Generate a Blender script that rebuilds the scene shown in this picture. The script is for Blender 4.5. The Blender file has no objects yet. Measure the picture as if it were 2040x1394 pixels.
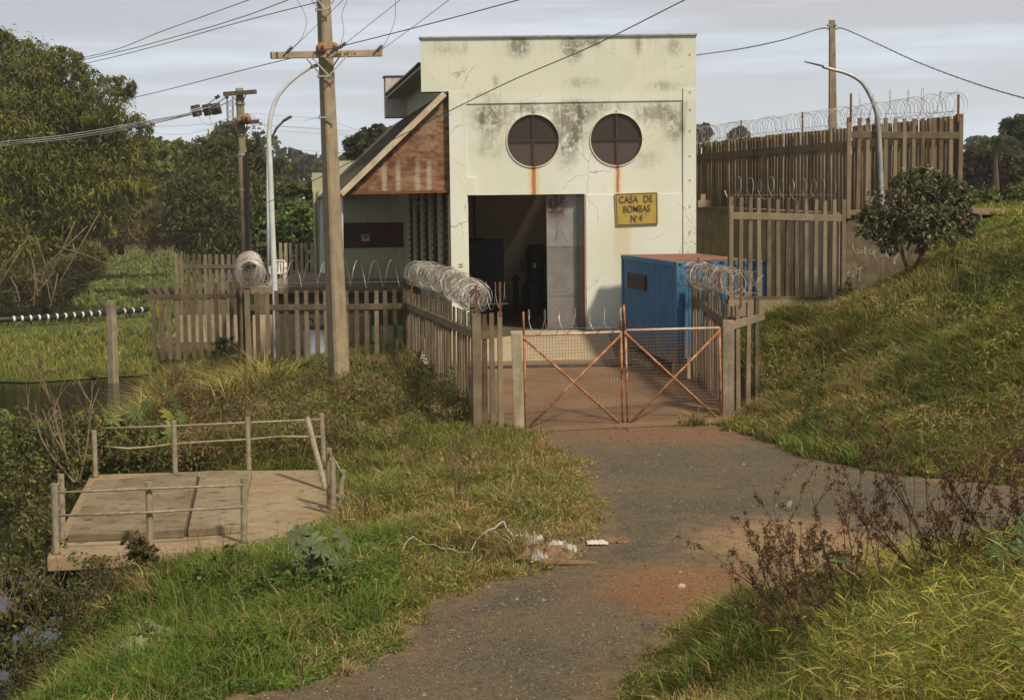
import bpy, bmesh, math, random
import numpy as np
from mathutils import Vector, Matrix
R = random.Random(11)
rng = np.random.default_rng(11)
SC = bpy.context.scene
C = SC.collection
V = Vector
# ---------------------------------------------------------------- camera
FPX, CX, CY, CAMH = 3000.0, 1020.0, 697.0, 4.9
_p = math.atan(292 / 3000); _r = 0.012
_fw = V((0, math.cos(_p), -math.sin(_p))); _u0 = V((0, math.sin(_p), math.cos(_p))); _r0 = V((1, 0, 0))
_rt = _r0 * math.cos(_r) - _u0 * math.sin(_r); _up = _u0 * math.cos(_r) + _r0 * math.sin(_r)
CAM = V((0, 0, CAMH))
def ray(px, py): return _fw * FPX + _rt * (px - CX) + _up * (CY - py)
def P(px, py, Y):
    r = ray(px, py); return CAM + r * (Y / r.y)
def G(px, py, z):
    r = ray(px, py); return CAM + r * ((z - CAMH) / r.z)
def proj(pts):
    d = np.asarray(pts, float) - np.array(CAM)
    f = d @ np.array(_fw); f = np.where(f < .1, .1, f)
    return CX + FPX * (d @ np.array(_rt)) / f, CY - FPX * (d @ np.array(_up)) / f
cd = bpy.data.cameras.new('camera'); cam = bpy.data.objects.new('camera', cd); C.objects.link(cam)
cd.sensor_width = 36; cd.lens = FPX / 2040 * 36; cd.clip_end = 5000; cd.clip_start = .1
cam.matrix_world = Matrix(((_rt.x, _up.x, -_fw.x, 0), (_rt.y, _up.y, -_fw.y, 0), (_rt.z, _up.z, -_fw.z, CAMH), (0, 0, 0, 1)))
SC.camera = cam
SC.view_settings.view_transform = 'Standard'; SC.view_settings.look = 'None'
SC.view_settings.exposure = 0; SC.view_settings.gamma = 1
SC.render.engine = 'CYCLES'
SC.cycles.max_bounces = 6; SC.cycles.transparent_max_bounces = 12
# ---------------------------------------------------------------- node helper
class NT:
    def __init__(s, name):
        s.m = bpy.data.materials.new(name); s.m.use_nodes = True
        s.t = s.m.node_tree; s.t.nodes.clear()
        s.out = s.t.nodes.new('ShaderNodeOutputMaterial'); s._pos = None
    def n(s, typ, **kw):
        nd = s.t.nodes.new(typ)
        for k, v in kw.items(): setattr(nd, k, v)
        return nd
    def put(s, sock, v):
        if isinstance(v, bpy.types.NodeSocket): s.t.links.new(v, sock)
        elif v is not None:
            if hasattr(sock.default_value, '__len__') and not hasattr(v, '__len__'): v = (v,) * len(sock.default_value)
            if hasattr(v, '__len__') and len(v) == 3 and len(sock.default_value) == 4: v = (*v, 1)
            sock.default_value = v
    @property
    def pos(s):
        if s._pos is None: s._pos = s.n('ShaderNodeNewGeometry').outputs['Position']
        return s._pos
    def xyz(s, v=None):
        nd = s.n('ShaderNodeSeparateXYZ'); s.put(nd.inputs[0], v or s.pos); return nd.outputs
    def map(s, sc=(1, 1, 1), v=None, rot=(0, 0, 0), loc=(0, 0, 0)):
        nd = s.n('ShaderNodeMapping'); s.put(nd.inputs[0], v or s.pos)
        nd.inputs['Scale'].default_value = sc; nd.inputs['Rotation'].default_value = rot; nd.inputs['Location'].default_value = loc
        return nd.outputs[0]
    def noise(s, scale, detail=4, rough=.6, v=None, dist=0):
        nd = s.n('ShaderNodeTexNoise'); s.put(nd.inputs['Vector'], v or s.pos)
        nd.inputs['Scale'].default_value = scale; nd.inputs['Detail'].default_value = detail
        nd.inputs['Roughness'].default_value = rough; nd.inputs['Distortion'].default_value = dist
        return nd.outputs[0]
    def vor(s, scale, v=None, out=0, **kw):
        nd = s.n('ShaderNodeTexVoronoi', **kw); s.put(nd.inputs['Vector'], v or s.pos); nd.inputs['Scale'].default_value = scale
        return nd.outputs[out]
    def math(s, op, a, b=0., c=None, clamp=False):
        nd = s.n('ShaderNodeMath', operation=op, use_clamp=clamp); s.put(nd.inputs[0], a); s.put(nd.inputs[1], b)
        if c is not None: s.put(nd.inputs[2], c)
        return nd.outputs[0]
    def mul(s, a, b): return s.math('MULTIPLY', a, b)
    def add(s, a, b): return s.math('ADD', a, b)
    def rng(s, v, a, b, c=0., d=1.):
        nd = s.n('ShaderNodeMapRange', interpolation_type='SMOOTHSTEP')
        s.put(nd.inputs[0], v); s.put(nd.inputs[1], a); s.put(nd.inputs[2], b); s.put(nd.inputs[3], c); s.put(nd.inputs[4], d)
        return nd.outputs[0]
    def band(s, v, c, w, soft):   # 1 inside |v-c|<w
        d = s.math('ABSOLUTE', s.math('SUBTRACT', v, c)); return s.rng(d, w, w + soft, 1., 0.)
    def mix(s, f, a, b, mode='MIX'):
        nd = s.n('ShaderNodeMix', data_type='RGBA', blend_type=mode)
        s.put(nd.inputs[0], f); s.put(nd.inputs[6], a); s.put(nd.inputs[7], b); return nd.outputs[2]
    def ramp(s, v, stops):
        nd = s.n('ShaderNodeValToRGB'); s.put(nd.inputs[0], v); e = nd.color_ramp.elements
        while len(e) < len(stops): e.new(.5)
        for x, (p, c) in zip(e, stops): x.position = p; x.color = (*c, 1)
        return nd.outputs[0]
    def attr(s, name):
        nd = s.n('ShaderNodeAttribute', attribute_name=name); return nd.outputs[0]
    def rand(s): return s.n('ShaderNodeObjectInfo').outputs['Random']
    def bump(s, h, strength=.3, dist=.02):
        nd = s.n('ShaderNodeBump'); nd.inputs['Strength'].default_value = strength; nd.inputs['Distance'].default_value = dist
        s.put(nd.inputs['Height'], h); return nd.outputs[0]
    def pbr(s, col, rough=.8, metal=0., normal=None, spec=.3, alpha=None):
        b = s.n('ShaderNodeBsdfPrincipled'); s.put(b.inputs['Base Color'], col); s.put(b.inputs['Roughness'], rough)
        s.put(b.inputs['Metallic'], metal); b.inputs['Specular IOR Level'].default_value = spec
        if normal is not None: s.put(b.inputs['Normal'], normal)
        if alpha is not None: s.put(b.inputs['Alpha'], alpha)
        s.t.links.new(b.outputs[0], s.out.inputs[0]); return s.m
M = {}
def simple(name, c1, c2, scale=3., rough=.8, metal=0., bump=.0, fine=30., spec=.3, lo=.35, hi=.65):
    k = NT(name); f = k.rng(k.noise(scale, 6, .65), lo, hi)
    col = k.mix(f, c1, c2); nr = k.bump(k.noise(fine, 4), bump, .02) if bump else None
    M[name] = k.pbr(col, rough, metal, nr, spec); return M[name]
# ---------------------------------------------------------------- mesh builder
class MB:
    def __init__(s): s.v = []; s.f = []
    def quadbox(s, b, t):            # two rings of 4 points
        o = len(s.v); s.v += [tuple(p) for p in b] + [tuple(p) for p in t]
        s.f += [(o+3, o+2, o+1, o), (o+4, o+5, o+6, o+7)] + [(o+i, o+(i+1) % 4, o+4+(i+1) % 4, o+4+i) for i in range(4)]; return s
    def box(s, x0, x1, y0, y1, z0, z1):
        return s.quadbox([(x0, y0, z0), (x1, y0, z0), (x1, y1, z0), (x0, y1, z0)], [(x0, y0, z1), (x1, y0, z1), (x1, y1, z1), (x0, y1, z1)])
    def obox(s, c, u, v, w):         # centre + three half vectors
        c = V(c); u = V(u); v = V(v); w = V(w)
        return s.quadbox([c-u-v-w, c+u-v-w, c+u+v-w, c-u+v-w], [c-u-v+w, c+u-v+w, c+u+v+w, c-u+v+w])
    def beam(s, a, b, w, h, up=(0, 0, 1), w2=None, h2=None):
        a = V(a); b = V(b); d = (b-a).normalized(); up = V(up)
        sx = d.cross(up)
        if sx.length < 1e-4: sx = d.cross(V((1, 0, 0)))
        sx.normalize(); sy = sx.cross(d)
        def ring(c, w, h): return [c-sx*w/2-sy*h/2, c+sx*w/2-sy*h/2, c+sx*w/2+sy*h/2, c-sx*w/2+sy*h/2]
        return s.quadbox(ring(a, w, h), ring(b, w2 or w, h2 or h))
    def tube(s, pts, r, n=6, r2=None, closed=False):
        pts = [V(p) for p in pts]; k = len(pts); o = len(s.v); prev = None
        for i, p in enumerate(pts):
            if closed: d = pts[(i+1) % k] - pts[i-1]
            else: d = pts[min(i+1, k-1)] - pts[max(i-1, 0)]
            d = d.normalized() if d.length > 1e-9 else V((0, 0, 1))
            if prev is None:
                sx = d.cross(V((0, 0, 1)))
                if sx.length < .05: sx = d.cross(V((1, 0, 0)))
            else: sx = prev - d * prev.dot(d)
            if sx.length < 1e-6: sx = d.cross(V((.3, .5, .8)))
            sx.normalize(); prev = sx; sy = d.cross(sx)
            rr = r[i] if isinstance(r, (list, tuple)) else (r if r2 is None else r + (r2-r)*i/max(1, k-1))
            for j in range(n):
                a = 2*math.pi*j/n; s.v.append(tuple(p + sx*math.cos(a)*rr + sy*math.sin(a)*rr))
        for i in range(k if closed else k-1):
            i2 = (i+1) % k
            for j in range(n):
                s.f.append((o+i*n+j, o+i*n+(j+1) % n, o+i2*n+(j+1) % n, o+i2*n+j))
        if not closed and n > 2:
            s.f.append(tuple(o+j for j in reversed(range(n)))); s.f.append(tuple(o+(k-1)*n+j for j in range(n)))
        return s
    def prism(s, poly, ext):         # planar polygon extruded by a vector
        n = len(poly); o = len(s.v); ext = V(ext)
        s.v += [tuple(p) for p in poly] + [tuple(V(p)+ext) for p in poly]
        s.f.append(tuple(o+i for i in range(n))); s.f.append(tuple(o+n+i for i in reversed(range(n))))
        s.f += [(o+i, o+n+i, o+n+(i+1) % n, o+(i+1) % n) for i in range(n)]; return s
    def poly(s, pts):
        o = len(s.v); s.v += [tuple(p) for p in pts]; s.f.append(tuple(range(o, o+len(pts)))); return s
    def blob(s, c, rx, ry, rz, nu=12, nv=7, jit=0.):
        o = len(s.v); c = V(c)
        for i in range(nv+1):
            th = math.pi*i/nv
            for j in range(nu):
                a = 2*math.pi*j/nu; q = 1+R.uniform(-jit, jit)
                s.v.append((c.x+rx*q*math.sin(th)*math.cos(a), c.y+ry*q*math.sin(th)*math.sin(a), c.z+rz*q*math.cos(th)))
        for i in range(nv):
            for j in range(nu): s.f.append((o+i*nu+j, o+(i+1)*nu+j, o+(i+1)*nu+(j+1) % nu, o+i*nu+(j+1) % nu))
        return s
    def mesh(s, name, off=(0, 0, 0)):
        me = bpy.data.meshes.new(name); ox, oy, oz = off
        me.from_pydata([(a-ox, b-oy, c-oz) for a, b, c in s.v], [], s.f)
        bm = bmesh.new(); bm.from_mesh(me); bmesh.ops.recalc_face_normals(bm, faces=bm.faces); bm.to_mesh(me); bm.free()
        return me
def tag(o, label, cat, group=None, kind=None):
    if label: o['label'] = label
    if cat: o['category'] = cat
    if group: o['group'] = group
    if kind: o['kind'] = kind
    return o
def thing(name, label, cat, loc=(0, 0, 0), group=None):
    o = bpy.data.objects.new(name, None); C.objects.link(o); o.location = loc; o.empty_display_size = .2
    return tag(o, label, cat, group)
def rootloc(o):
    l = V((0, 0, 0))
    while o is not None: l += o.location; o = o.parent
    return l
def link(name, me, mat, parent=None, smooth=False, bevel=0., label=None):
    o = bpy.data.objects.new(name, me); C.objects.link(o)
    if mat is not None: me.materials.append(M[mat] if isinstance(mat, str) else mat)
    if smooth: me.polygons.foreach_set('use_smooth', [True]*len(me.polygons))
    if parent is not None: o.parent = parent
    if bevel:
        b = o.modifiers.new('bevel', 'BEVEL'); b.width = bevel; b.segments = 2; b.limit_method = 'ANGLE'
    if label: o['label'] = label
    return o
def part(name, mb, mat, parent, smooth=False, bevel=0., label=None):   # mb holds world coordinates
    return link(name, mb.mesh(name, rootloc(parent)), mat, parent, smooth, bevel, label)
def solo(name, mb, mat, label, cat, base=None, group=None, smooth=False, bevel=0., kind=None):
    base = V(base) if base is not None else V(mb.v[0])
    o = link(name, mb.mesh(name, base), mat, None, smooth, bevel); o.location = base
    return tag(o, label, cat, group, kind)
def npmesh(name, v, faces, col=None):      # faces: list of (n,k) int arrays
    me = bpy.data.meshes.new(name); v = np.asarray(v, np.float32)
    me.vertices.add(len(v)); me.vertices.foreach_set('co', v.ravel())
    li = np.concatenate([f.ravel() for f in faces]).astype(np.int32)
    st = []; o = 0
    for f in faces:
        n, k = f.shape; st.append(o + np.arange(n)*k); o += n*k
    st = np.concatenate(st).astype(np.int32)
    me.loops.add(len(li)); me.loops.foreach_set('vertex_index', li)
    me.polygons.add(len(st)); me.polygons.foreach_set('loop_start', st)
    me.update(calc_edges=True)
    if col is not None:
        a = me.attributes.new('Col', 'FLOAT_COLOR', 'POINT'); c4 = np.ones((len(v), 4), np.float32); c4[:, :3] = col
        a.data.foreach_set('color', c4.ravel())
    return me
def sbox(mb, X0, X1, Y0, Y1, z0, z1):      # box in the building's skewed plan
    s = lambda X, Y, z: (X+(Y-45)*KX, Y, z)
    return mb.quadbox([s(X0, Y0, z0), s(X1, Y0, z0), s(X1, Y1, z0), s(X0, Y1, z0)], [s(X0, Y0, z1), s(X1, Y0, z1), s(X1, Y1, z1), s(X0, Y1, z1)])
_q = ray(527, 407); KX = _q.x/_q.y
def S(X, Y, z): return V((X+(Y-45)*KX, Y, z))
def fx(px): return P(px, 404, 45).x
def fz(py): return P(1115, py, 45).z
# ---------------------------------------------------------------- light
SUN_AZ, SUN_EL = math.radians(40), math.radians(46)     # azimuth to the right of straight behind the camera
ts = V((math.sin(SUN_AZ)*math.cos(SUN_EL), -math.cos(SUN_AZ)*math.cos(SUN_EL), math.sin(SUN_EL)))
sd = bpy.data.lights.new('sun', 'SUN'); sd.energy = 4.4; sd.angle = math.radians(5); sd.color = (1, .87, .66)
so = bpy.data.objects.new('sun', sd); C.objects.link(so); so.rotation_euler = (-ts).to_track_quat('-Z', 'Y').to_euler()
so.location = (30, -30, 40)
w = bpy.data.worlds.new('World'); SC.world = w; w.use_nodes = True
wt = w.node_tree; wt.nodes.clear()
def wn(t, **k):
    n = wt.nodes.new(t)
    for a, b in k.items(): setattr(n, a, b)
    return n
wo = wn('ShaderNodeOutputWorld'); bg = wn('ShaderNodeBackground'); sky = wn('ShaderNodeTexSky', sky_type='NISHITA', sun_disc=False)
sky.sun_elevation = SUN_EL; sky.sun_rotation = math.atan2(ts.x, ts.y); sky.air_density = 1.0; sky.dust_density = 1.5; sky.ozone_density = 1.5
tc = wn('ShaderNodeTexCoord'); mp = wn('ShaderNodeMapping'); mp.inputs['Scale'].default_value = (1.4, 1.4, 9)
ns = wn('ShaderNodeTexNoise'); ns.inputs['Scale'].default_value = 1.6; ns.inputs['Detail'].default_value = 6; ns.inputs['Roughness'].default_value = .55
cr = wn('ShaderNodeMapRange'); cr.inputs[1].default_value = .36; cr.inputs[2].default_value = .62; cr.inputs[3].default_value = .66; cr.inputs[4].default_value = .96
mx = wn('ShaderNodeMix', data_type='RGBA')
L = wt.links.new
sp = wn('ShaderNodeSeparateXYZ'); L(tc.outputs['Generated'], sp.inputs[0])      # cloud bank low in the sky, unseen overhead part dimmed to tune ambient light
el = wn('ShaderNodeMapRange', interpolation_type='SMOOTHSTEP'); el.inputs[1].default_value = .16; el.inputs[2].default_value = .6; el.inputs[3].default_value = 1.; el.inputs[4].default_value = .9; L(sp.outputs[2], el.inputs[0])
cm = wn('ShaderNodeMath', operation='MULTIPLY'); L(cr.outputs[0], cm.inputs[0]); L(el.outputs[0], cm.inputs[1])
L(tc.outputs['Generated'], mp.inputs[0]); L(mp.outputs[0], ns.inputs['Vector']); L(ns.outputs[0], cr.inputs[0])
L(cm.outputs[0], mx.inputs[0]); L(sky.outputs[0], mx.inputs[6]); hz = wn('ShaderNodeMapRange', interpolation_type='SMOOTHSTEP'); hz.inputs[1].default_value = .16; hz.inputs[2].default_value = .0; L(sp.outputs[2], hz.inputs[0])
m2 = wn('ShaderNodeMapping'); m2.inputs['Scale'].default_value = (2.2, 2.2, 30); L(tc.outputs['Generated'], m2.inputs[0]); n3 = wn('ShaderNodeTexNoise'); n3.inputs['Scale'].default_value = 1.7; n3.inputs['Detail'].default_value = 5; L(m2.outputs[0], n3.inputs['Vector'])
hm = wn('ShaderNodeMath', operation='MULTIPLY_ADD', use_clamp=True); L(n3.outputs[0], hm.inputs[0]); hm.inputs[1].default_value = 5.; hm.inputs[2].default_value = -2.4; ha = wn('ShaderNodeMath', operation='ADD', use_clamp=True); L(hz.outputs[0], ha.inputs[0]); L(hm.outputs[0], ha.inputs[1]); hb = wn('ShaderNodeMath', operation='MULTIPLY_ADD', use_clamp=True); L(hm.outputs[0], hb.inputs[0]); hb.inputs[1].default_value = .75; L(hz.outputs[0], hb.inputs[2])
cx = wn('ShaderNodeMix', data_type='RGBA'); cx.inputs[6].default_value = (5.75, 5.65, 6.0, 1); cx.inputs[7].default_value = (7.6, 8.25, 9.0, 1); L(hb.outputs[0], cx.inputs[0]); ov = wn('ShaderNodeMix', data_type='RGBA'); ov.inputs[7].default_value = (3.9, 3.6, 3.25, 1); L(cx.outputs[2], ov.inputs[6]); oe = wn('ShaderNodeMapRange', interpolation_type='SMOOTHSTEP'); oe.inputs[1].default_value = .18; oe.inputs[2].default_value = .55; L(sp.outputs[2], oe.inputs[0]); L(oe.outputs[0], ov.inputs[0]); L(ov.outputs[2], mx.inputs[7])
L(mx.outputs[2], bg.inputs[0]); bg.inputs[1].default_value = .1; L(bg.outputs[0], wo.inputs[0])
# ---------------------------------------------------------------- materials
def concrete(name, base, dark, light, streak=.5, sc=1.):
    k = NT(name); n1 = k.noise(2.2*sc, 8, .7); n2 = k.noise(14*sc, 5, .7); n3 = k.noise(3*sc, 5, .6, k.map((3, 3, .35)))
    c = k.mix(k.rng(n1, .35, .7), base, light); c = k.mix(k.mul(k.rng(n3, .5, .72), streak), c, dark)
    c = k.mix(k.mul(k.rng(n2, .55, .75), .55), c, dark)
    c = k.mix(.26, c, k.ramp(k.rand(), [(0, (.02, .015, .01)), (1, (.5, .42, .3))]))
    M[name] = k.pbr(c, .92, 0, k.bump(k.add(n2, k.noise(60, 3)), .5, .012), .15)
concrete('fence_concrete', (.090, .064, .036), (.034, .025, .015), (.175, .14, .095))
concrete('fence_light', (.135, .099, .058), (.055, .040, .023), (.20, .152, .095))
concrete('mould_wall', (.21, .17, .11), (.035, .028, .02), (.40, .33, .21), .9, .7)
concrete('pale_concrete', (.29, .235, .155), (.14, .11, .07), (.45, .38, .28))
concrete('post_concrete', (.235, .19, .135), (.10, .075, .05), (.42, .36, .27))
concrete('slab_concrete', (.245, .170, .092), (.085, .06, .034), (.34, .265, .17), .85, .5)
concrete('cover_concrete', (.235, .178, .108), (.066, .055, .038), (.34, .285, .20), .85, .45)
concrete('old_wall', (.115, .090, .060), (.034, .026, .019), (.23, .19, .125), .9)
concrete('pole_concrete', (.158, .120, .074), (.066, .049, .030), (.275, .23, .155), .8)
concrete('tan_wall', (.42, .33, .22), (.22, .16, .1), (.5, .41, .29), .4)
simple('dark_wood', (.12, .095, .07), (.06, .045, .035), 6)
simple('rail_steel', (.32, .28, .205), (.21, .17, .115), 9, .6, .1)
simple('galvanised', (.42, .43, .44), (.28, .285, .29), 5, .5, .4)
simple('lamp_white', (.62, .64, .66), (.5, .52, .54), 2, .45)
simple('black_plastic', (.012, .012, .013), (.025, .024, .024), 8, .45)
simple('dark_steel', (.05, .05, .05), (.09, .085, .08), 10, .5, .3)
simple('cable_grey', (.12, .11, .10), (.07, .065, .06), 8, .6)
simple('cable_pale', (.5, .48, .45), (.38, .36, .33), 8, .6)
simple('nest_mud', (.38, .19, .085), (.25, .12, .055), 9, .95, 0, .5)
simple('white_plastic', (.72, .69, .66), (.6, .56, .54), 6, .5)
simple('plastic_film', (.50, .485, .45), (.33, .31, .28), 14, .5)
simple('cardboard', (.22, .145, .085), (.15, .09, .055), 9, .9)
simple('bark', (.115, .088, .06), (.055, .042, .03), 12, .95, 0, .6)
simple('red_bark', (.13, .06, .035), (.07, .035, .022), 12, .9)
simple('twig', (.19, .145, .095), (.10, .075, .05), 12, .9)
simple('twig_dark', (.085, .055, .036), (.045, .028, .02), 12, .9)
simple('razor_steel', (.40, .385, .355), (.25, .22, .19), 5, .5, .3)
simple('razor_rust', (.25, .16, .10), (.40, .36, .32), 3.5, .6, .2)
simple('rust_iron', (.20, .078, .034), (.12, .048, .027), 9, .85)
simple('window_rust', (.085, .040, .024), (.055, .028, .019), 9, .8)
simple('tank_blue', (.46, .53, .63), (.36, .42, .5), 3, .5)
simple('insulator', (.34, .35, .34), (.25, .25, .25), 9, .3)
simple('brick_red', (.17, .07, .045), (.09, .05, .035), 20, .9)
simple('far_lattice', (.20, .205, .215), (.17, .175, .185), 2, .8)
# facade paint: cream render with mould, cracks, rust runs
def facade_mat():
    k = NT('facade_paint'); x, y, z = k.xyz()
    big = k.noise(.55, 6, .6); mid = k.noise(2.2, 7, .68); fine = k.noise(11, 6, .7)
    c = k.mix(k.rng(big, .3, .7), (.60, .63, .525), (.685, .715, .67))
    c = k.mix(k.rng(z, fz(196), fz(175), 0., .55), c, (.57, .60, .475)); c = k.mix(k.mul(k.rng(mid, .5, .75), .3), c, (.52, .50, .34))
    def bl(px, py, rx, ry):                                  # soft round patch on the wall, radii in metres
        dx = k.mul(k.math('SUBTRACT', x, fx(px)), 1/rx); dz = k.mul(k.math('SUBTRACT', z, fz(py)), 1/ry)
        return k.rng(k.math('SQRT', k.add(k.mul(dx, dx), k.mul(dz, dz))), 1.15, .25)
    zone = k.mul(k.rng(z, fz(352), fz(262)), k.rng(z, fz(197), fz(212))); belt = k.mul(zone, k.band(x, fx(1150), 3.0, .7))
    top = k.mul(k.rng(z, fz(135), fz(74)), k.rng(z, fz(182), fz(178)))
    spots = 0.
    for px, py, rx, ry, w_ in ((985, 232, .75, .62, .8), (1135, 252, .62, .85, 1.15), (1150, 222, .9, .4, .7), (1062, 214, .8, .22, .6), (1310, 230, .75, .45, .85), (1345, 258, .35, .5, .8), (1225, 213, .6, .2, .5), (1130, 305, .4, .7, .5), (975, 290, .45, .5, .35), (1290, 320, .6, .4, .3),
                               (1035, 92, .5, .42, 1.0), (1142, 96, .42, .5, 1.05), (1180, 84, .5, .2, .7), (1272, 92, .16, .4, .7), (1345, 95, .3, .35, .6), (900, 95, .7, .25, .5), (990, 160, .12, .25, .6), (960, 190, .7, .14, .5), (1320, 175, .6, .2, .5), (1160, 165, .7, .2, .35)):
        spots = k.add(k.mul(bl(px, py, rx, ry), w_), spots)
    m1 = k.rng(k.add(k.mul(mid, .7), k.mul(fine, .6)), .54, .72)
    vs = k.rng(k.noise(1.7, 7, .72, k.map((2.4, 1, .25))), .46, .68)
    mask = k.math('MINIMUM', k.add(k.mul(k.add(k.mul(m1, .75), k.mul(vs, .35)), k.add(spots, k.mul(belt, .10))), k.add(k.mul(k.mul(vs, top), .22), k.mul(k.mul(vs, k.mul(k.rng(z, fz(300), fz(207)), k.rng(z, fz(203), fz(207)))), .32))), .84)
    lo0 = k.mul(k.rng(k.noise(1.3, 6, .7), .44, .66), k.add(k.mul(spots, .5), k.mul(belt, .16))); c = k.mix(k.math('MINIMUM', lo0, .6), c, (.40, .37, .26))
    c = k.mix(mask, c, (.085, .076, .055))
    lo = k.mul(k.rng(k.noise(.9, 6, .7, k.map((1.6, 1, .5))), .52, .7), k.add(k.mul(belt, .55), k.mul(top, .35)))
    c = k.mix(k.mul(lo, .35), c, (.40, .385, .28))
    dr_ = k.mul(k.rng(k.noise(3.2, 6, .75, k.map((3.2, 1, .12))), .53, .72), .42); c = k.mix(k.mul(dr_, k.add(k.rng(z, fz(300), fz(185), .25, 1.), 0.)), c, (.30, .29, .21))
    pt_ = k.vor(.55, k.map((1, 1, .8)), 1); pv_ = k.n('ShaderNodeRGBToBW'); k.put(pv_.inputs[0], pt_); c = k.mix(k.mul(k.rng(pv_.outputs[0], .3, .7), .16), c, (.80, .80, .68))
    spk = k.mul(k.rng(k.add(fine, k.add(k.mul(k.rng(z, fz(330), fz(470)), .09), k.mul(mid, .12))), .70, .78), k.band(x, fx(1374), .2, .08)); c = k.mix(k.mul(spk, .8), c, (.12, .085, .065))
    foot = k.mul(k.rng(z, 1.7, .7), k.rng(k.add(mid, k.mul(fine, .3)), .5, .8)); c = k.mix(k.mul(foot, .6), c, (.16, .14, .07))
    nv_ = k.n('ShaderNodeTexNoise'); nv_.inputs['Scale'].default_value = 1.3; nv_.inputs['Detail'].default_value = 5; k.put(nv_.inputs['Vector'], k.pos)
    va_ = k.n('ShaderNodeVectorMath', operation='MULTIPLY_ADD'); k.put(va_.inputs[0], nv_.outputs[1]); va_.inputs[1].default_value = (.9, .9, .9); k.put(va_.inputs[2], k.pos)
    ck = k.rng(k.vor(.42, va_.outputs[0], 0, feature='DISTANCE_TO_EDGE'), .007, .001); c = k.mix(k.mul(k.mul(ck, k.rng(big, .48, .6)), .6), c, (.16, .14, .10))
    wob = k.mul(k.math('SUBTRACT', k.noise(3, 3), .5), .07)
    for px, p0, p1, w in ((1064, 329, 386, .055), (1231, 325, 383, .03)):
        xx = k.add(x, wob); g = k.mul(k.rng(z, fz(p1+4), fz(p1)), k.rng(z, fz(p0-6), fz(p0)))
        c = k.mix(k.mul(k.mul(k.band(xx, fx(px), w*1.6, .14), k.mul(k.rng(z, fz(p0-6), fz(p0)), k.rng(z, fz(p1+12), fz(p1)))), .45), c, (.62, .40, .13))
        c = k.mix(k.mul(k.band(xx, fx(px), w*.6, .05), k.mul(g, .85)), c, (.36, .125, .025))
    g = k.mul(k.rng(z, fz(610), fz(450)), k.rng(z, fz(443), fz(449)))
    c = k.mix(k.mul(k.mul(k.band(k.add(x, wob), fx(1240), .13, .22), g), .42), c, (.58, .40, .13))
    M['facade_paint'] = k.pbr(c, .88, 0, k.bump(k.add(fine, k.mul(mid, .6)), .25, .015), .2)
facade_mat()
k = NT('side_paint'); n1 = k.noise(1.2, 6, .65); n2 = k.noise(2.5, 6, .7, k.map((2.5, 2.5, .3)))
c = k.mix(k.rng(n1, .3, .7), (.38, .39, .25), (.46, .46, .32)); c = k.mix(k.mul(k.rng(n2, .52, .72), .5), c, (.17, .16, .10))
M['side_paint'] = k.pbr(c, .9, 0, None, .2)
k = NT('grey_paint'); n1 = k.noise(1.5, 6, .7); n2 = k.noise(3, 6, .7, k.map((2, 2, .3)))
c = k.mix(k.rng(n1, .35, .65), (.42, .38, .33), (.52, .49, .43)); c = k.mix(k.rng(n2, .5, .7), c, (.22, .17, .12))
M['grey_paint'] = k.pbr(c, .9)
k = NT('interior_paint'); c = k.mix(k.rng(k.noise(.8, 5), .3, .7), (.62, .53, .40), (.70, .62, .48)); M['interior_paint'] = k.pbr(c, .9)
k = NT('roof_cement'); n1 = k.noise(3, 7, .75); x, y, z = k.xyz()
c = k.mix(k.rng(n1, .35, .7), (.06, .055, .047), (.16, .145, .125)); M['roof_cement'] = k.pbr(c, .95, 0, k.bump(k.noise(25, 4), .6, .03), .1)
simple('board_cream', (.58, .5, .36), (.42, .34, .23), 3, .8)
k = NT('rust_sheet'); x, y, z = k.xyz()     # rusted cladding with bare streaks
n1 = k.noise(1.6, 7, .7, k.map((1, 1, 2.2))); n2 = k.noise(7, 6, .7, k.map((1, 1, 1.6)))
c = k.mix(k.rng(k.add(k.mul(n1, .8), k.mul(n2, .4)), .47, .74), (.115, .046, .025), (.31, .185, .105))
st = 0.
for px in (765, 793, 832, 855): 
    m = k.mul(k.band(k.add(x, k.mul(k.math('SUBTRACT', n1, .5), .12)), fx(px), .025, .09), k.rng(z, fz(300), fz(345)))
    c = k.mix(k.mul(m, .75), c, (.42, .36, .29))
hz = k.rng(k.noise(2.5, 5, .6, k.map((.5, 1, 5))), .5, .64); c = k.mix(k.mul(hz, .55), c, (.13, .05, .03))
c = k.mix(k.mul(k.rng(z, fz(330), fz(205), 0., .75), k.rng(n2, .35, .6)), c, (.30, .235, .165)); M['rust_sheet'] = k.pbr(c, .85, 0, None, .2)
k = NT('door_metal'); x, y, z = k.xyz(); n1 = k.noise(1.6, 6, .65); n2 = k.noise(6, 5, .7)
c = k.mix(k.rng(n1, .3, .7), (.23, .22, .215), (.34, .33, .325)); c = k.mix(k.rng(z, fz(492), fz(488), .35, 0.), c, (.13, .11, .095))
r1 = k.mul(k.mul(k.band(x, fx(1108), .12, .3), k.band(z, fz(405), .15, .55)), k.rng(k.add(n2, k.mul(n1, .6)), .55, .85)); c = k.mix(k.mul(r1, 1.1), c, (.085, .043, .028))
c = k.mix(k.mul(k.rng(n2, .58, .75), .4), c, (.45, .44, .43)); M['door_metal'] = k.pbr(c, .5, .35)
k = NT('window_glass'); x, y, z = k.xyz(); n1 = k.noise(1.2, 3)
tr = k.n('ShaderNodeBsdfTransparent'); tr.inputs[0].default_value = (.30, .25, .20, 1)
b = k.n('ShaderNodeBsdfPrincipled'); b.inputs['Base Color'].default_value = (.075, .055, .038, 1); b.inputs['Roughness'].default_value = .12
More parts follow.
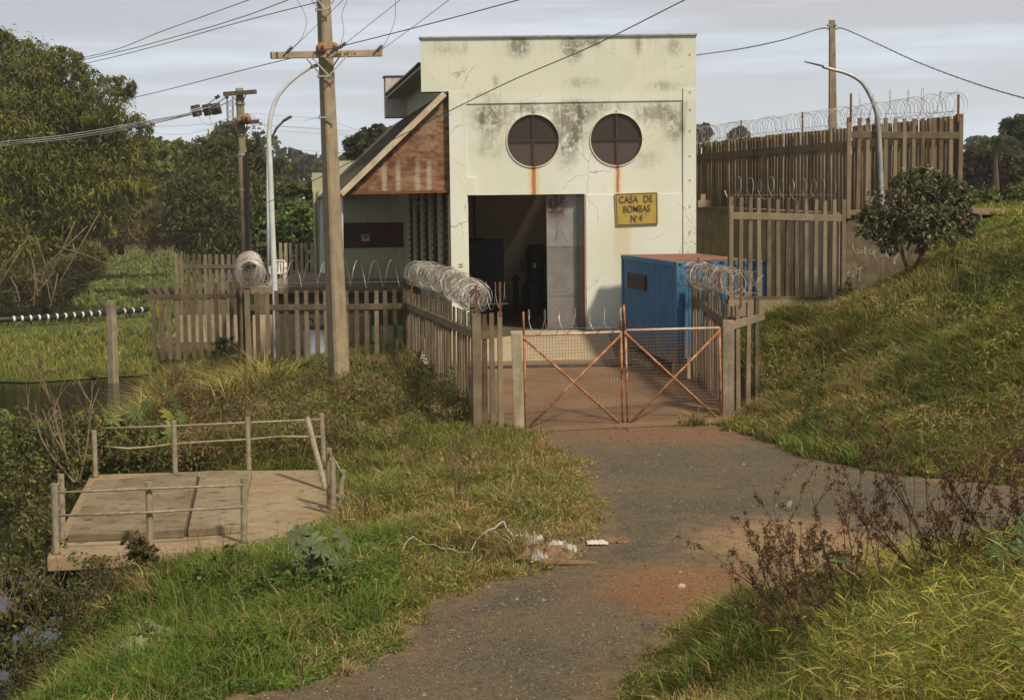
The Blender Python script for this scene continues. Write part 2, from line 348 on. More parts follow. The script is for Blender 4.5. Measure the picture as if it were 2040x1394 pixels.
ms = k.n('ShaderNodeMixShader'); k.put(ms.inputs[0], k.rng(z, fz(283), fz(277), .9, .55)); k.t.links.new(tr.outputs[0], ms.inputs[1]); k.t.links.new(b.outputs[0], ms.inputs[2])
k.t.links.new(ms.outputs[0], k.out.inputs[0]); M['window_glass'] = k.m
simple('louvre_glass', (.05, .045, .035), (.085, .07, .05), 5, .25)
simple('sign_yellow', (.42, .315, .075), (.36, .26, .055), 3, .6)
simple('sign_brown', (.09, .065, .04), (.14, .10, .065), 10, .7)
simple('board_red', (.075, .022, .018), (.05, .016, .014), 2, .6)
simple('sticker_white', (.55, .53, .5), (.48, .46, .43), 5, .6)
k = NT('container_blue'); x, y, z = k.xyz(); n1 = k.noise(2, 6, .7); n2 = k.noise(4, 6, .75, k.map((3, 3, .25)))
c = k.mix(k.rng(n1, .3, .7), (.036, .135, .26), (.058, .18, .33)); c = k.mix(k.mul(k.rng(n2, .56, .72), .55), c, (.19, .15, .12))
c = k.mix(k.mul(k.rng(z, 1.75, .75), k.rng(k.add(n1, k.mul(n2, .4)), .45, .85)), c, (.24, .15, .085)); M['container_blue'] = k.pbr(c, .55, 0, None, .3)
k = NT('container_roof'); n1 = k.noise(2.5, 6, .7); c = k.mix(k.rng(n1, .35, .65), (.20, .075, .045), (.29, .15, .10)); M['container_roof'] = k.pbr(c, .85)
k = NT('gate_rust'); n1 = k.noise(5, 6, .7); c = k.mix(k.rng(n1, .42, .62), (.30, .11, .04), (.42, .25, .16)); c = k.mix(k.rng(k.noise(12, 4), .55, .7), c, (.17, .06, .028)); M['gate_rust'] = k.pbr(c, .7, .1)
simple('gate_pale', (.5, .4, .32), (.4, .26, .17), 5, .55, .1, lo=.45, hi=.7)
simple('mesh_wire', (.15, .11, .08), (.20, .15, .11), 3, .8)
k = NT('green_paint'); n1 = k.noise(3.5, 6, .7); c = k.mix(k.rng(n1, .5, .64), (.27, .42, .15), (.40, .52, .22)); c = k.mix(k.rng(k.noise(5, 6, .7), .57, .67), c, (.23, .09, .035)); M['green_paint'] = k.pbr(c, .7)
# ---------------------------------------------------------------- terrain
GZ = [(1240,870,0),(1050,900,-.02),(1200,1000,0),(1450,950,0),(1700,990,0),(2000,1000,0),(1400,1100,0),(1000,1200,0),(900,1300,0),(700,1394,-.06),
      (1100,1394,0),(1250,1200,0),(1420,858,.0),(1600,905,0),(1800,950,0),(2030,975,0),(830,1220,-.05),(1000,1130,-.03),(1100,1060,0),(900,1060,-.1),
      (750,1000,-.2),(1480,1160,0),(1700,1060,0),(1900,1020,0),(1000,900,-.08),(860,900,-.15)]
GY = [(1530,800,33.8),(1700,760,33.5),(1700,618,39.6),(1640,640,37.6),(1530,620,37),(1600,700,34.8),(1815,545,36.5),(1900,700,31),(1920,448,40),(2040,466,37.5),(2040,700,30),
      (1990,437,44),(2100,430,44),(1800,850,29),(2000,880,27.5),(1850,620,34),(1700,1150,15),(2040,1080,13),(1330,1260,17),(1500,1394,12.5),(1300,1394,14),
      (2040,1394,9),(1800,1300,11.2),(1550,1180,15.5)]
WP = [(-3,17,-.15),(-4.5,17,-.5),(-5.8,17.5,-1.1),(-6.6,18,-2.0),(-7.4,18.5,-3),(-3,20,-.2),(-4.5,20.5,-.35),(-5.5,21,-.6),(-6.2,21,-1.1),(-6.8,21,-2.0),(-7.5,21,-3.0),
      (-4,22.3,-.42),(-5.5,22.3,-.58),(-6.3,22.5,-1.2),(-7.2,22.5,-2.6),(-2.5,24,-.32),(-2.3,27,-.32),(-5,26,-.9),(-7,26,-1.7),(-8.2,26,-3),
      (-4,30.5,-.38),(-6,30.5,-.45),(-8,30.5,-.8),(-9.2,30.5,-2),(-10,30,-3.2),(-2,31,-.15),(-5,36,-.3),(-8,38,-.4),(-10,38,-1.2),(-11.5,38,-3),
      (-4.2,39.5,-.2),(-8,46,-.25),(-10.4,46,-.5),(-11.3,46,-1.8),(-12.2,46,-3.2),(-9,54,-.3),(-12.6,54,-.5),(-13.7,54,-2),(-14.6,54,-3.2),(-12,72,-.3),(-16,72,-1),(-17.4,72,-3.2),
      (-13.9,52,-3),(-14.2,56,-3.2),(-15.2,60,-3.2),(-16.8,66,-3.2),(-11.9,43.5,-3.1),(-12.4,48,-3.2),(-11.5,41,-3.1),(-30,60,-3.4),(-40,100,-3.4),(-25,100,-3.4),(-30,40,-3.4),(-15,30,-3.4),(-12,18,-3.4),(-60,200,-3.4),(-25,180,-3.4),(-15,10,-3.4),(-60,60,-3.4),(-100,120,-3),
      (0,34,0),(2,36,.1),(0,40,.3),(3,44,.5),(-2,44,.4),(0,46,.5),(-3,50,.2),(-6,50,-.1),(-6,56,.3),(0,60,.6),(5,50,.6),(6,42,.9),(5,38,.7),(8,44,1.6),(10,55,2),
      (20,50,4.3),(30,60,4.3),(30,40,4.2),(20,90,4.3),(60,100,4.3),(16,60,4.3),(25,30,2.9),(18,26,1.5),(12,23,0),(15,18,.2),(14.5,30,2.6),
      (0,0,3.1),(0,6,2),(0,11,.6),(-5,0,2.5),(-4,8,1.2),(5,0,3.2),(6,6,2.6),(-3,13,.1),(-6,12,-.9),(-9,8,-1.5),(10,8,2.8),(9,14,1.6),(20,10,3.5),(-20,-20,-1),(20,-20,4),
      (0,110,0),(-8,100,-.5),(10,120,2),(-10,160,-1),(0,260,0),(-80,260,-1.5),(-200,260,-1),(-300,100,-2),(80,260,4),(300,200,5),(300,0,5),(0,600,2),(-600,800,4),(600,800,8),(0,1500,6),(-900,1500,6),(900,1500,8)]
ctl = [tuple(G(a, b, z)) for a, b, z in GZ] + [tuple(P(a, b, Y)) for a, b, Y in GY] + WP
ctl = np.array(ctl); A = ctl[:, :2]
Dm = np.linalg.norm(A[:, None]-A[None], axis=2); n_ = len(A)
K = np.zeros((n_+3, n_+3)); K[:n_, :n_] = -Dm - np.eye(n_)*.02; K[:n_, n_] = 1; K[:n_, n_+1:] = A; K[n_, :n_] = 1; K[n_+1:, :n_] = A.T
W_ = np.linalg.solve(K, np.concatenate([ctl[:, 2], [0, 0, 0]]))
def rbf(x, y):
    x = np.asarray(x, float); out = np.zeros(x.shape)
    for i in range(n_): out -= W_[i]*np.hypot(x-A[i, 0], y-A[i, 1])
    return out + W_[n_] + W_[n_+1]*x + W_[n_+2]*y
def inpoly(x, y, poly):
    x = np.asarray(x); y = np.asarray(y); c = np.zeros(x.shape, bool); n = len(poly)
    for i in range(n):
        x0, y0 = poly[i][:2]; x1, y1 = poly[i-1][:2]
        m = ((y0 > y) != (y1 > y)) & (x < (x1-x0)*(y-y0)/((y1-y0) or 1e-9)+x0); c ^= m
    return c
def pdist(x, y, poly):
    d = np.full(np.shape(x), 1e9); n = len(poly)
    for i in range(n):
        ax, ay = poly[i-1][:2]; bx, by = poly[i][:2]; L2 = (bx-ax)**2+(by-ay)**2+1e-12
        t = np.clip(((x-ax)*(bx-ax)+(y-ay)*(by-ay))/L2, 0, 1); d = np.minimum(d, np.hypot(x-ax-t*(bx-ax), y-ay-t*(by-ay)))
    return np.where(inpoly(x, y, poly), -d, d)
# smooth value noise for numpy work
_tab = rng.random((256, 256))
def vn(x, y, s):
    x = np.asarray(x)*s+1000.; y = np.asarray(y)*s+1000.; i = np.floor(x).astype(int); j = np.floor(y).astype(int); u = x-i; v = y-j
    u = u*u*(3-2*u); v = v*v*(3-2*v); t = lambda a, b: _tab[a % 256, b % 256]
    return (t(i, j)*(1-u)+t(i+1, j)*u)*(1-v)+(t(i, j+1)*(1-u)+t(i+1, j+1)*u)*v
def fbm(x, y, s): return (vn(x, y, s)+.5*vn(x, y, s*2.1)+.25*vn(x, y, s*4.3))/1.75
road_px = [(470,1394),(560,1372),(690,1335),(800,1290),(850,1215),(960,1170),(1060,1140),(1140,1110),(1195,1060),(1190,1000),(1150,930),(1075,872),(1070,858),
           (1250,853),(1440,845),(1500,868),(1600,902),(1720,935),(1850,955),(2000,968),(2200,975)]
road = [G(a, b, 0).xy[:] for a, b in road_px] + [(14, 21.5), (8, 20.5), (4.6, 19.6), (3.3, 19.0), (2.2, 17.8), (1.6, 16.2), (1.0, 14.6), (.4, 12.5), (-2.6, 12.5)]
def densify(poly, step, jit, closed=True):
    out = []
    for i in range(len(poly)):
        a = V(poly[i-1][:2]); b = V(poly[i][:2]); n = max(1, int((b-a).length/step))
        for j in range(n):
            p = a.lerp(b, j/n); q = (vn(p.x, p.y, 1.7)-.5)*jit*2 + R.uniform(-.3, .3)*jit
            nrm = V((b.y-a.y, a.x-b.x)).normalized(); out.append(tuple(p+nrm*q))
    return out
GP0 = P(1028, 848, 32.35); GP1 = P(1450, 822, 33.65)                     # gate post feet
yard_z = lambda y: np.maximum(0, (y-32.6))*.062
yard = [(GP0.x-.9, 32.2), (GP0.x+.2, 31.95), (GP1.x, 32.9), (GP1.x+.35, 33.5), (GP1.x+.9, 33.9), (4.9, 37.2), (4.6, 45.2), (-2.2, 45.2), (-2.9, 46.2)]
plat_px = [(93,1110),(300,1100),(560,1086),(668,1024),(657,935),(420,938),(180,945)]
plat = [G(a, b, -.3).xy[:] for a, b in plat_px]
def terr(x, y):
    z = rbf(x, y); d = pdist(x, y, road); z = z + np.where(d > 0, (fbm(x, y, .9)-.5)*.16*np.clip(d/.8, 0, 1), 0)
    t = np.clip((1.0-d)/1.0, 0, 1); t = t*t*(3-2*t); z = z*(1-t)+.004*t; t = np.clip((-.3-d)/.35, 0, 1); z = z*(1-t)-.06*t
    d2 = pdist(x, y, yard); t = np.clip((.1-d2)/.3, 0, 1); z = z*(1-t)+np.minimum(z, yard_z(y)-.12)*t
    return z
xs = np.concatenate([np.array([-400,-250,-150,-100,-70,-50,-40,-32,-26,-21]), np.arange(-17.5, 20.01, .22), np.array([22,25,30,38,50,70,100,150,250,400])])
ys = np.concatenate([np.array([-80,-40,-15,-5,0,4]), np.arange(7, 60, .22), np.array([61,64,68,73,80,90,105,125,150,180,220,260,320,420])])
XX, YY = np.meshgrid(xs, ys); ZZ = terr(XX, YY)
def tz(x, y):
    i = np.clip(np.searchsorted(xs, x)-1, 0, len(xs)-2); j = np.clip(np.searchsorted(ys, y)-1, 0, len(ys)-2)
    u = (x-xs[i])/(xs[i+1]-xs[i]); v = (y-ys[j])/(ys[j+1]-ys[j])
    return (ZZ[j, i]*(1-u)+ZZ[j, i+1]*u)*(1-v)+(ZZ[j+1, i]*(1-u)+ZZ[j+1, i+1]*u)*v
def tz1(x, y): return float(tz(np.array([x]), np.array([y]))[0])
nx, ny = len(xs), len(ys); ii = (np.arange(ny-1)[:, None]*nx+np.arange(nx-1)[None]).ravel()
me = npmesh('ground', np.stack([XX.ravel(), YY.ravel(), ZZ.ravel()], 1), [np.stack([ii, ii+1, ii+nx+1, ii+nx], 1)])
k = NT('soil'); x, y, z = k.xyz(); n1 = k.noise(.7, 6, .65); n2 = k.noise(6, 6, .7)
c = k.mix(k.rng(n1, .35, .65), (.085, .070, .030), (.135, .105, .050)); c = k.mix(k.mul(k.rng(n2, .5, .72), .6), c, (.15, .11, .055))
c = k.mix(k.mul(k.rng(x, 3.5, 6), k.rng(k.add(n1, k.mul(n2, .3)), .6, .8)), c, (.20, .085, .038)); ed = k.n('ShaderNodeAttribute', attribute_name='rd').outputs['Fac']; c = k.mix(k.rng(k.add(ed, k.mul(k.math('SUBTRACT', n2, .5), .9)), .75, .1), c, (.20, .142, .078)); M['soil'] = k.pbr(c, .95, 0, k.bump(n2, .6, .05), .1)
at = me.attributes.new('rd', 'FLOAT', 'POINT'); at.data.foreach_set('value', np.clip(pdist(XX.ravel(), YY.ravel(), road), 0, 5).astype(np.float32)); gnd = link('ground', me, 'soil', smooth=True); gnd['kind'] = 'structure'
# road sheet
k = NT('road_gravel'); x, y, z = k.xyz(); n1 = k.noise(.45, 5, .6); n2 = k.noise(2.5, 6, .7); n3 = k.noise(26, 6, .8); vv = k.vor(34)
c = k.mix(k.rng(n3, .35, .68), (.046, .042, .032), (.170, .150, .112)); c = k.mix(k.rng(vv, .06, .2, .35, 0.), c, (.27, .235, .185))
c = k.mix(k.mul(k.rng(k.add(n1, k.mul(n2, .35)), .58, .8), .55), c, (.185, .135, .075))
far = k.mul(k.rng(y, 22, 31), .62); c = k.mix(far, c, k.mix(k.rng(n3, .3, .7), (.095, .080, .055), (.165, .138, .098)))
def ell(cx, cy, rx, ry, rot, soft):
    v = k.map((1/rx, 1/ry, 0), k.n('ShaderNodeVectorMath', operation='SUBTRACT').outputs[0])
    nd = v.node.inputs[0].links[0].from_node; k.put(nd.inputs[0], k.pos); nd.inputs[1].default_value = (cx, cy, 0)
    ln = k.n('ShaderNodeVectorMath', operation='LENGTH'); k.put(ln.inputs[0], v); return k.rng(k.add(ln.outputs['Value'], k.mul(k.math('SUBTRACT', k.add(k.mul(n2, .6), k.mul(n1, .4)), .5), 3.4)), 1-soft, 1+soft, 1., 0.)
q = G(1440, 1180, 0); c = k.mix(k.mul(ell(q.x, q.y, 1.55, 1.25, 0, .45), .9), c, (.25, .108, .040))
q = G(1590, 1085, 0); c = k.mix(k.mul(ell(q.x, q.y, 1.45, 1.5, 0, .5), .85), c, (.33, .215, .115))
q = G(1330, 1150, 0); c = k.mix(k.mul(ell(q.x, q.y, 1.2, .8, 0, .6), .45), c, (.25, .15, .085))
q = G(1300, 866, 0); c = k.mix(k.mul(ell(q.x, q.y, 3.2, 1.5, 0, .5), .6), c, (.26, .13, .07))
edge = k.rng(k.n('ShaderNodeAttribute', attribute_name='edge').outputs['Fac'], .75, .0, 0., 1.)
c = k.mix(k.mul(edge, k.rng(n2, .35, .62)), c, (.20, .14, .078)); n5 = k.noise(7, 5, .75); c = k.mix(k.mul(k.rng(n5, .5, .68), .55), c, (.055, .046, .036)); c = k.mix(k.mul(k.rng(k.noise(11, 5, .7), .58, .72), .4), c, (.24, .2, .15))
M['road_gravel'] = k.pbr(c, .93, 0, k.bump(k.add(n3, k.mul(vv, -.6)), .9, .02), .15)
rp = densify(road, .12, .10)
bm = bmesh.new(); vs_ = [bm.verts.new((x_, y_, .012)) for x_, y_ in rp]; es = [bm.edges.new((vs_[i-1], vs_[i])) for i in range(len(vs_))]
bmesh.ops.triangle_fill(bm, use_beauty=True, edges=es)
gx = np.arange(-4, 15, .5)
for a in gx: bmesh.ops.bisect_plane(bm, geom=bm.verts[:]+bm.edges[:]+bm.faces[:], plane_co=(a, 0, 0), plane_no=(1, 0, 0))
for a in np.arange(12, 35, .5): bmesh.ops.bisect_plane(bm, geom=bm.verts[:]+bm.edges[:]+bm.faces[:], plane_co=(0, a, 0), plane_no=(0, 1, 0))
bmesh.ops.recalc_face_normals(bm, faces=bm.faces)
me = bpy.data.meshes.new('road'); bm.to_mesh(me); bm.free()
co = np.zeros(len(me.vertices)*3); me.vertices.foreach_get('co', co); co = co.reshape(-1, 3)
at = me.attributes.new('edge', 'FLOAT', 'POINT'); dd = -pdist(co[:, 0], co[:, 1], road); at.data.foreach_set('value', np.clip(dd, 0, 2).astype(np.float32))
co[:, 2] = .007 + fbm(co[:, 0], co[:, 1], .6)*.05*np.clip(dd, 0, 1); me.vertices.foreach_set('co', co.ravel())
if me.polygons[0].normal.z < 0: me.flip_normals()
rd = link('road', me, 'road_gravel'); rd['kind'] = 'structure'
# yard paving inside the gate
k = NT('yard_earth'); x, y, z = k.xyz(); n1 = k.noise(.8, 6, .65); n2 = k.noise(9, 5, .7)
c = k.mix(k.rng(n1, .3, .7), (.165, .098, .060), (.225, .145, .092)); c = k.mix(k.mul(k.rng(n2, .5, .7), .5), c, (.15, .09, .055)); c = k.mix(k.mul(k.rng(y, 39, 43), .5), c, (.30, .215, .13)); M['yard_earth'] = k.pbr(c, .92, 0, k.bump(n2, .4, .02), .15)
bm = bmesh.new(); vs_ = [bm.verts.new((x_, y_, 0)) for x_, y_ in densify(yard, .4, .0)]; es = [bm.edges.new((vs_[i-1], vs_[i])) for i in range(len(vs_))]
bmesh.ops.triangle_fill(bm, use_beauty=True, edges=es)
for a in np.arange(32.5, 46, .5): bmesh.ops.bisect_plane(bm, geom=bm.verts[:]+bm.edges[:]+bm.faces[:], plane_co=(0, a, 0), plane_no=(0, 1, 0))
for v_ in bm.verts: v_.co.z = float(yard_z(v_.co.y))+.02
me = bpy.data.meshes.new('yard_pavement'); bm.to_mesh(me); bm.free()
if me.polygons[0].normal.z < 0: me.flip_normals()
o = link('yard_pavement', me, 'yard_earth'); o['kind'] = 'structure'
# water
k = NT('water'); b1 = k.bump(k.add(k.noise(1.6, 3, .5, k.map((1, 2.2, 1))), k.mul(k.noise(7, 2), .25)), .10, .05)
M['water'] = k.pbr((.012, .010, .006), .04, 0, b1, .5)
mb = MB(); mb.poly([(-390, 5, -2.5), (-4.5, 5, -2.5), (-4.5, 40, -2.5), (-8, 60, -2.5), (-8, 255, -2.5), (-390, 255, -2.5)]); o = link('pond_water', mb.mesh('pond_water'), 'water'); o['kind'] = 'structure'
# embankment top behind the retaining walls
WA = P(1681, 428, 40.05); WB = P(1388, 413, 57)
dW = (WB-WA); 
mb = MB(); mb.poly([(WA.x, 40.06, 4.52), (P(1925, 430, 40.1).x, 40.06, 4.45), (24, 44, 4.4), (24, 70, 4.5), (WB.x+1, 70, 4.62), (WB.x, WB.y, 4.62)])
o = link('embankment_top', mb.mesh('embankment_top'), 'soil'); o['kind'] = 'structure'
q0 = P(1935, 437, 43.2)
# ================================================================ pump house
X0, X1 = fx(897), fx(1387); ZB = .35; ZT = fz(74); ZP = fz(180)
pump = thing('pump_house', 'cream concrete pump house stained with mould, with two round windows and a lean-to side roof', 'building', S(X0, 45, ZB))
def ring_loop(bm, pts):
    vs = [bm.verts.new(p) for p in pts]; return [bm.edges.new((vs[i-1], vs[i])) for i in range(len(vs))]
CIR = [(P(1062, 280.5, 45.05), 51*45/3000), (P(1228, 278, 45.05), 51*45/3000)]
DX0, DX1, DZ1, DZ0 = fx(932), fx(1165), fz(387), 1.1
bm = bmesh.new()
E = ring_loop(bm, [(X0, 45.05, ZB), (DX0, 45.05, ZB), (DX0, 45.05, DZ1), (DX1, 45.05, DZ1), (DX1, 45.05, ZB), (X1, 45.05, ZB), (X1, 45.05, ZP), (X0, 45.05, ZP)])
for c_, r_ in CIR: E += ring_loop(bm, [(c_.x+r_*math.cos(a), 45.05, c_.z+r_*math.sin(a)) for a in np.linspace(0, 2*math.pi, 49)[:-1]])
bmesh.ops.triangle_fill(bm, use_beauty=True, edges=E)
ex = bmesh.ops.extrude_face_region(bm, geom=bm.faces[:]); bmesh.ops.translate(bm, vec=(0, .26, 0), verts=[v for v in ex['geom'] if isinstance(v, bmesh.types.BMVert)])
bmesh.ops.recalc_face_normals(bm, faces=bm.faces); bmesh.ops.translate(bm, vec=-rootloc(pump), verts=bm.verts)
me = bpy.data.meshes.new('front_wall'); bm.to_mesh(me); bm.free(); link('front_wall', me, 'facade_paint', pump)
for a, b in ((X0, fx(931)), (fx(1361), X1)):
    mb = MB(); mb.box(a, b, 45.0, 45.047, ZB, ZP-.002)
    if a == X0: mb.box(b, fx(948), 45.0, 45.047, fz(387), fz(351))
    part('pilaster', mb, 'facade_paint', pump, bevel=.008)
mb = MB(); mb.box(fx(1167), fx(1359), 45.022, 45.047, .7, DZ1-.02)
part('wall_panel', mb, 'facade_paint', pump, bevel=.008)
PX0 = fx(843)
mb = MB(); mb.prism([(PX0, 45.015, ZT), (X1+.004, 45.015, ZT), (X1+.004, 45.015, ZP), (fx(1359), 45.015, ZP), (fx(1359), 45.015, fz(203)), (fx(929), 45.015, fz(205)), (fx(929), 45.015, ZP), (PX0, 45.015, ZP)], (0, .03, 0)); part('parapet', mb, 'facade_paint', pump)
mb = MB(); mb.box(PX0, X1+.004, 45.046, 45.6, ZP, ZT-.001); part('parapet', mb, 'side_paint', pump, label='back of the front parapet')
mb = MB(); mb.box(PX0-.05, X1+.03, 44.95, 45.64, ZT+.001, ZT+.05); part('parapet_cap', mb, 'galvanised', pump)
YR = 58.0
mb = MB(); sbox(mb, PX0, X1, YR, YR+.7, ZP, ZT-.02); part('parapet', mb, 'grey_paint', pump, bevel=.02, label='stained grey rear parapet')
mb = MB(); sbox(mb, PX0-.05, X1, YR-.04, YR+.74, ZT-.018, ZT+.03); part('parapet_cap', mb, 'dark_steel', pump)
sidebays = [46.25+2.62*i for i in range(5)]; ZS0, ZS1 = 2.75, 5.3
mb = MB(); sbox(mb, X0, X0+.25, 45.31, YR, ZB, ZS0-.03); sbox(mb, X0, X0+.25, 45.31, YR, ZS1, 8.95)
yb = 45.31
for c_ in sidebays:
    sbox(mb, X0, X0+.25, yb, c_-.62, ZS0-.03, ZS1); yb = c_+.62
sbox(mb, X0, X0+.25, yb, YR, ZS0-.03, ZS1); part('side_wall', mb, 'side_paint', pump)
mb = MB()
for c_ in sidebays[:-1]: sbox(mb, X0-.11, X0-.003, c_+.85, c_+1.2, ZB, 5.9)
part('side_fin', mb, 'side_paint', pump)
for c_ in sidebays:
    mb = MB()
    sbox(mb, X0-.02, X0+.1, c_-.618, c_-.55, ZS0, ZS1-.003); sbox(mb, X0-.02, X0+.1, c_+.55, c_+.618, ZS0, ZS1-.003); sbox(mb, X0-.06, X0+.12, c_-.62, c_+.62, ZS0-.028, ZS0-.002)
    fr = part('louvre_window', mb, 'rust_iron', pump)
    mb = MB()
    for j in range(11):
        z = ZS0+.12+j*.225; a = S(X0-.10, c_-.53, z); b = S(X0-.10, c_+.53, z); a2 = S(X0+.06, c_-.53, z+.16); b2 = S(X0+.06, c_+.53, z+.16)
        mb.prism([a, b, b2, a2], (.012, 0, .012))
    part('louvre_slats', mb, 'louvre_glass', fr)
mb = MB(); sbox(mb, X1-.3, X1-.02, 45.31, YR, ZB, 5.0); sbox(mb, X1-.3, X1-.02, 45.31, YR, 8.3, 8.9); part('far_side_wall', mb, 'side_paint', pump)
k = NT('frosted_glass'); tl_ = k.n('ShaderNodeBsdfTranslucent'); tl_.inputs[0].default_value = (.38, .33, .24, 1); k.t.links.new(tl_.outputs[0], k.out.inputs[0]); M['frosted_glass'] = k.m
mb = MB(); sbox(mb, X1-.18, X1-.14, 45.33, YR-.02, 5.001, 8.299); part('unseen_light_window', mb, 'frosted_glass', pump)  # unseen glazed strip, added to let soft light into the hall
mb = MB(); sbox(mb, X0+.26, X1-.31, YR-.25, YR-.02, ZB, 8.9); part('interior_wall', mb, 'interior_paint', pump)
mb = MB(); sbox(mb, X0+.26, X1-.31, 45.32, YR-.26, ZB, 1.08); part('interior_floor', mb, 'dark_wood', pump)
mb = MB(); mb.tube([S(fx(992)+1.05, YR-.33, 1.1), S(fx(992)+1.05, YR-.33, 8.8)], .05); part('interior_pipe', mb, 'dark_steel', pump)
mb = MB(); sbox(mb, PX0+.03, X1-.31, 45.62, YR-.02, 8.93, 9.0); part('soffit', mb, 'side_paint', pump)
def corr_roof(c00, c10, c01, c11, nwave, amp, thick=.03, axis=0):   # corners: eave/ridge along first index; waves run across the second
    n = nwave*6; v = []; f = []
    c00, c10, c01, c11 = map(V, (c00, c10, c01, c11)); nr = (c10-c00).cross(c01-c00).normalized()
    if nr.z < 0: nr = -nr
    for i in range(n+1):
        t = i/n; h = nr*math.sin(2*math.pi*nwave*t)*amp
        a = c00.lerp(c01, t)+h; b = c10.lerp(c11, t)+h; v += [a, b, a-nr*thick, b-nr*thick]
    for i in range(n):
        o = i*4; f += [(o, o+1, o+5, o+4), (o+2, o+6, o+7, o+3), (o, o+4, o+6, o+2), (o+1, o+3, o+7, o+5)]
    f += [(0, 2, 3, 1), (n*4, n*4+1, n*4+3, n*4+2)]
    m = MB(); m.v = [tuple(q) for q in v]; m.f = f; return m
part('roof', corr_roof(S(PX0-.02, 45.62, 9.09), S(X1-.05, 45.62, 9.45), S(PX0-.02, YR-.03, 9.09), S(X1-.05, YR-.03, 9.45), 62, .035), 'roof_cement', pump)
# lean-to roof, verge board, rusted gable cladding
XR, ZR = fx(889), fz(181)+.02; XE, ZE = fx(678), fz(383)
lean = corr_roof(S(XE, 44.98, ZE), S(X0-.02, 44.98, ZR), S(XE, 65.5, ZE), S(X0-.02, 65.5, ZR), 96, .028)
part('lean_to_roof', lean, 'roof_cement', pump)
va, vb = P(886, 187, 44.93), P(680, 387, 44.93); nrm = V((vb.z-va.z, 0, va.x-vb.x)).normalized()
mb = MB(); mb.beam(va, vb, .05, .17, up=nrm); part('verge_board', mb, 'board_cream', pump)
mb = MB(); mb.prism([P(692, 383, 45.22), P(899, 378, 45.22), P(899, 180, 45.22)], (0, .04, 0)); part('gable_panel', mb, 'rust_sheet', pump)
mb = MB(); mb.beam(P(696, 385, 45.2), P(899, 381, 45.2), .1, .09); part('gable_beam', mb, 'rust_iron', pump)
mb = MB()
for t in (.04, .3, .56, .82):
    a = va.lerp(vb, t); mb.beam(a+V((.12, .25, -.1)), a+V((.12, 20, -.1))+V((KX*19.75, 0, 0)), .07, .12)
part('purlin', mb, 'dark_wood', pump)
# rear wing
a, b = P(668, 500, 59), P(818, 500, 59); zg = 1.15
mb = MB(); mb.box(a.x, b.x, 59, 59.25, zg, 5.6); part('wing_wall', mb, 'side_paint', pump)
c0, c1 = P(624, 450, 65), P(692, 450, 65)
mb = MB(); mb.box(c0.x, c1.x, 65, 65.3, zg, 6.3); part('wing_wall', mb, 'side_paint', pump)
mb = MB()
for px in (626, 634.5): mb.box(P(px, 450, 64.9).x, P(px+3, 450, 64.9).x, 64.88, 64.99, zg, 5.55)
part('wing_pilaster', mb, 'side_paint', pump)
mb = MB(); mb.box(c0.x+.02, c1.x, 69.5, 72, 5.2, P(650, 321, 69.5).z); mb.v = [(x+(.28 if x < -8 else 0), y, z) for x, y, z in mb.v]
part('rear_block', mb, 'side_paint', pump)
mb = MB(); q = P(597, 368, 66); mb.box(q.x, P(645, 368, 66).x, 65.4, 70, P(620, 373, 66).z, P(620, 363, 66).z); part('canopy_slab', mb, 'old_wall', pump)
mb = MB(); mb.tube([P(680.5, 392, 45.6), P(682, 575, 45.6)], .045, 8); part('downpipe', mb, 'lamp_white', pump)
mb = MB(); mb.tube([P(642, 386, 64.6), P(643, 600, 64.6)], .085, 8); mb.box(*[P(637, 384, 64.5).x, P(650, 384, 64.5).x], 64.4, 64.8, P(640, 391, 64.5).z, P(640, 384, 64.5).z)
part('downpipe', mb, 'lamp_white', pump)
# round windows
for c_, r_ in CIR:
    mb = MB(); n = 40
    mb.tube([(c_.x+(r_-.02)*math.cos(2*math.pi*i/n), 45.07, c_.z+(r_-.02)*math.sin(2*math.pi*i/n)) for i in range(n)], .032, 8, closed=True)
    mb.beam((c_.x-r_-.04, 45.06, c_.z), (c_.x+r_+.04, 45.06, c_.z), .05, .045); mb.beam((c_.x, 45.055, c_.z-r_-.07), (c_.x, 45.055, c_.z+r_+.06), .05, .045)
    w_ = part('round_window', mb, 'window_rust', pump)
    mb = MB(); mb.prism([(c_.x+(r_-.03)*math.cos(2*math.pi*i/n), 45.10, c_.z+(r_-.03)*math.sin(2*math.pi*i/n)) for i in range(n)], (0, .008, 0)); part('pane', mb, 'window_glass', w_)
    mb = MB()
    for i in range(n):
        a0, a1 = 2*math.pi*i/n, 2*math.pi*(i+1)/n
        mb.quadbox(*[[(c_.x+q_*math.cos(aa), yy, c_.z+q_*math.sin(aa)) for q_, aa in ((r_+.0, a0), (r_+.03, a0), (r_+.03, a1), (r_+.0, a1))] for yy in (45.015, 45.048)])
    part('surround', mb, 'facade_paint', w_)
mb = MB(); mb.box(fx(1089), fx(1150), 45.36, 45.41, 1.12, DZ1+.08); mb.box(fx(1150.3), fx(1167), 45.43, 45.48, 1.12, DZ1+.08)
mb.box(fx(1089)+.02, fx(1150)-.02, 45.348, 45.358, fz(493), fz(489)); mb.box(fx(1089)+.02, fx(1150)-.02, 45.348, 45.358, fz(591), fz(588))
dr = part('sliding_door', mb, 'door_metal', pump)
mb = MB(); mb.tube([P(1113, 440, 45.34), P(1110, 452, 45.34), P(1108, 480, 45.34)], .003, 4); mb.tube([P(1104, 482, 45.34), P(1112, 462, 45.34), P(1122, 462, 45.34), P(1130, 482, 45.34)], .003, 4); part('door_wire', mb, 'dark_steel', dr)
mb = MB(); mb.box(DX1-.035, DX1-.002, 45.0, 45.34, 1.1, DZ1-.002); part('door_jamb', mb, 'rust_iron', pump)
mb = MB(); r0 = P(1040, 726, 41.2); 
ya = float(yard_z(41.4))+.0
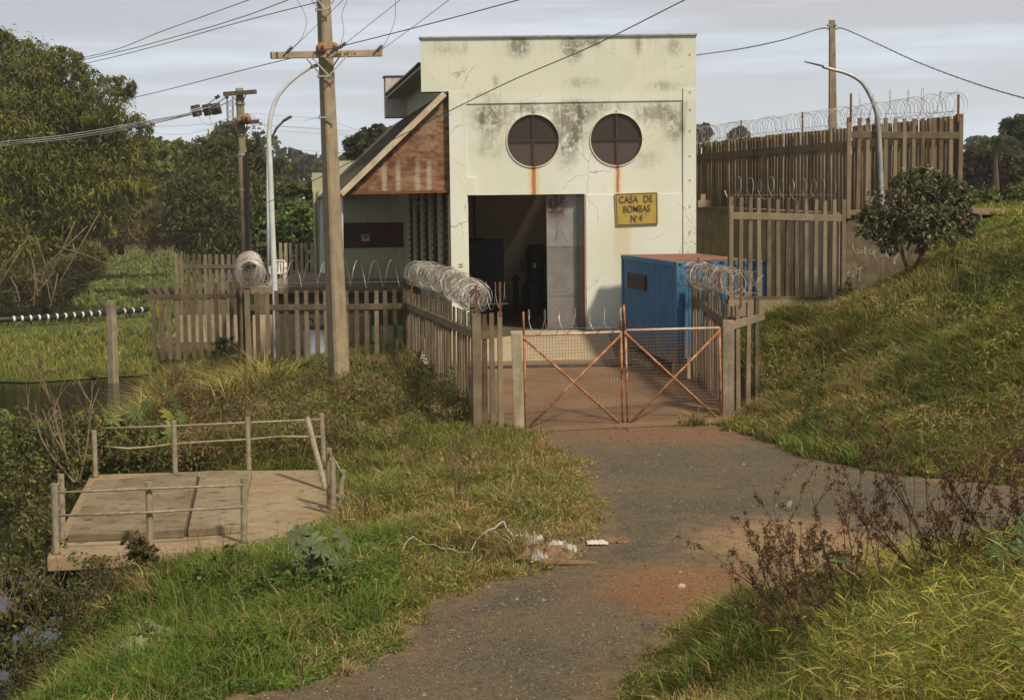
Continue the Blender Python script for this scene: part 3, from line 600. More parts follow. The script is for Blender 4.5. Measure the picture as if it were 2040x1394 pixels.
mb.prism([(DX0-1.3, 45.0, 1.1), (DX0-1.3, 45.0, .3), (DX0-1.3, 41.4, ya-.05), (DX0-1.3, 41.4, ya+.025)], (DX1-DX0+1.95, 0, 0)); part('entrance_ramp', mb, 'tan_wall', pump)
mb = MB(); mb.beam((DX0-1.4, 40.2, ya-.04), (DX1+1.0, 40.5, ya-.02), .3, .06); solo('drain_channel', mb, 'dark_steel', 'dark drain channel across the yard at the foot of the ramp', 'drain')
for dx in (fx(905), fx(1374)):
    pass
for py in (110, 185, 220, 262, 312, 360, 413, 463):
    mb = MB(); mb.tube([P(1372.5, py-2, 45.008 if py < 180 else 44.995), P(1374, py+1.5, 45.008 if py < 180 else 44.995), P(1376, py-2.5, 45.008 if py < 180 else 44.995)], .008, 4); part('exposed_rebar', mb, 'dark_steel', pump)
for py in (527, 532): mb = MB(); mb.tube([P(914, py, 44.995), P(922, py-.5, 44.995)], .013, 4); part('wall_slot', mb, 'dark_steel', pump)
# inside: control cabinet, pump
mb = MB(); a, b = P(930, 500, 51.5), P(1003, 500, 51.5); mb.box(a.x, b.x, 51.5, 52.4, 1.085, P(960, 478, 51.5).z); mb.box(a.x, P(968, 480, 51.5).x, 51.55, 52.3, P(960, 478, 51.5).z+.001, P(960, 475, 51.5).z)
cab = solo('control_cabinet', mb, 'black_plastic', 'tall black cabinet standing inside the dark doorway', 'cabinet', bevel=.02)
c_ = P(1068, 560, 52); zb = 1.085
pm = thing('pump_motor', 'dark rounded pump motor inside the open doorway', 'pump', (c_.x, 52, zb))
mb = MB(); mb.tube([(c_.x, 52, zb), (c_.x, 52, zb+1.0), (c_.x, 52, zb+1.15), (c_.x, 52, P(1068, 500, 52).z), (c_.x, 52, P(1068, 489, 52).z), (c_.x, 52, P(1068, 487, 52).z)], [.55, .5, .36, .37, .3, .15], 14); part('motor_body', mb, 'black_plastic', pm)
mb = MB(); mb.box(c_.x-.52, c_.x-.3, 51.8, 52.2, zb+1.4, zb+1.8); part('junction_box', mb, 'black_plastic', pm)
mb = MB(); q = P(1065, 528, 51.6); mb.box(q.x-.05, q.x+.05, 51.60, 51.62, q.z-.09, q.z+.07); part('label_plate', mb, 'sticker_white', pm)
mb = MB(); q = P(1028, 600, 52); mb.tube([(q.x, 52, zb), (q.x, 52, zb+1.35)], .09, 8); mb.tube([(q.x-.14, 52, zb+1.2), (q.x+.14, 52, zb+1.2)], .05, 8); solo('valve_stem', mb, 'black_plastic', 'dark upright valve stem between cabinet and pump inside the doorway', 'valve')
# sign
a = P(1225, 386, 44.97); b = P(1310, 383, 44.97); c_ = P(1311, 447, 44.97); d_ = P(1228, 450, 44.97)
sg = thing('sign', 'yellow plate lettered CASA DE BOMBAS N 4 on the cream facade', 'sign', (a+c_)/2)
mb = MB(); mb.prism([a, b, c_, d_], (0, .03, 0)); part('plate', mb, 'sign_yellow', sg)
ctr = (a+b+c_+d_)/4
mb = MB()
inn = [ctr+(q-ctr)*.945 for q in (a, b, c_, d_)]
for i in range(4):
    p_, q_ = inn[i-1]-V((0, .004, 0)), inn[i]-V((0, .004, 0)); mb.beam(p_, q_, .022, .006, up=(0, 1, 0))
part('border', mb, 'sign_brown', sg)
for q in (P(1289, 425, 44.962), P(1259, 441, 44.962)):
    mb = MB(); mb.prism([(q.x+R.uniform(.015, .045)*math.cos(t), q.y, q.z+R.uniform(.015, .04)*math.sin(t)) for t in np.linspace(0, 6.28, 9)[:-1]], (0, -.003, 0)); part('paint_chip', mb, 'galvanised', sg)
def text_mesh(txt, size, xs_=1., ext=.004):
    cu = bpy.data.curves.new('txt', 'FONT'); cu.body = txt; cu.size = size; cu.align_x = 'CENTER'; cu.align_y = 'CENTER'; cu.extrude = ext; cu.offset = .002
    o = bpy.data.objects.new('txt', cu); C.objects.link(o); dg = bpy.context.evaluated_depsgraph_get(); dg.update()
    me = bpy.data.meshes.new_from_object(o.evaluated_get(dg)); bpy.data.objects.remove(o); me.transform(Matrix.Diagonal((xs_, 1, 1, 1))); return me
def text_part(txt, pos, size, mat, parent, xs_=1., roll=0., name='lettering'):
    me = text_mesh(txt, size, xs_); me.transform(Matrix.Rotation(roll, 4, 'Y') @ Matrix.Rotation(math.pi/2, 4, 'X')); o = link(name, me, mat, parent); o.location = V(pos)-rootloc(parent); return o
for txt, px, py, sp in (('C A S A', 1252, 398, .74), ('D E', 1291, 396.5, .74), ('B O M B A S', 1268.5, 416.5, .68), ('N', 1261.5, 436, .74), ('4', 1276.5, 434.5, .8), ('\u00b7', 1269, 432, .8)):
    text_part(txt.replace(' ', '\u200a' if False else ''), P(px, py, 44.955), .29, 'sign_brown', sg, sp*1.08, -.03)
# board on the wing wall
mb = MB(); mb.prism([P(683, 444, 58.92), P(803, 443, 58.92), P(803, 492, 58.92), P(683, 494, 58.92)], (0, .05, 0)); nb = solo('wall_board', mb, 'board_red', 'dark red board fixed to the shaded wing wall', 'board')
mb = MB(); mb.prism([P(720, 467, 58.91), P(736, 467, 58.91), P(736, 480, 58.91), P(720, 480, 58.91)], (0, .006, 0)); st_ = solo('sticker', mb, 'sticker_white', 'small white notice with a dark eye-like mark on the dark red board', 'notice')
mb = MB()
q = P(728, 473, 58.905); mb.tube([(q.x+.09*math.cos(t), q.y, q.z+.07*math.sin(t)) for t in np.linspace(0, 6.28, 17)[:-1]], .014, 4, closed=True); mb.tube([(q.x-.02, q.y, q.z), (q.x+.05, q.y, q.z+.03)], .03, 5)
for s_ in ((721.5, 468.5, 734.5, 468.5), (734.5, 468.5, 734.5, 475), (721.5, 468.5, 721.5, 477)): mb.beam(P(s_[0], s_[1], 58.905), P(s_[2], s_[3], 58.905), .012, .02, up=(0, 1, 0))
part('printed_mark', mb, 'black_plastic', st_)
# ================================================================ fences
PALE = {}
def pale_mesh(h, w, d, top=None):
    key = (round(h, 2), w, d, top)
    if key not in PALE:
        mb = MB()
        if top is None: mb.quadbox([(-w/2, -d/2, 0), (w/2, -d/2, 0), (w/2, d/2, 0), (-w/2, d/2, 0)], [(-w*.42, -d*.42, h), (w*.42, -d*.42, h), (w*.42, d*.42, h), (-w*.42, d*.42, h)])
        else:                       # broken: upper end snapped and leaning
            hh = h-.42; mb.box(-w/2, w/2, -d/2, d/2, 0, hh); mb.beam((0, 0, hh), (top, -.06, h-.05), w*.9, d*.9, up=(0, 1, 0))
        me = mb.mesh('pale'); PALE[key] = me
    return PALE[key]
def fence(label, a, b, ha, n, group=None, w=.1, d=.075, mat='fence_concrete', rail=.47, rail_h=.18, rail_d=.1, posts=(0, 1), post_w=.16, broken={}, bottom=False, brackets=(), hb=None, front=None, post_h=.02, rails=True):
    """a, b: feet of the two end posts in the world; ha/hb: heights at the ends"""
    a = V(a); b = V(b); hb = hb or ha; d3 = b-a; ang = math.atan2(d3.y, d3.x); u = V((math.cos(ang), math.sin(ang), 0)); nv = V((-u.y, u.x, 0))
    t = thing('fence', label, 'fence', a, group)
    for i in range(n):
        f = (i+.5)/n if not posts else (i+1)/(n+1)
        h = (ha*(1-f)+hb*f)+R.uniform(-.012, .012); q = a.lerp(b, f)
        me = pale_mesh(ha if i in broken else round(h*25)/25, w, d, broken.get(i))
        o = bpy.data.objects.new('pale', me); C.objects.link(o); o.parent = t; o.location = q-a+V((R.uniform(-.006, .006), 0, -.02)); o.rotation_euler = (R.uniform(-.012, .012), R.uniform(-.012, .012), ang)
        if not me.materials: me.materials.append(M[mat])
    if rails:
        mb = MB(); mb.beam(a+V((0, 0, ha-rail))-u*.06, b+V((0, 0, hb-rail))+u*.06, rail_d, rail_h); part('rail', mb, mat, t, bevel=.012)
    if bottom:
        mb = MB(); mb.beam(a+V((0, 0, .06))-u*.06, b+V((0, 0, .06))+u*.06, rail_d, rail_h*.8); part('rail', mb, mat, t, bevel=.012)
    for f in posts:
        q = a.lerp(b, f); mb = MB(); hh = ha*(1-f)+hb*f+post_h; mb.obox(q+V((0, 0, hh/2-.05)), u*post_w/2, nv*post_w/2, V((0, 0, hh/2+.05))); part('post', mb, mat, t, bevel=.012)
    for f in brackets:
        q = a.lerp(b, f); hh = ha*(1-f)+hb*f; mb = MB(); mb.beam(q+V((0, -.05, hh-.1)), q+V((.0, -.05, hh+.62)), .05, .05); part('bracket', mb, 'rust_iron', t)
    return t
def coil(label, path, rad, pitch, mat='razor_steel', wire=.007, group=None, squash=1., jit=.06, base=None):
    path = [V(p) for p in path]; seg = [(path[i+1]-path[i]).length for i in range(len(path)-1)]; T = sum(seg); pts = []
    n = int(T/pitch*22); ph = R.uniform(0, 6)
    for i in range(n+1):
        s_ = T*i/n; k_ = 0
        while k_ < len(seg)-1 and s_ > seg[k_]: s_ -= seg[k_]; k_ += 1
        d = (path[k_+1]-path[k_]).normalized(); c_ = path[k_]+d*s_; sx = d.cross(V((0, 0, 1))).normalized()
        a = 2*math.pi*i/22+ph; lp = int(i/22); rr = random.Random(lp*7+int(rad*1000)); q = rad*(1+rr.uniform(-jit, jit)*1.5); wob = V((rr.uniform(-1, 1), rr.uniform(-1, 1), rr.uniform(-1, 1)))*rad*jit
        fw = d*pitch*(.9 if pitch < .12 else 0)*math.sin(a*2+lp)
        pts.append(c_+sx*q*math.cos(a)+V((0, 0, q*squash*math.sin(a)))+wob+fw)
    mb = MB(); mb.tube(pts, wire, 3)
    for z_ in (rad*.55,): mb.tube([p+V((0, 0, -rad*.6)) for p in path], .006, 3)
    return solo('razor_wire', mb, mat, label, 'razor wire', base=path[0], group=group)
GR1 = 'concrete pale fence sections round the yard'
# gate-side fence, left: short front panel and long side panel
zc = lambda p: V((p.x, p.y, p.z))
FA = P(951, 858, 32.2); 
fence('short brown concrete fence panel joining the leaning gate post on the pond side', FA, GP0+V((-.16, -.02, 0)), 2.52, 3, GR1, w=.118, posts=(0,), post_w=.2, brackets=(.02, .78))
FB = P(818, 748, 46.2)
fence('long concrete slat fence running back from the gate under a dense white razor coil', FA+V((-.05, .25, .05)), FB, 2.5, 34, GR1, w=.15, d=.04, hb=2.62, rail_d=.14, posts=(1,), brackets=(.5, .93))
FL = P(497, 748, 46.2)
fence('wide concrete pale fence behind the thick utility pole', FL, FB+V((-.12, 0, 0)), 2.62, 15, GR1, w=.145, hb=2.66, rail=.52, brackets=(.02,))
FM = P(480, 712, 53.6); FN = P(294, 716, 53.6)
fence('concrete pale fence at the swamp edge with its end pales snapped', FN, FM, 2.72, 11, GR1, w=.15, broken={0: -.16, 1: -.18, 2: -.14}, rail=.5, posts=(1,))
fence('concrete fence panel seen end-on under a stacked razor coil', FL+V((-.12, .2, 0)), FM+V((.05, .1, 0)), 2.66, 18, GR1, w=.13, d=.05, hb=2.72)
FO, FQ = P(355, 640, 71.5), P(492, 640, 71.5)
fence('dim concrete pale fence farther back beside the pond', FO, FQ, 3.2, 11, GR1, w=.17, rail=.6, mat='fence_concrete')
FQ2 = P(505, 600, 76)
# pale light fence by the wing
fa, fb = P(556, 572, 66.5), P(628, 571, 66.5)
fence('light weathered pale fence beside the pump house wing', fa, fb, 1.95, 7, None, w=.15, mat='pale_concrete', posts=(), rails=False, bottom=True)
mb = MB(); q = P(480, 560, 75.5); mb.box(q.x, P(500, 560, 75.5).x, 75.3, 75.7, -.4, P(490, 480, 75.5).z); 
# right of the gate
RA = GP1+V((.12, .02, 0)); RB = P(1516, 800, 34.0)
fence('short concrete fence panel between gate post and grass bank', RA, RB, 2.42, 3, GR1, w=.118, posts=(), brackets=(.25,), rail=.46)
RC = P(1384, 757, 38.0)
fence('concrete slat fence in front of the blue container', RA+V((.05, .35, 0)), RC, 2.35, 15, GR1, w=.12, d=.05, hb=2.55, rail=.48, posts=(1,), brackets=(.35, .9))
# upper right
UA, UB = P(1455, 600, 37.9), P(1678, 601, 38.9)
fence('tall concrete pale fence on a footing beside the retaining wall', UA, UB, 2.62, 11, GR1, w=.118, d=.08, bottom=True, posts=(0, 1), post_w=.115, post_h=0, rail=.47)
mb = MB(); mb.beam(UA+V((-.1, .0, -.17)), UB+V((.1, 0, -.17)), .22, .42); solo('fence_footing', mb, 'old_wall', 'rough concrete footing under the tall pale fence', 'footing')
TA, TB = P(1690, 428, 40.0), P(1911, 430, 40.0)
fence('high concrete pale fence on top of the graffitied wall', TA, TB, 2.55, 11, GR1, mat='fence_light', w=.105, d=.08, posts=(0, 1), post_w=.115, post_h=0, rail=.45, brackets=(.01, .97), bottom=True)
TB2 = P(1908, 425, 40.35); TC = V((P(1380, 404, 57).x, 57, 4.62)); TC2 = TC+(TC-TB2)*.12
fence('very long dark slat fence on the embankment behind the pump house', TB2, TC2, 2.6, 84, GR1, w=.125, d=.095, mat='fence_light', hb=2.42, posts=(0, 1), rail=.55, rail_h=.24, brackets=(.22, .45, .68, .9))
# retaining walls
mb = MB(); wr = P(1830, 480, 40.05); mb.quadbox([(WA.x, 40.055, 1.3), (wr.x, 40.055, 1.3), (wr.x, 40.3, 1.3), (WA.x, 40.3, 1.3)], [(WA.x, 40.055, WA.z), (wr.x, 40.055, WA.z), (wr.x, 40.3, WA.z), (WA.x, 40.3, WA.z)])
rw = solo('retaining_wall', mb, 'old_wall', 'dark stained retaining wall with white scribbled graffiti behind the small tree', 'wall', base=(WA.x, 40.05, 1.3))
strokes = [[(1698, 486), (1701, 500), (1709, 507), (1711, 500), (1707, 496)], [(1717, 497), (1716, 506)], [(1723, 492), (1722, 506), (1727, 506)], [(1735, 496), (1730, 502), (1736, 507)], [(1739, 506), (1745, 500), (1741, 498), (1738, 503), (1747, 520)], [(1755, 496), (1756, 512)],
           [(1757, 498), (1759, 508), (1763, 511), (1767, 505), (1768, 494), (1770, 515)], [(1772, 496), (1775, 503), (1778, 495)], [(1786, 497), (1790, 504), (1786, 513), (1782, 516), (1782, 527)],
           [(1688, 548), (1693, 538), (1689, 531), (1694, 530)], [(1698, 552), (1700, 535), (1703, 524)], [(1706, 548), (1705, 530), (1708, 527)], [(1712, 546), (1714, 530), (1718, 534)], [(1696, 534), (1712, 536)], [(1712, 560), (1713, 545)], [(1701, 556), (1702, 540)]]
mb = MB()
for s_ in strokes:
    for i in range(len(s_)-1): mb.beam(P(*s_[i], 40.05), P(*s_[i+1], 40.05), .055 if s_[0][0] > 1750 else .04, .006, up=(0, 1, 0))
simple('graffiti_paint', (.32, .285, .215), (.20, .168, .12), 6, .9); part('graffiti', mb, 'graffiti_paint', rw)
mb = MB(); d_ = (V((WB.x, WB.y, 0))-V((WA.x, WA.y, 0))); nn = V((d_.y, -d_.x, 0)).normalized()*.12; far_ = WA+(WB-WA)*1.15
mb.quadbox([V((WA.x, WA.y, .3))-nn, V((WA.x, WA.y, .3))+nn, V((far_.x, far_.y, .3))+nn, V((far_.x, far_.y, .3))-nn], [WA-nn, WA+nn, far_+nn, far_-nn])
o = solo('retaining_wall', mb, 'mould_wall', 'long mouldy retaining wall running back beside the blue container', 'wall', base=(WA.x, WA.y, .3))
mb = MB(); mb.beam(WA+V((0, .02, .0)), far_+V((0, 0, .0)), .42, .10); solo('wall_coping', mb, 'old_wall', 'thin concrete ledge along the long mouldy retaining wall', 'ledge')
mb = MB(); q = P(1398, 407, 54); mb.box(q.x-.15, q.x+.3, 53.8, 54.2, q.z-.1, q.z+.15); mb.box(q.x-.05, q.x+.12, 53.85, 54.1, q.z+.151, q.z+.36); solo('concrete_block', mb, 'tan_wall', 'broken concrete block on the ledge beside the facade corner', 'block')
# razor wire
GRW = 'razor wire coils along the fence tops'
top = lambda p, h: V((p.x, p.y, p.z+h))
e0 = P(948, 590, 32.3); e1 = P(822, 549, 46.2)
mid_ = e0.lerp(e1, .36)+V((.06, 0, .12))
coil('dense white razor coil on the long slat fence beside the gate', [e1+V((.05, .3, .05)), e1.lerp(mid_, .5)+V((-.03, 0, .1)), mid_, e0+V((.05, -.1, -.05))], .275, .085, group=GRW, jit=.2, wire=.007)
coil('loose razor loops above the short panel left of the gate', [P(950, 590, 32.2), P(1012, 588, 32.3)], .3, .2, group=GRW)
coil('thin stretched razor loops above the fence behind the thick utility pole', [P(505, 548, 46.1), P(800, 545, 46.1)], .42, .5, group=GRW, wire=.009)
coil('stacked grey razor coil over the end-on fence panel', [P(501, 547, 46.4), P(497, 540, 48.5), P(495, 530, 51), P(497, 522, 54)], .38, .12, group=GRW, jit=.13)
coil('tangled thin razor loops beside the wooden pole at the back', [P(488, 490, 70), P(528, 480, 70)], .55, .45, group=GRW, wire=.008)
coil('rusty razor coil on the fence in front of the blue container', [P(1384, 549, 38.2), P(1440, 556, 35.2), P(1476, 566, 34.0), P(1515, 570, 34.0)], .285, .11, 'razor_rust', group=GRW, jit=.1)
coil('silvery razor tangle at the container end of the rusty coil', [P(1380, 546, 38.2), P(1418, 556, 36.2)], .3, .11, group=GRW, jit=.2)
coil('loose razor loops stretched over the left gate leaf', [P(1048, 643, 32.5), P(1236, 636, 33.05)], .27, .34, group=GRW, wire=.0085)
coil('wavy razor loops above the tall pale fence beside the retaining wall', [P(1455, 376, 37.9), P(1660, 376, 38.8)], .27, .3, group=GRW, wire=.0085, jit=.12)
coil('long regular razor coil along the embankment fence', [TB2+V((0, 0, 2.9)), TC2+V((0, 0, 2.68))], .31, .2, group=GRW, wire=.007)
coil('loose tall razor loops above the high pale fence on the wall', [P(1690, 212, 40), P(1900, 206, 40)], .37, .42, group=GRW, wire=.0065, jit=.12)
# ================================================================ gate
def gatepost(p, px0, px1, pyt, label, lean=0.):
    wd = (px1-px0)/3000*p.y; h = 2.05; mb = MB(); mb.quadbox([(p.x-wd/2, p.y-.1, p.z-.2), (p.x+wd/2, p.y-.1, p.z-.2), (p.x+wd/2, p.y+.12, p.z-.2), (p.x-wd/2, p.y+.12, p.z-.2)], [(p.x-wd/2+lean, p.y-.1, P(1000, pyt, p.y).z), (p.x+wd/2+lean, p.y-.1, P(1000, pyt, p.y).z), (p.x+wd/2+lean, p.y+.12, P(1000, pyt, p.y).z), (p.x-wd/2+lean, p.y+.12, P(1000, pyt, p.y).z)])
    return solo('gate_post', mb, 'post_concrete', label, 'post', base=p, bevel=.015)
gatepost(GP0+V((.07, 0, 0)), 1024, 1045, 663, 'pale concrete gate post at the hinge of the mesh gate leaf under razor loops', -.04)
gatepost(GP1, 1438, 1461, 643, 'stained concrete gate post beside the grass bank')
def leaf(label, hp, px_pts, ya, yb, extra):
    TL, TR, BR, BL = [P(a, b, y_) for (a, b), y_ in zip(px_pts, (ya, yb, yb, ya))]
    t = thing('gate_leaf', label, 'gate', (BL.x, BL.y, BL.z), 'rusty gate leaves')
    mb = MB()
    for a, b in ((TL, BL), (TR, BR), (BL, BR)): mb.tube([a, b], .027, 8)
    for a, b in extra: mb.tube([a, b], .024, 8)
    part('frame', mb, 'gate_rust', t, smooth=True)
    mb = MB(); mb.tube([TL, TR], .03, 8); part('top_rail', mb, 'gate_pale', t, smooth=True)
    for a, b in ((TL.lerp(BL, .03), TR.lerp(BR, .97)), (TR.lerp(BR, .03), TL.lerp(BL, .97))):
        mb = MB(); mb.tube([a+V((0, -.03 if a.x < b.x and a is not TR else -.03, 0)), b+V((0, -.03, 0))], .027, 8); part('brace', mb, 'gate_rust', t, smooth=True)
    mb = MB(); W = (TR-TL).length; Hh = (TL-BL).length
    n = int(W/.07)
    for i in range(1, n): f = i/n; mb.tube([TL.lerp(TR, f), BL.lerp(BR, f)], .0034, 3)
    n = int(Hh/.07)
    for i in range(1, n): f = i/n; mb.tube([TL.lerp(BL, f), TR.lerp(BR, f)], .0034, 3)
    part('wire_mesh', mb, 'mesh_wire', t)
    return t, TL, TR, BR, BL
gl, *_g = leaf('wide mesh gate leaf with crossed rusty braces, hinged under loose razor loops', None, [(1044, 668), (1237, 661), (1241, 853), (1048, 861)], 32.45, 33.0,
     [(P(1043.5, 668, 32.45), P(1042.5, 621, 32.45)), (P(1237, 661, 33.0), P(1236, 612, 33.0))])
gr_, *_g2 = leaf('mesh gate leaf with crossed rusty braces in front of the container', None, [(1246, 658), (1433, 653), (1437, 845), (1251, 852)], 33.0, 33.55, [(P(1245.5, 658, 33.0), P(1242.5, 607, 33.0))])
mb = MB(); q = P(1243, 736, 32.93); mb.box(q.x-.1, q.x+.1, q.y-.02, q.y+.02, q.z-.03, q.z+.03); mb.tube([(q.x, q.y-.04, q.z), (q.x+.05, q.y-.06, q.z-.08), (q.x-.05, q.y-.06, q.z-.08), (q.x, q.y-.04, q.z)], .012, 6); part('latch', mb, 'rust_iron', gl)
# ================================================================ container
N0 = P(1361, 725, 38.3); N0.x = P(1348, 725, 38.3).x; u = V((math.cos(math.radians(8)), math.sin(math.radians(8)), 0)); v = V((KX, 1, 0)).normalized(); up = V((0, 0, 1))
CW, CL, CH = 2.36, 6.06, 2.6
ct = thing('shipping_container', 'blue corrugated shipping container with rust red roof standing on blocks', 'container', N0)
q = lambda a, b, c: N0+u*a+v*b+up*c
def corr_wall(p, e, length, h, n, depth, out):     # trapezoid corrugation
    m = MB(); prof = []
    for i in range(n):
        x = length*i/n; s_ = length/n; prof += [(x, 0), (x+s_*.3, 0), (x+s_*.5, depth), (x+s_*.8, depth)]
    prof.append((length, 0))
    for x, dd in prof: m.v += [tuple(p+e*x-out*dd), tuple(p+e*x-out*dd+up*h)]
    for i in range(len(prof)-1): m.f.append((2*i, 2*i+2, 2*i+3, 2*i+1))
    return m
nvl = V((-v.y, v.x, 0)); nfr = V((u.y, -u.x, 0))
part('side_panel', corr_wall(q(.03, .12, .15), v, CL-.24, CH-.26, 24, .035, nvl), 'container_blue', ct)
part('end_panel', corr_wall(q(.12, .03, .15), u, CW-.24, CH-.26, 9, .035, nfr), 'container_blue', ct)
mb = MB(); mb.quadbox([q(.07, .07, .1), q(CW-.02, .07, .1), q(CW-.02, CL, .1), q(.07, CL, .1)], [q(.07, .07, CH-.04), q(CW-.02, .07, CH-.04), q(CW-.02, CL, CH-.04), q(.07, CL, CH-.04)]); part('body', mb, 'container_blue', ct)
mb = MB(); mb.beam(q(.06, .1, CH-.06), q(.06, CL-.1, CH-.06), .1, .12); mb.beam(q(.1, .06, CH-.06), q(CW-.1, .06, CH-.06), .1, .12); mb.beam(q(.06, .1, .075), q(.06, CL-.1, .075), .1, .15); mb.beam(q(.1, .06, .075), q(CW-.1, .06, .075), .1, .15); part('rail', mb, 'container_blue', ct, bevel=.008)
for a, b in ((0, 0), (CW-.16, 0), (0, CL-.16), (CW-.16, CL-.16)):
    mb = MB(); mb.quadbox([q(a, b, .118), q(a+.16, b, .118), q(a+.16, b+.16, .118), q(a, b+.16, .118)], [q(a, b, CH-.122), q(a+.16, b, CH-.122), q(a+.16, b+.16, CH-.122), q(a, b+.16, CH-.122)]); pp = part('corner_post', mb, 'container_blue', ct, bevel=.01)
    for z in (0, CH-.12):
        mb = MB(); mb.quadbox([q(a-.008, b-.008, z), q(a+.17, b-.008, z), q(a+.17, b+.17, z), q(a-.008, b+.17, z)], [q(a-.008, b-.008, z+.12), q(a+.17, b-.008, z+.12), q(a+.17, b+.17, z+.12), q(a-.008, b+.17, z+.12)])
        cc = part('corner_casting', mb, 'container_blue', pp, bevel=.012)
        mb = MB(); h_ = q(a+.085, b-.01, z+.06); mb.prism([h_+u*.034*math.cos(t)+up*.04*math.sin(t) for t in np.linspace(0, 6.28, 13)[:-1]], nfr*.003); mb2 = q(a-.01, b+.085, z+.06); mb.prism([mb2+v*.03*math.cos(t)+up*.04*math.sin(t) for t in np.linspace(0, 6.28, 13)[:-1]], nvl*.003)
        mb.f and part('casting_hole', mb, 'black_plastic', pp)
mb = MB(); mb.quadbox([q(.1, .1, CH-.039), q(CW-.1, .1, CH-.039), q(CW-.1, CL-.1, CH-.039), q(.1, CL-.1, CH-.039)], [q(.1, .1, CH+.004), q(CW-.1, .1, CH+.004), q(CW-.1, CL-.1, CH+.004), q(.1, CL-.1, CH+.004)]); part('roof', mb, 'container_roof', ct)
simple('grille_dark', (.09, .075, .055), (.06, .05, .04), 8, .7)
mb = MB()
for i in range(11): z = 1.72+i*.036; mb.beam(q(-.012, 3.2, z), q(-.012, 5.1, z), .03, .02)
for y_ in (3.2, 5.1): mb.beam(q(-.02, y_, 1.69), q(-.02, y_, 2.12), .03, .04)
mb.quadbox([q(-.004, 3.2, 1.69), q(0.02, 3.2, 1.69), q(.02, 5.1, 1.69), q(-.004, 5.1, 1.69)], [q(-.004, 3.2, 2.12), q(.02, 3.2, 2.12), q(.02, 5.1, 2.12), q(-.004, 5.1, 2.12)])
part('vent_grille', mb, 'grille_dark', ct)
gz = lambda p: float(yard_z(p.y))+.02
for lab, a, b, wd, dp, mat in (('pale concrete block under the near corner of the container', -.05, .0, .42, .3, 'tan_wall'), ('dark block under the far end of the container', -.15, 5.2, .5, .6, 'old_wall'), ('dark block under the fence end of the container', 1.9, .05, .4, .35, 'old_wall')):
    p_ = q(a, b, 0); z0 = gz(p_); mb = MB(); mb.quadbox([V((p_.x, p_.y, z0-.05)), V((p_.x, p_.y, z0-.05))+u*wd, V((p_.x, p_.y, z0-.05))+u*wd+v*dp, V((p_.x, p_.y, z0-.05))+v*dp], [V((p_.x, p_.y, N0.z-.002)), V((p_.x, p_.y, N0.z-.002))+u*wd, V((p_.x, p_.y, N0.z-.002))+u*wd+v*dp, V((p_.x, p_.y, N0.z-.002))+v*dp]); solo('concrete_block', mb, mat, lab, 'block', bevel=.01)
bs = thing('brick_stack', 'stack of dark red bricks under the middle of the container', 'bricks', q(.0, 3.2, 0)*1)
for i in range(12):
    p_ = q(.0+.26*(i % 3), 3.2+.13*(i//6), 0); z = gz(p_)-.01+.09*((i//3) % 2)+.1*(i//6 == 0)*0; mb = MB(); mb.quadbox(*[[V((p_.x, p_.y, z+k_))+u*a_+v*b_ for a_, b_ in ((0, 0), (.24, 0), (.24, .12), (0, .12))] for k_ in (0, .085)]); part('brick', mb, 'brick_red', bs)
mb = MB(); p_ = q(-.35, 1.5, 0); z = gz(p_); mb.quadbox(*[[V((p_.x, p_.y, z+k_))+u*a_+v*b_ for a_, b_ in ((0, 0), (.15, 0), (.15, 2.0), (0, 2.0))] for k_ in (0, .12)]); solo('timber_beam', mb, 'pale_concrete', 'pale beam lying on the yard beside the container', 'beam', bevel=.01)
# ================================================================ utility poles
def wire(label, pts, mat='cable_grey', r=.012, n=10, group=None, name='power_line'):
    """pts: world points, smoothed with a Catmull-Rom curve"""
    pts = [V(p) for p in pts]; out = []
    for i in range(len(pts)-1):
        p0, p1, p2, p3 = pts[max(0, i-1)], pts[i], pts[i+1], pts[min(len(pts)-1, i+2)]
        for j in range(n):
            t = j/n; out.append(.5*((2*p1)+(p2-p0)*t+(2*p0-5*p1+4*p2-p3)*t*t+(3*p1-p0-3*p2+p3)*t**3))
    out.append(pts[-1]); mb = MB(); mb.tube(out, r, 4); return solo(name, mb, mat, label, 'cable', group=group)
GW = 'overhead lines'
def smooth_pts(pts, n=6):
    out = []
    for i in range(len(pts)-1):
        p0, p1, p2, p3 = pts[max(0, i-1)], pts[i], pts[i+1], pts[min(len(pts)-1, i+2)]
        for j in range(n): t = j/n; out.append(.5*((2*p1)+(p2-p0)*t+(2*p0-5*p1+4*p2-p3)*t*t+(3*p1-p0-3*p2+p3)*t**3))
    return out+[pts[-1]]
b0 = P(678, 800, 39.5); t0 = P(642, -60, 39.5)
up1 = thing('utility_pole', 'thick square concrete utility pole with two crossarms in front of the pump house', 'utility pole', b0)
mb = MB()
def sq(c, s, rot):
    o = []
    for k_ in range(4):
        a = rot+math.pi/2*k_
        for da in (-.13, .13): o.append(c+V((math.cos(a+da)*s*.707, math.sin(a+da)*s*.707, 0)))
    return o
rings = [sq(b0+V((0, 0, -.3)), .42, math.radians(36+45)), sq(b0.lerp(t0, .5), .325, math.radians(36+45)), sq(t0, .245, math.radians(36+45))]
for r_ in rings: mb.v += [tuple(p) for p in r_]
for i in range(2):
    for j in range(8): mb.f.append((i*8+j, i*8+(j+1) % 8, i*8+8+(j+1) % 8, i*8+8+j))
mb.f += [tuple(reversed(range(8))), tuple(range(16, 24))]
sh = part('shaft', mb, 'pole_concrete', up1)
axis = lambda py: P(0, 0, 1) if False else b0.lerp(t0, (800-py)/860)
mb = MB()
for i in range(26): c_ = axis(560+i*4.6)+V((-.03, -.23, 0)); mb.obox(c_+V((R.uniform(-.01, .01), 0, 0)), (.02+R.uniform(0, .015), 0, 0), (0, .01, 0), (0, 0, .018))
part('cast_lettering', mb, 'pole_concrete', sh)
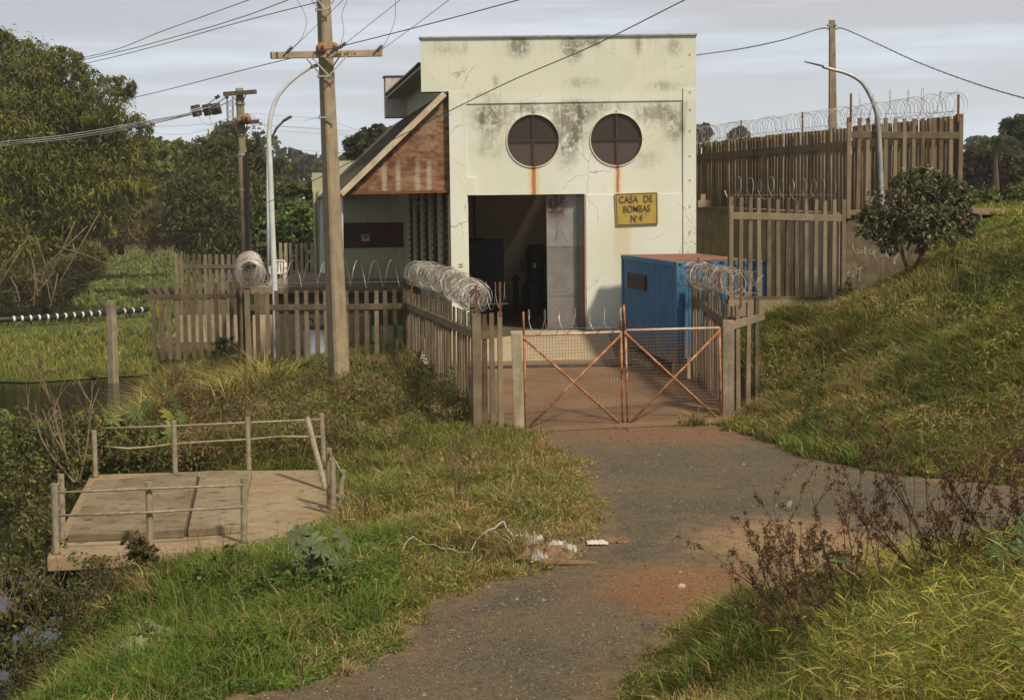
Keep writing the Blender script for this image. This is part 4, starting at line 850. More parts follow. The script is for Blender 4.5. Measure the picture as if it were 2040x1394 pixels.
mb = MB(); mb.beam(P(539, 111, 39.12), P(762, 106, 39.12), .13, .17); part('crossarm', mb, 'pale_concrete', up1, bevel=.012)
mb = MB()
for x_, z_ in ((652, 108), (688, 107.5), (693, 107), (708, 107)): q = P(x_, z_-.5, 39.04); mb.tube([q, q+V((0, -.012, 0))], .02, 6)
for x_ in (540, 552): q = P(x_, 111, 39.04); mb.obox(q, (.018, 0, 0), (0, .006, 0), (0, 0, .087))
part('bolt_holes', mb, 'dark_steel', up1)
simple('brace_pale', (.5, .45, .38), (.36, .32, .27), 8, .6)
for a, b in (((609, 115), (636, 147)), ((621, 115), (656, 151)), ((690, 113), (656, 151)), ((676, 114), (664, 132))):
    mb = MB(); mb.beam(P(*a, 39.02), P(*b, 39.02 if b[0] == 656 else 39.3), .035, .012, up=(0, 1, 0)); part('brace', mb, 'brace_pale', up1)
for a, b in (((618, -2), (633, 15)), ((632, 0), (650, 19)), ((668, -3), (652, 19))):
    mb = MB(); mb.beam(P(*a, 39.02), P(*b, 39.05), .035, .012, up=(0, 1, 0)); part('brace', mb, 'brace_pale', up1)
for py, x0, x1 in ((20, 630, 658), (152, 634, 666), (234, 637, 668)):
    mb = MB(); mb.beam(P(x0, py, 39.2), P(x1, py-.3, 39.2), .03, .04); 
    for x_ in (x0, x1): q = P(x_, py, 39.2); mb.tube([q+V((0, 0, -.05)), q+V((0, 0, .05))], .025, 6)
    part('pole_band', mb, 'galvanised', up1)
def insulator(parent, px, py, Y, ang):
    q = P(px, py, Y); d = V((math.cos(ang), -.4, math.sin(ang))).normalized(); mb = MB()
    for i in range(4): c_ = q+d*(.06*i); mb.tube([c_, c_+d*.02, c_+d*.045], [.03, .06, .02], 8)
    mb.tube([q-d*.14, q], .02, 6); part('insulator', mb, 'dark_steel', parent)
for px, py in ((571, 106), (659, 106), (750, 103)): insulator(up1, px, py, 38.9, .72)
insulator(up1, 676, 96, 38.9, .6)
def nest(label, px, py, Y, r):
    q = P(px, py, Y); mb = MB(); mb.blob(q, r, r*.85, r*.95, 16, 9, .05)
    o = solo('bird_nest', mb, 'nest_mud', label, 'nest', base=q, smooth=True, group='round mud nests on the poles')
    mb = MB(); c_ = q+V((r*.2, -r*.78, -r*.1)); mb.blob(c_, r*.32, r*.2, r*.5, 10, 6, .03); h = mb; oo = link('nest_entrance', h.mesh('nest_entrance', q), 'twig_dark', o); return o
nest('round mud bird nest on the crossarm in front of the thick pole', 641, 97, 39.05, .155)
nest('round mud bird nest on the crossarm behind the thick pole', 665, 95, 39.65, .14)
# wires on the near pole
W3 = lambda *a: [P(*p) for p in a]
wire('upper of three cables from the thick pole top to the far left', W3((640, -50, 39), (497, 0, 41), (330, 60, 46), (180, 112, 55), (-60, 146, 70)), group=GW)
wire('middle of three cables from the thick pole top to the far left', W3((700, -50, 39), (575, 0, 40.5), (480, 35, 43), (370, 68, 47), (200, 112, 56), (-60, 165, 72)), r=.013, group=GW)
wire('lower of three cables from the thick pole top to the far left', W3((632, 5, 38.9), (480, 44, 42), (300, 95, 49), (150, 131, 58), (-60, 172, 72)), group=GW)
wire('single dark cable passing in front of the thick pole', W3((1090, -14, 30), (1035, 0, 31), (860, 47, 34), (682, 92, 37.5), (500, 136, 43), (270, 194, 52), (60, 236, 60)), group=GW)
wire('long sagging cable crossing the pump house facade down to the swamp', W3((1420, -25, 26), (1365, 0, 26.5), (1180, 92, 29), (1000, 170, 32), (800, 270, 36.5), (620, 362, 42), (430, 450, 50), (250, 520, 58), (20, 588, 66), (-80, 618, 70)), r=.011, group=GW)
wire('thin line rising from the left insulator of the thick pole', W3((579, 101, 38.8), (630, 52, 36), (684, 0, 33), (730, -46, 31)), r=.008, group=GW)
wire('thin line rising from the insulator by the nests', W3((682, 92, 38.8), (745, 42, 35), (798, 0, 32), (840, -36, 30)), r=.008, group=GW)
wire('thin line rising from the right end of the crossarm', W3((761, 99, 38.8), (800, 71, 36.5), (850, 34, 34), (895, 0, 32), (930, -26, 30)), r=.008, group=GW)
wire('curved jumper wire looping to the left insulator of the thick pole', W3((580, -30, 38.9), (592, 0, 38.9), (608, 30, 38.9), (609, 55, 38.9), (597, 82, 38.9), (577, 99, 38.9)), r=.006, group=GW)
wire('curved jumper wire looping to the insulator by the nests', W3((705, -30, 38.9), (690, 5, 38.9), (681, 32, 38.9), (685, 65, 38.9), (677, 92, 38.9)), r=.006, group=GW)
wire('curved jumper wire looping to the right end of the crossarm', W3((787, -30, 38.9), (788, 5, 38.9), (787, 38, 38.9), (776, 70, 38.9), (760, 99, 38.9)), r=.006, group=GW)
wire('short thin stay wire at the pole band', W3((608, 241, 45), (624, 236, 41), (637, 234, 39.2)), 'cable_pale', .006, group=GW)
# second pole
b2 = P(497, 640, 58); t2 = P(477, 176, 58)
up2 = thing('utility_pole', 'round wooden utility pole with two dark crossarms behind the fence', 'utility pole', b2)
mb = MB(); mb.tube([b2, b2.lerp(t2, .5), t2], [.22, .185, .15], 12); part('shaft', mb, 'pole_concrete', up2, smooth=True)
mb = MB(); mb.beam(P(445, 188, 57.75), P(511, 183, 57.75), .13, .16, w2=.13); part('crossarm', mb, 'dark_wood', up2)
mb = MB(); mb.beam(P(444, 247, 57.75), P(516, 242, 57.75), .13, .15); part('crossarm', mb, 'dark_wood', up2)
for a, b in (((465, 193), (474, 207)), ((490, 189), (482, 207)), ((466, 250), (475, 268)), ((493, 248), (485, 268))):
    mb = MB(); mb.beam(P(*a, 57.7), P(*b, 57.75), .03, .03); part('brace', mb, 'dark_steel', up2)
for py in (207, 268, 307, 377):
    mb = MB(); c_ = b2.lerp(t2, (640-py)/464); mb.tube([c_+V((0, 0, -.03)), c_+V((0, 0, .03))], .2, 12); part('pole_band', mb, 'galvanised', up2)
def cyl(parent, a, b, Y, r, mat, name):
    mb = MB(); p_, q_ = P(*a, Y), P(*b, Y); mb.tube([p_, p_.lerp(q_, .3), p_.lerp(q_, .31), p_.lerp(q_, .6), p_.lerp(q_, .61), q_], [r, r, r*.75, r*.75, r, r*.9], 8); part(name, mb, mat, parent)
for a, b in (((506, 250), (506, 258)), ((517, 254), (516, 258)), ((520, 244), (519, 250))): cyl(up2, a, b, 57.6, .07, 'insulator', 'fuse_cutout')
cyl(up2, (439, 241), (439, 254), 57.6, .06, 'dark_steel', 'arrester'); cyl(up2, (429, 196), (437, 191), 57.6, .07, 'dark_steel', 'insulator'); cyl(up2, (449, 195), (455, 193), 57.6, .06, 'dark_steel', 'insulator')
mb = MB()
for o_ in (0, 5): mb.tube([P(508+o_, 262, 57.6), P(512+o_*.8, 276, 57.6), P(512+o_*.7, 287, 57.6), P(504+o_*.4, 298, 57.6), P(494, 304, 57.7)], .035, 6)
part('cable_bend', mb, 'black_plastic', up2)
mb = MB(); mb.tube([P(492, 303, 57.7), P(494, 400, 57.7), P(498, 640, 57.7)], .075, 8); part('riser_pipe', mb, 'black_plastic', up2)
mb = MB(); mb.tube([P(472, 263, 57.75), P(474, 285, 57.75), P(477, 300, 57.7)], .03, 5); part('side_cable', mb, 'black_plastic', up2)
nest('round mud bird nest on the lower crossarm of the wooden pole', 490, 236.5, 57.6, .2)
for nm, pts in (('upper', ((-80, 300, 72), (0, 284, 70), (140, 268, 66), (300, 240, 61), (385, 223, 59), (430, 196, 57.7))), ('middle', ((-80, 302, 72), (0, 288, 70), (150, 271, 66), (300, 243, 61), (400, 222, 58.5), (449, 195, 57.7))), ('lower', ((-80, 305, 72), (0, 291, 70), (150, 275, 66), (300, 247, 61), (412, 220, 58.3), (462, 200, 57.7)))):
    wire(nm+' of the three pale cables from the left edge to the wooden pole', W3(*pts), 'cable_pale', .02, group=GW)
wire('thin looped lead from the dark cable box to the lower crossarm', W3((396, 230, 58.5), (402, 244, 58.2), (416, 249, 58), (432, 244, 57.8), (455, 237, 57.7)), 'cable_pale', .012, group=GW)
wire('thin looped lead under the dark boxes to the crossarm end', W3((418, 226, 58.4), (419, 240, 58.2), (430, 253, 57.9), (440, 258, 57.7)), 'cable_pale', .012, group=GW)
wire('thin looped lead over the nest to the fuse cutouts', W3((455, 247, 57.6), (478, 234, 57.5), (490, 226, 57.5), (504, 231, 57.5), (511, 240, 57.5)), 'cable_pale', .01, group=GW)
wire('pale drooping lead at the right end of the wooden pole crossarm', W3((497, 236, 57.5), (518, 237, 57.5), (528, 247, 57.5), (526, 256, 57.5), (520, 262, 57.5)), 'cable_pale', .01, group=GW)
for lab, px, py in (('leftmost of three dark cable boxes hung by the wooden pole, with two pale straps', 391, 221), ('middle one of three dark cable boxes hung by the wooden pole', 414, 219), ('rightmost of three dark cable boxes hung by the wooden pole', 431, 217)):
    q = P(px, py, 58.4); t = thing('cable_box', lab, 'cable box', q, 'dark boxes hung on the cables'); mb = MB(); d = V((.12, 0, -.26 if px != 391 else -.24))
    mb.tube([q-V((.045, 0, -.2)), q+V((.045, 0, -.2))], .185, 10); part('box_body', mb, 'dark_steel', t); mb = MB(); mb.obox(q+V((0, -.18, -.03)), (.045, 0, -.01), (0, .02, 0), (.02, 0, .14)); part('box_slot', mb, 'black_plastic', t)
    if px < 420:
        mb = MB()
        for dz in ((-.03, .04) if px < 400 else (.05,)): mb.beam(q+V((-.2, -.195, dz-.02)), q+V((.2, -.195, dz+.06)), .025, .035)
        part('strap', mb, 'cable_pale', t)
# distant transmission lines
for i, (y0, y1, y2) in enumerate(((303, 302, 290), (311, 308, 299), (262, 268, 255), (254, 251, 246), (226, 238, 262), (247, 257, 276))):
    pts = ((250, y0, 330), (360, y1, 330), (450, y2, 330), (640, y2+12, 330), (700, y2+16, 330)) if i < 4 else ((500, y0, 330), (560, y0+5, 330), (640, y1, 330), (720, y2, 330))
    wire('faint distant transmission line, %s' % ('lowest left of the tower', 'second lowest left of the tower', 'third from below, behind the lamp post', 'fourth from below, behind the lamp post', 'topmost, right of the wooden pole', 'second from the top, right of the wooden pole')[i], W3(*pts), 'far_lattice', .03, 6, group='distant transmission lines')
# lattice mast
q = P(461, 300, 300); h = P(461, 192, 300).z; mb = MB(); s_ = .55
ms_ = thing('lattice_mast', 'faint grey lattice mast far behind the wooden pole', 'mast', (q.x, q.y, 2))
mb = MB()
for sx_, sy_ in ((-1, -1), (1, -1), (1, 1), (-1, 1)): mb.tube([(q.x+sx_*s_, q.y+sy_*s_, 2), (q.x+sx_*s_, q.y+sy_*s_, h)], .09, 4)
part('leg', mb, 'far_lattice', ms_)
mb = MB(); z = 5.; d = 1
while z < h-1.2:
    mb.beam((q.x-s_*d, q.y-s_, z), (q.x+s_*d, q.y-s_, z+1.2), .10, .10); mb.beam((q.x-s_*d, q.y+s_, z+1.2), (q.x+s_*d, q.y+s_, z), .10, .10); z += 1.2; d = -d
part('lattice_bracing', mb, 'far_lattice', ms_)
# ================================================================ street lamps
l0 = P(551, 745, 47.2)
lm = thing('street_lamp', 'tall white curved street lamp with its arm reaching behind the thick pole', 'street lamp', l0)
mb = MB(); pts = smooth_pts(W3((551, 750, 47.2), (548, 600, 47.2), (542, 440, 47.2), (538, 330, 47.2), (536, 290, 47.2), (536, 265, 47.2), (540, 230, 47.2), (551, 197, 47.2), (570, 172, 47.2), (595, 150, 47.2), (622, 133, 47.2))); mb.tube(pts, .1, 10, r2=.048); part('lamp_post', mb, 'lamp_white', lm, smooth=True)
mb = MB(); mb.beam(P(620, 134, 47.2), P(652, 124, 47.2), .2, .09); part('lamp_head', mb, 'dark_steel', lm, bevel=.02)
l1 = P(534.5, 560, 75); lm = thing('street_lamp', 'second street lamp farther back with a thin dark arm beside the tall white one', 'street lamp', l1)
mb = MB(); mb.tube(W3((534.5, 560, 75), (533.5, 400, 75), (534, 305, 75)), .07, 8); part('lamp_post', mb, 'lamp_white', lm, smooth=True)
mb = MB(); mb.tube(W3((537, 300, 75), (541, 277, 75), (550, 257, 75), (566, 240, 75)), .06, 8); part('lamp_arm', mb, 'dark_steel', lm, smooth=True)
mb = MB(); mb.beam(P(565, 241, 75), P(581, 232, 75), .25, .12); part('lamp_head', mb, 'dark_steel', lm, bevel=.03)
l2 = P(1759, 440, 41.2); lm = thing('street_lamp', 'grey curved street lamp rising through the high pale fence', 'street lamp', l2)
mb = MB(); mb.tube(smooth_pts(W3((1758, 432, 39.85), (1754, 330, 39.85), (1750, 250, 39.85), (1744, 218, 39.85), (1733, 190, 39.85), (1716, 164, 39.85), (1690, 148, 39.85), (1655, 138, 39.85), (1638, 133, 39.85))), .07, 10, r2=.04); part('lamp_post', mb, 'galvanised', lm, smooth=True)
mb = MB(); mb.quadbox([P(1642, 135, 39.75), P(1642, 135, 39.95), P(1602, 124.5, 39.95), P(1602, 124.5, 39.75)], [P(1641, 130.5, 39.75), P(1641, 130.5, 39.95), P(1603, 122, 39.95), P(1603, 122, 39.75)]); part('lamp_head', mb, 'dark_steel', lm)
# right concrete pole
b3 = P(1661, 300, 60); t3 = P(1657.5, 41, 60)
up3 = thing('utility_pole', 'slim plain concrete utility pole behind the long embankment fence', 'utility pole', (b3.x, 60, 4.5))
mb = MB(); b3.z = 4.5; mb.beam(b3, t3, .36, .3, up=(0, 1, 0), w2=.2, h2=.2); part('shaft', mb, 'pole_concrete', up3)
mb = MB()
for sx_ in (-1, 1):
    q = P(1657.5+7*sx_, 53, 59.9); mb.tube([q, q+V((0, 0, .06)), q+V((0, 0, .1))], [.06, .07, .03], 8); mb.tube([q, P(1658, 55, 60)], .025, 5)
part('insulator', mb, 'insulator', up3)
def twisted(label, pts):
    a = W3(*pts); out = [[], []]; n = 160
    for i in range(n+1):
        s_ = i/n*(len(a)-1); k_ = min(int(s_), len(a)-2); t = s_-k_; p0, p1, p2, p3 = a[max(0, k_-1)], a[k_], a[k_+1], a[min(len(a)-1, k_+2)]
        c_ = .5*((2*p1)+(p2-p0)*t+(2*p0-5*p1+4*p2-p3)*t*t+(3*p1-p0-3*p2+p3)*t**3)
        for j in (0, 1): aa = i*1.1+j*math.pi; out[j].append(c_+V((0, .018*math.cos(aa), .018*math.sin(aa))))
    mb = MB(); mb.tube(out[0], .013, 4); mb.tube(out[1], .013, 4); return solo('twisted_cable', mb, 'cable_grey', label, 'cable', group=GW)
twisted('twisted cable sagging from the slim pole to behind the pump house', ((1330, 120, 64), (1390, 110, 63.5), (1480, 97, 62.5), (1560, 80, 61.5), (1637, 57, 60), (1656, 64, 60)))
twisted('twisted cable running from the slim pole out to the right edge', ((1660, 64, 60), (1677, 57, 60), (1740, 84, 57.5), (1830, 125, 54.5), (1940, 166, 51), (2040, 196, 48), (2120, 217, 46)))
# ================================================================ concrete platform by the water
pz = -.3
pl = thing('platform', 'mud stained concrete platform with raised cover slabs over the water channel', 'platform', G(400, 1000, pz))
mb = MB(); mb.prism([G(a, b, pz) for a, b in plat_px], (0, 0, -.22)); part('slab', mb, 'slab_concrete', pl, bevel=.02)
pf = plat_px
for pp in ([(134, 1064), (367, 1055), (394, 938), (188, 957)], [(374, 1054), (480, 1046), (502, 936), (400, 937.5)]):
    a = [G(x_, y_, pz+.13) for x_, y_ in pp]; mb = MB(); mb.prism(a, (0, 0, -.128)); part('cover_slab', mb, 'cover_concrete', pl, bevel=.02, label='raised left cover slab, rough grey' if pp[0][0] < 200 else 'raised right cover slab beside the gap')
mb = MB(); qa, qb = G(118, 1118, -.52), G(660, 1030, -.52)
mb.quadbox([qa+V((.9, .5, -2.6)), qb+V((-.5, .4, -2.6)), qb+V((-.5, 5, -2.6)), qa+V((.9, 6, -2.6))], [qa+V((.9, .5, 0)), qb+V((-.5, .4, 0)), qb+V((-.5, 5, 0)), qa+V((.9, 6, 0))]); part('abutment', mb, 'old_wall', pl)
def onplat(px, py): return G(px, py, pz)
def railing(label, posts, rails, lowset=()):
    c_ = onplat(*posts[0][1]); t = thing('railing', label, 'railing', c_, 'steel railings of the platform')
    for tp, ft in posts:
        f = onplat(*ft); tpp = P(tp[0], tp[1], f.y); mb = MB(); mb.tube([f+V((0, 0, -.05)), tpp], .052, 10); po = part('rail_post', mb, 'rail_steel', t, smooth=False)
        mb = MB(); mb.tube([f+V((0, 0, .0)), f+V((0, 0, .02))], .07, 10); part('foot_rust', mb, 'rust_iron', po)
    for r_ in rails:
        mb = MB(); mb.tube([P(*p) for p in r_], .02, 8); part('rail_bar', mb, 'rail_steel', t, smooth=True)
Yr = onplat(346, 943).y; Yr2 = onplat(494, 936).y; Yl = onplat(187, 950).y
railing('rear steel railing of the platform with a gap at its left end', [((187, 857), (190, 951)), ((346, 838), (349, 943)), ((493, 830), (496, 936)), ((640, 823), (646, 932))],
        [[(203, 853, Yl), (343, 848.5, Yr), (493, 841.5, Yr2), (640, 835, Yr2)], [(207, 889, Yl), (255, 893, Yl), (300, 890, Yr), (344, 884, Yr), (420, 879, Yr), (494, 875, Yr2), (560, 869, Yr2), (640, 870, Yr2)]])
Yf = onplat(296, 1095).y; Yf2 = onplat(485, 1082).y; Yf0 = onplat(111, 1103).y; Yc = onplat(125, 1076).y
railing('front steel railing of the platform nearest the water', [((108, 963), (112, 1103)), ((121, 944), (125, 1075)), ((296, 960), (300, 1092)), ((486, 951), (486, 1081))],
        [[(110, 981, Yf0), (200, 977, Yf), (296, 973, Yf), (486, 966, Yf2)], [(110, 1027, Yf0), (296, 1020, Yf), (486, 1009, Yf2)], [(108, 976, Yf0), (121, 955, Yc)], [(110, 1023, Yf0), (123, 1006, Yc)]])
Ya = onplat(658, 1010).y; Yb = onplat(664, 1022).y
railing('short bent railing at the landward end of the platform', [((655, 892), (657, 1010)), ((662, 914), (664, 1024)), ((683, 936), (672, 1020))],
        [[(655, 900, Ya), (670, 922, Yb), (682, 945, Yb)], [(657, 962, Ya), (664, 980, Yb), (677, 992, Yb)]])
f = onplat(649, 976); mb = MB(); mb.tube([f, P(612, 832, f.y+.9)], .055, 10); lp = solo('leaning_post', mb, 'rail_steel', 'loose rusty steel post leaning over at the platform corner', 'post', base=f)
# post in the swamp
q = G(226, 762, -2.5); mb = MB(); tp = P(221, 599, q.y); mb.beam(q+V((0, 0, -.5)), tp, .34, .34, up=(.5, 1, 0), w2=.31, h2=.31); solo('wooden_post', mb, 'pale_concrete', 'weathered square post standing at the swamp edge beside the open water', 'post', base=q, bevel=.02)
# floating pipe
pa, pb, pm_ = P(-40, 638, 92), P(292, 616, 101), P(120, 630, 95)
pipe = thing('floating_pipe', 'long black floating pipe with white bands across the swamp', 'pipe', pa)
def bez(t): return pa*(1-t)**2+(pm_*2-(pa+pb)/2)*2*t*(1-t)+pb*t*t
mb = MB(); mb.tube([bez(i/30) for i in range(31)], .18, 12); part('pipe_hose', mb, 'black_plastic', pipe, smooth=True)
for px in (27, 43, 60, 77, 94, 112, 129, 146, 163, 179, 196, 246, 263, 280):
    lo_, hi_ = 0., 1.
    for _ in range(30):
        m_ = (lo_+hi_)/2
        if proj([bez(m_)])[0][0] < px: lo_ = m_
        else: hi_ = m_
    mb = MB(); d = (bez(lo_+.002)-bez(lo_)).normalized(); mb.tube([bez(lo_)-d*.06, bez(lo_)+d*.07], .192, 12); part('white_band', mb, 'white_plastic', pipe)
# ================================================================ terrace, low walls, chair, tank, green trailer
ta, tb = P(500, 575, 53.5), P(815, 575, 53.5)
mb = MB(); zt_ = P(600, 572, 53.5).z; mb.box(ta.x, tb.x, 53.5, 64.9, zt_-.22, zt_); solo('terrace', mb, 'old_wall', 'dark edged raised terrace slab in front of the wing', 'terrace')
mb = MB(); mb.box(ta.x+.3, tb.x, 54.6, 54.8, -.5, zt_-.222); solo('terrace_wall', mb, 'old_wall', 'shaded wall under the terrace edge', 'wall')
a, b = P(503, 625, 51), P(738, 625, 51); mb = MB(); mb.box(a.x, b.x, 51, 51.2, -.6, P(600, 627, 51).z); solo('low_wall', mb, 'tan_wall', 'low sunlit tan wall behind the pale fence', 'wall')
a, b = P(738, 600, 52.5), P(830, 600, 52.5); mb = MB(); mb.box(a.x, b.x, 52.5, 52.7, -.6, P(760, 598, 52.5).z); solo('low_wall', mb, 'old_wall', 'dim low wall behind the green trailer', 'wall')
a = P(712, 632, 50.5); mb = MB(); mb.box(a.x-.18, a.x+.0, 50.3, 50.8, -.4, P(712, 624, 50.5).z); solo('concrete_pillar', mb, 'pale_concrete', 'short pale concrete pillar just right of the thick pole', 'pillar', bevel=.01)
a, b = P(355, 628, 66), P(488, 628, 66); mb = MB(); mb.box(a.x, b.x, 66, 66.2, -1, P(400, 628, 66).z); solo('low_wall', mb, 'mould_wall', 'blotched low wall behind the fence with snapped pales', 'wall')
q = P(633, 724, 49); tk = thing('water_tank', 'white and blue drum tank with a dark hose behind the pale fence', 'tank', q)
mb = MB(); r_ = 27/3000*49; zt1 = P(633, 655, 49).z; mb.tube([(q.x, 49, q.z), (q.x, 49, q.z+.1), (q.x, 49, zt1-.12), (q.x, 49, zt1)], [r_*.94, r_, r_, r_*.95], 20); part('drum', mb, 'tank_blue', tk, smooth=False)
mb = MB(); mb.tube([(q.x-.05, 49, zt1+.001), (q.x-.05, 49, P(633, 648, 49).z)], r_*.9, 20); part('rim', mb, 'old_wall', tk)
mb = MB(); mb.tube(W3((611, 650, 48.6), (610, 638, 48.6), (613, 634, 48.6), (622, 636, 48.6), (624, 644, 48.6)), .03, 6); part('hose', mb, 'black_plastic', tk)
ch = P(555, 567, 55); cz = zt_+.004; c = thing('plastic_chair', 'white plastic armchair on the terrace beside the lamp post', 'chair', (ch.x, 55, cz))
mb = MB(); mb.obox((ch.x, 55, cz+.43), (.24, 0, 0), (0, .23, 0), (0, 0, .02)); part('seat', mb, 'white_plastic', c, bevel=.01)
mb = MB()
for i in range(5): x_ = ch.x-.2+.1*i; mb.beam((x_, 55.23, cz+.45), (x_, 55.33, cz+.82), .06, .02)
mb.tube([(ch.x-.25, 55.23, cz+.45), (ch.x-.25, 55.33, cz+.78), (ch.x-.15, 55.35, cz+.88), (ch.x+.15, 55.35, cz+.88), (ch.x+.25, 55.33, cz+.78), (ch.x+.25, 55.23, cz+.45)], .03, 6); part('backrest', mb, 'white_plastic', c)
for sx_ in (-1, 1):
    mb = MB(); mb.tube([(ch.x+sx_*.25, 54.75, cz+.43), (ch.x+sx_*.28, 54.75, cz+.65), (ch.x+sx_*.28, 55.25, cz+.67)], .03, 6); part('armrest', mb, 'white_plastic', c)
    for sy_ in (-1, 1): mb = MB(); mb.beam((ch.x+sx_*.27, 55+sy_*.25, cz), (ch.x+sx_*.22, 55+sy_*.2, cz+.42), .05, .05); part('leg', mb, 'white_plastic', c)
q = P(780, 735, 49.5); tr_ = thing('trailer', 'rusty green painted trailer with faded numerals behind the pale fence', 'trailer', q)
mb = MB(); a, b = P(758, 700, 49.3), P(830, 648, 49.3); mb.box(a.x, b.x, 49.3, 49.4, a.z, b.z); tl = part('tailboard', mb, 'green_paint', tr_, bevel=.01)
mb = MB(); a2, b2_ = P(742, 680, 49.9), P(757, 645, 49.9); mb.prism([P(743, 648, 49.9), P(752, 652, 49.25), P(752, 678, 49.25), P(743, 681, 49.9)], (-.04, .0, .0)); part('side_flap', mb, 'green_paint', tr_)
mb = MB(); a, b = P(752, 736, 49.35), P(828, 702, 49.35); mb.box(a.x, b.x, 49.35, 50.2, a.z, b.z); part('chassis', mb, 'rust_iron', tr_)
simple('numeral_paint', (.10, .14, .13), (.16, .2, .16), 14, .8)
for tx, px in (('2', 767), ('1', 787), ('2', 808)): text_part(tx, P(px, 671, 49.28), .5, 'numeral_paint', tl, 1.0, 0, 'numeral')
# ================================================================ litter
def ribbon(label, pts, wd, mat, cat, name):
    mb = MB(); pp = []
    for px, py, dz in pts: g = G(px, py, 0); g.z = max(tz1(g.x, g.y), 0)+dz; pp.append(g)
    for i in range(len(pp)-1): mb.beam(pp[i], pp[i+1], wd*R.uniform(.7, 1.2), .012, up=(R.uniform(-.5, .5), -.3, 1))
    return solo(name, mb, mat, label, cat)
ribbon('long white plastic strip snaking through the grass to the litter heap', [(800, 1112, .02), (803, 1104, .08), (809, 1096, .11), (817, 1090, .13), (824, 1087, .14), (832, 1090, .11), (850, 1094, .07), (866, 1095, .08), (880, 1098, .04), (900, 1100, .05), (915, 1104, .03), (940, 1102, .02)], .018, 'plastic_film', 'plastic strip', 'plastic_strip')
ribbon('crumpled white plastic strip draped over the sticks of the litter heap', [(940, 1100, .04), (950, 1091, .12), (960, 1086, .16), (972, 1082, .19), (985, 1079, .2), (996, 1074, .24), (1004, 1072, .26), (1010, 1079, .2), (1024, 1088, .14), (1036, 1086, .16), (1048, 1088, .1)], .028, 'plastic_film', 'plastic strip', 'plastic_strip')
simple('film_grey', (.33, .33, .30), (.22, .22, .19), 14, .5)
def crumple(label, px, py, w_, h_, mat, cat, name, seed, z0=0.):
    rr = random.Random(seed); g = G(px, py, z0); g.z = max(tz1(g.x, g.y), -.05)+.03; mb = MB(); n, m = 11, 9; o = len(mb.v)
    for i in range(n+1):
        for j in range(m+1): mb.v.append((g.x+w_*(i/n-.5)+rr.uniform(-.3, .3)*w_/n, g.y+w_*.8*(j/m-.5)+rr.uniform(-.3, .3)*w_/m, g.z+h_*(.15+.9*rr.random()**1.5)*(math.sin(math.pi*(i+.5)/(n+1))*math.sin(math.pi*(j+.5)/(m+1)))**.6*.8))
    for i in range(n):
        for j in range(m): q_ = o+i*(m+1)+j; mb.f.append((q_, q_+m+1, q_+m+2, q_+1))
    ob = solo(name, mb, mat, label, cat, base=g); s_ = ob.modifiers.new('thick', 'SOLIDIFY'); s_.thickness = .004; return ob
crumple('crumpled white plastic bag at the front of the litter heap', 1075, 1122, .24, .24, 'plastic_film', 'bag', 'plastic_bag', 1)
crumple('torn white plastic sheet in the middle of the litter heap', 1055, 1086, .45, .28, 'plastic_film', 'plastic sheet', 'plastic_sheet', 2)
crumple('white plastic scraps at the road side of the litter heap', 1118, 1100, .45, .22, 'plastic_film', 'plastic sheet', 'plastic_sheet', 3)
crumple('brown dirty cloth heap under the white plastic litter', 1085, 1108, .8, .2, 'cardboard', 'cloth', 'cloth_heap', 4)
crumple('torn white plastic bag at the back of the litter heap', 1038, 1078, .3, .22, 'film_grey', 'bag', 'plastic_bag', 12)
crumple('flattened reddish cardboard lying on the gravel beside the grass', 1225, 1080, .42, .1, 'cardboard', 'cardboard', 'cardboard_scrap', 5)
crumple('thin pale cardboard flap next to the reddish cardboard', 1190, 1085, .3, .05, 'sticker_white', 'cardboard', 'cardboard_scrap', 6)
crumple('small white paper scrap at the foot of the grass bank', 1690, 916, .34, .06, 'sticker_white', 'paper', 'paper_scrap', 7)
mb = MB(); 
a, b = G(1075, 1128, 0), G(1188, 1126, 0); mb.tube([a+V((0, 0, .06)), a.lerp(b, .5)+V((0, -.02, .05)), b+V((0, 0, .03))], [.06, .055, .025], 7); solo('plank', mb, 'cardboard', 'brown split plank lying at the front of the litter heap', 'plank', base=a)
for lab, p0, p1, dz in (('thin stick leaning on the litter heap', (990, 1080), (1030, 1100), .12), ('longer stick poking up from the litter heap', (998, 1066), (1026, 1084), .2), ('dark branch piece in the grass above the litter', (1070, 1062), (1114, 1046), .1)):
    mb = MB(); a, b = G(*p0, 0), G(*p1, 0); mb.tube([a+V((0, 0, dz)), b+V((0, 0, dz*.5))], .02, 5); solo('stick', mb, 'twig', lab, 'stick', base=a)
g = G(1572, 1012, 0); mb = MB(); mb.quadbox([(g.x-.09, g.y-.06, 0), (g.x+.0, g.y-.08, 0), (g.x+.04, g.y+.05, 0), (g.x-.06, g.y+.07, 0)], [(g.x-.02, g.y-.05, .13), (g.x+.04, g.y-.06, .14), (g.x+.06, g.y+.04, .12), (g.x-.0, g.y+.05, .11)]); solo('stone', mb, 'tan_wall', 'pale upright stone lying on the open gravel', 'stone', base=g, bevel=.012)
g = G(1357, 1173, 0); mb = MB(); mb.blob(g+V((0, 0, .03)), .06, .05, .045, 8, 5, .15); solo('stone', mb, 'tan_wall', 'small grey stone on the red earth by the road edge', 'stone', base=g)
q = P(1790, 705, 32.6); zz = tz1(q.x, q.y); mb = MB(); 
ob = crumple('torn clear plastic bag caught in the grass slope', 1790, 705, .36, .26, 'film_grey', 'bag', 'plastic_bag', 8); ob.location = (q.x, q.y, zz+.2)
a, b = G(1250, 858, 0), G(1320, 855, 0); mb = MB(); mb.beam(a+V((0, 0, .02)), b+V((0, 0, .02)), .3, .03); solo('flat_board', mb, 'cardboard', 'flat board lying on the ground under the gate leaves', 'board', base=a)
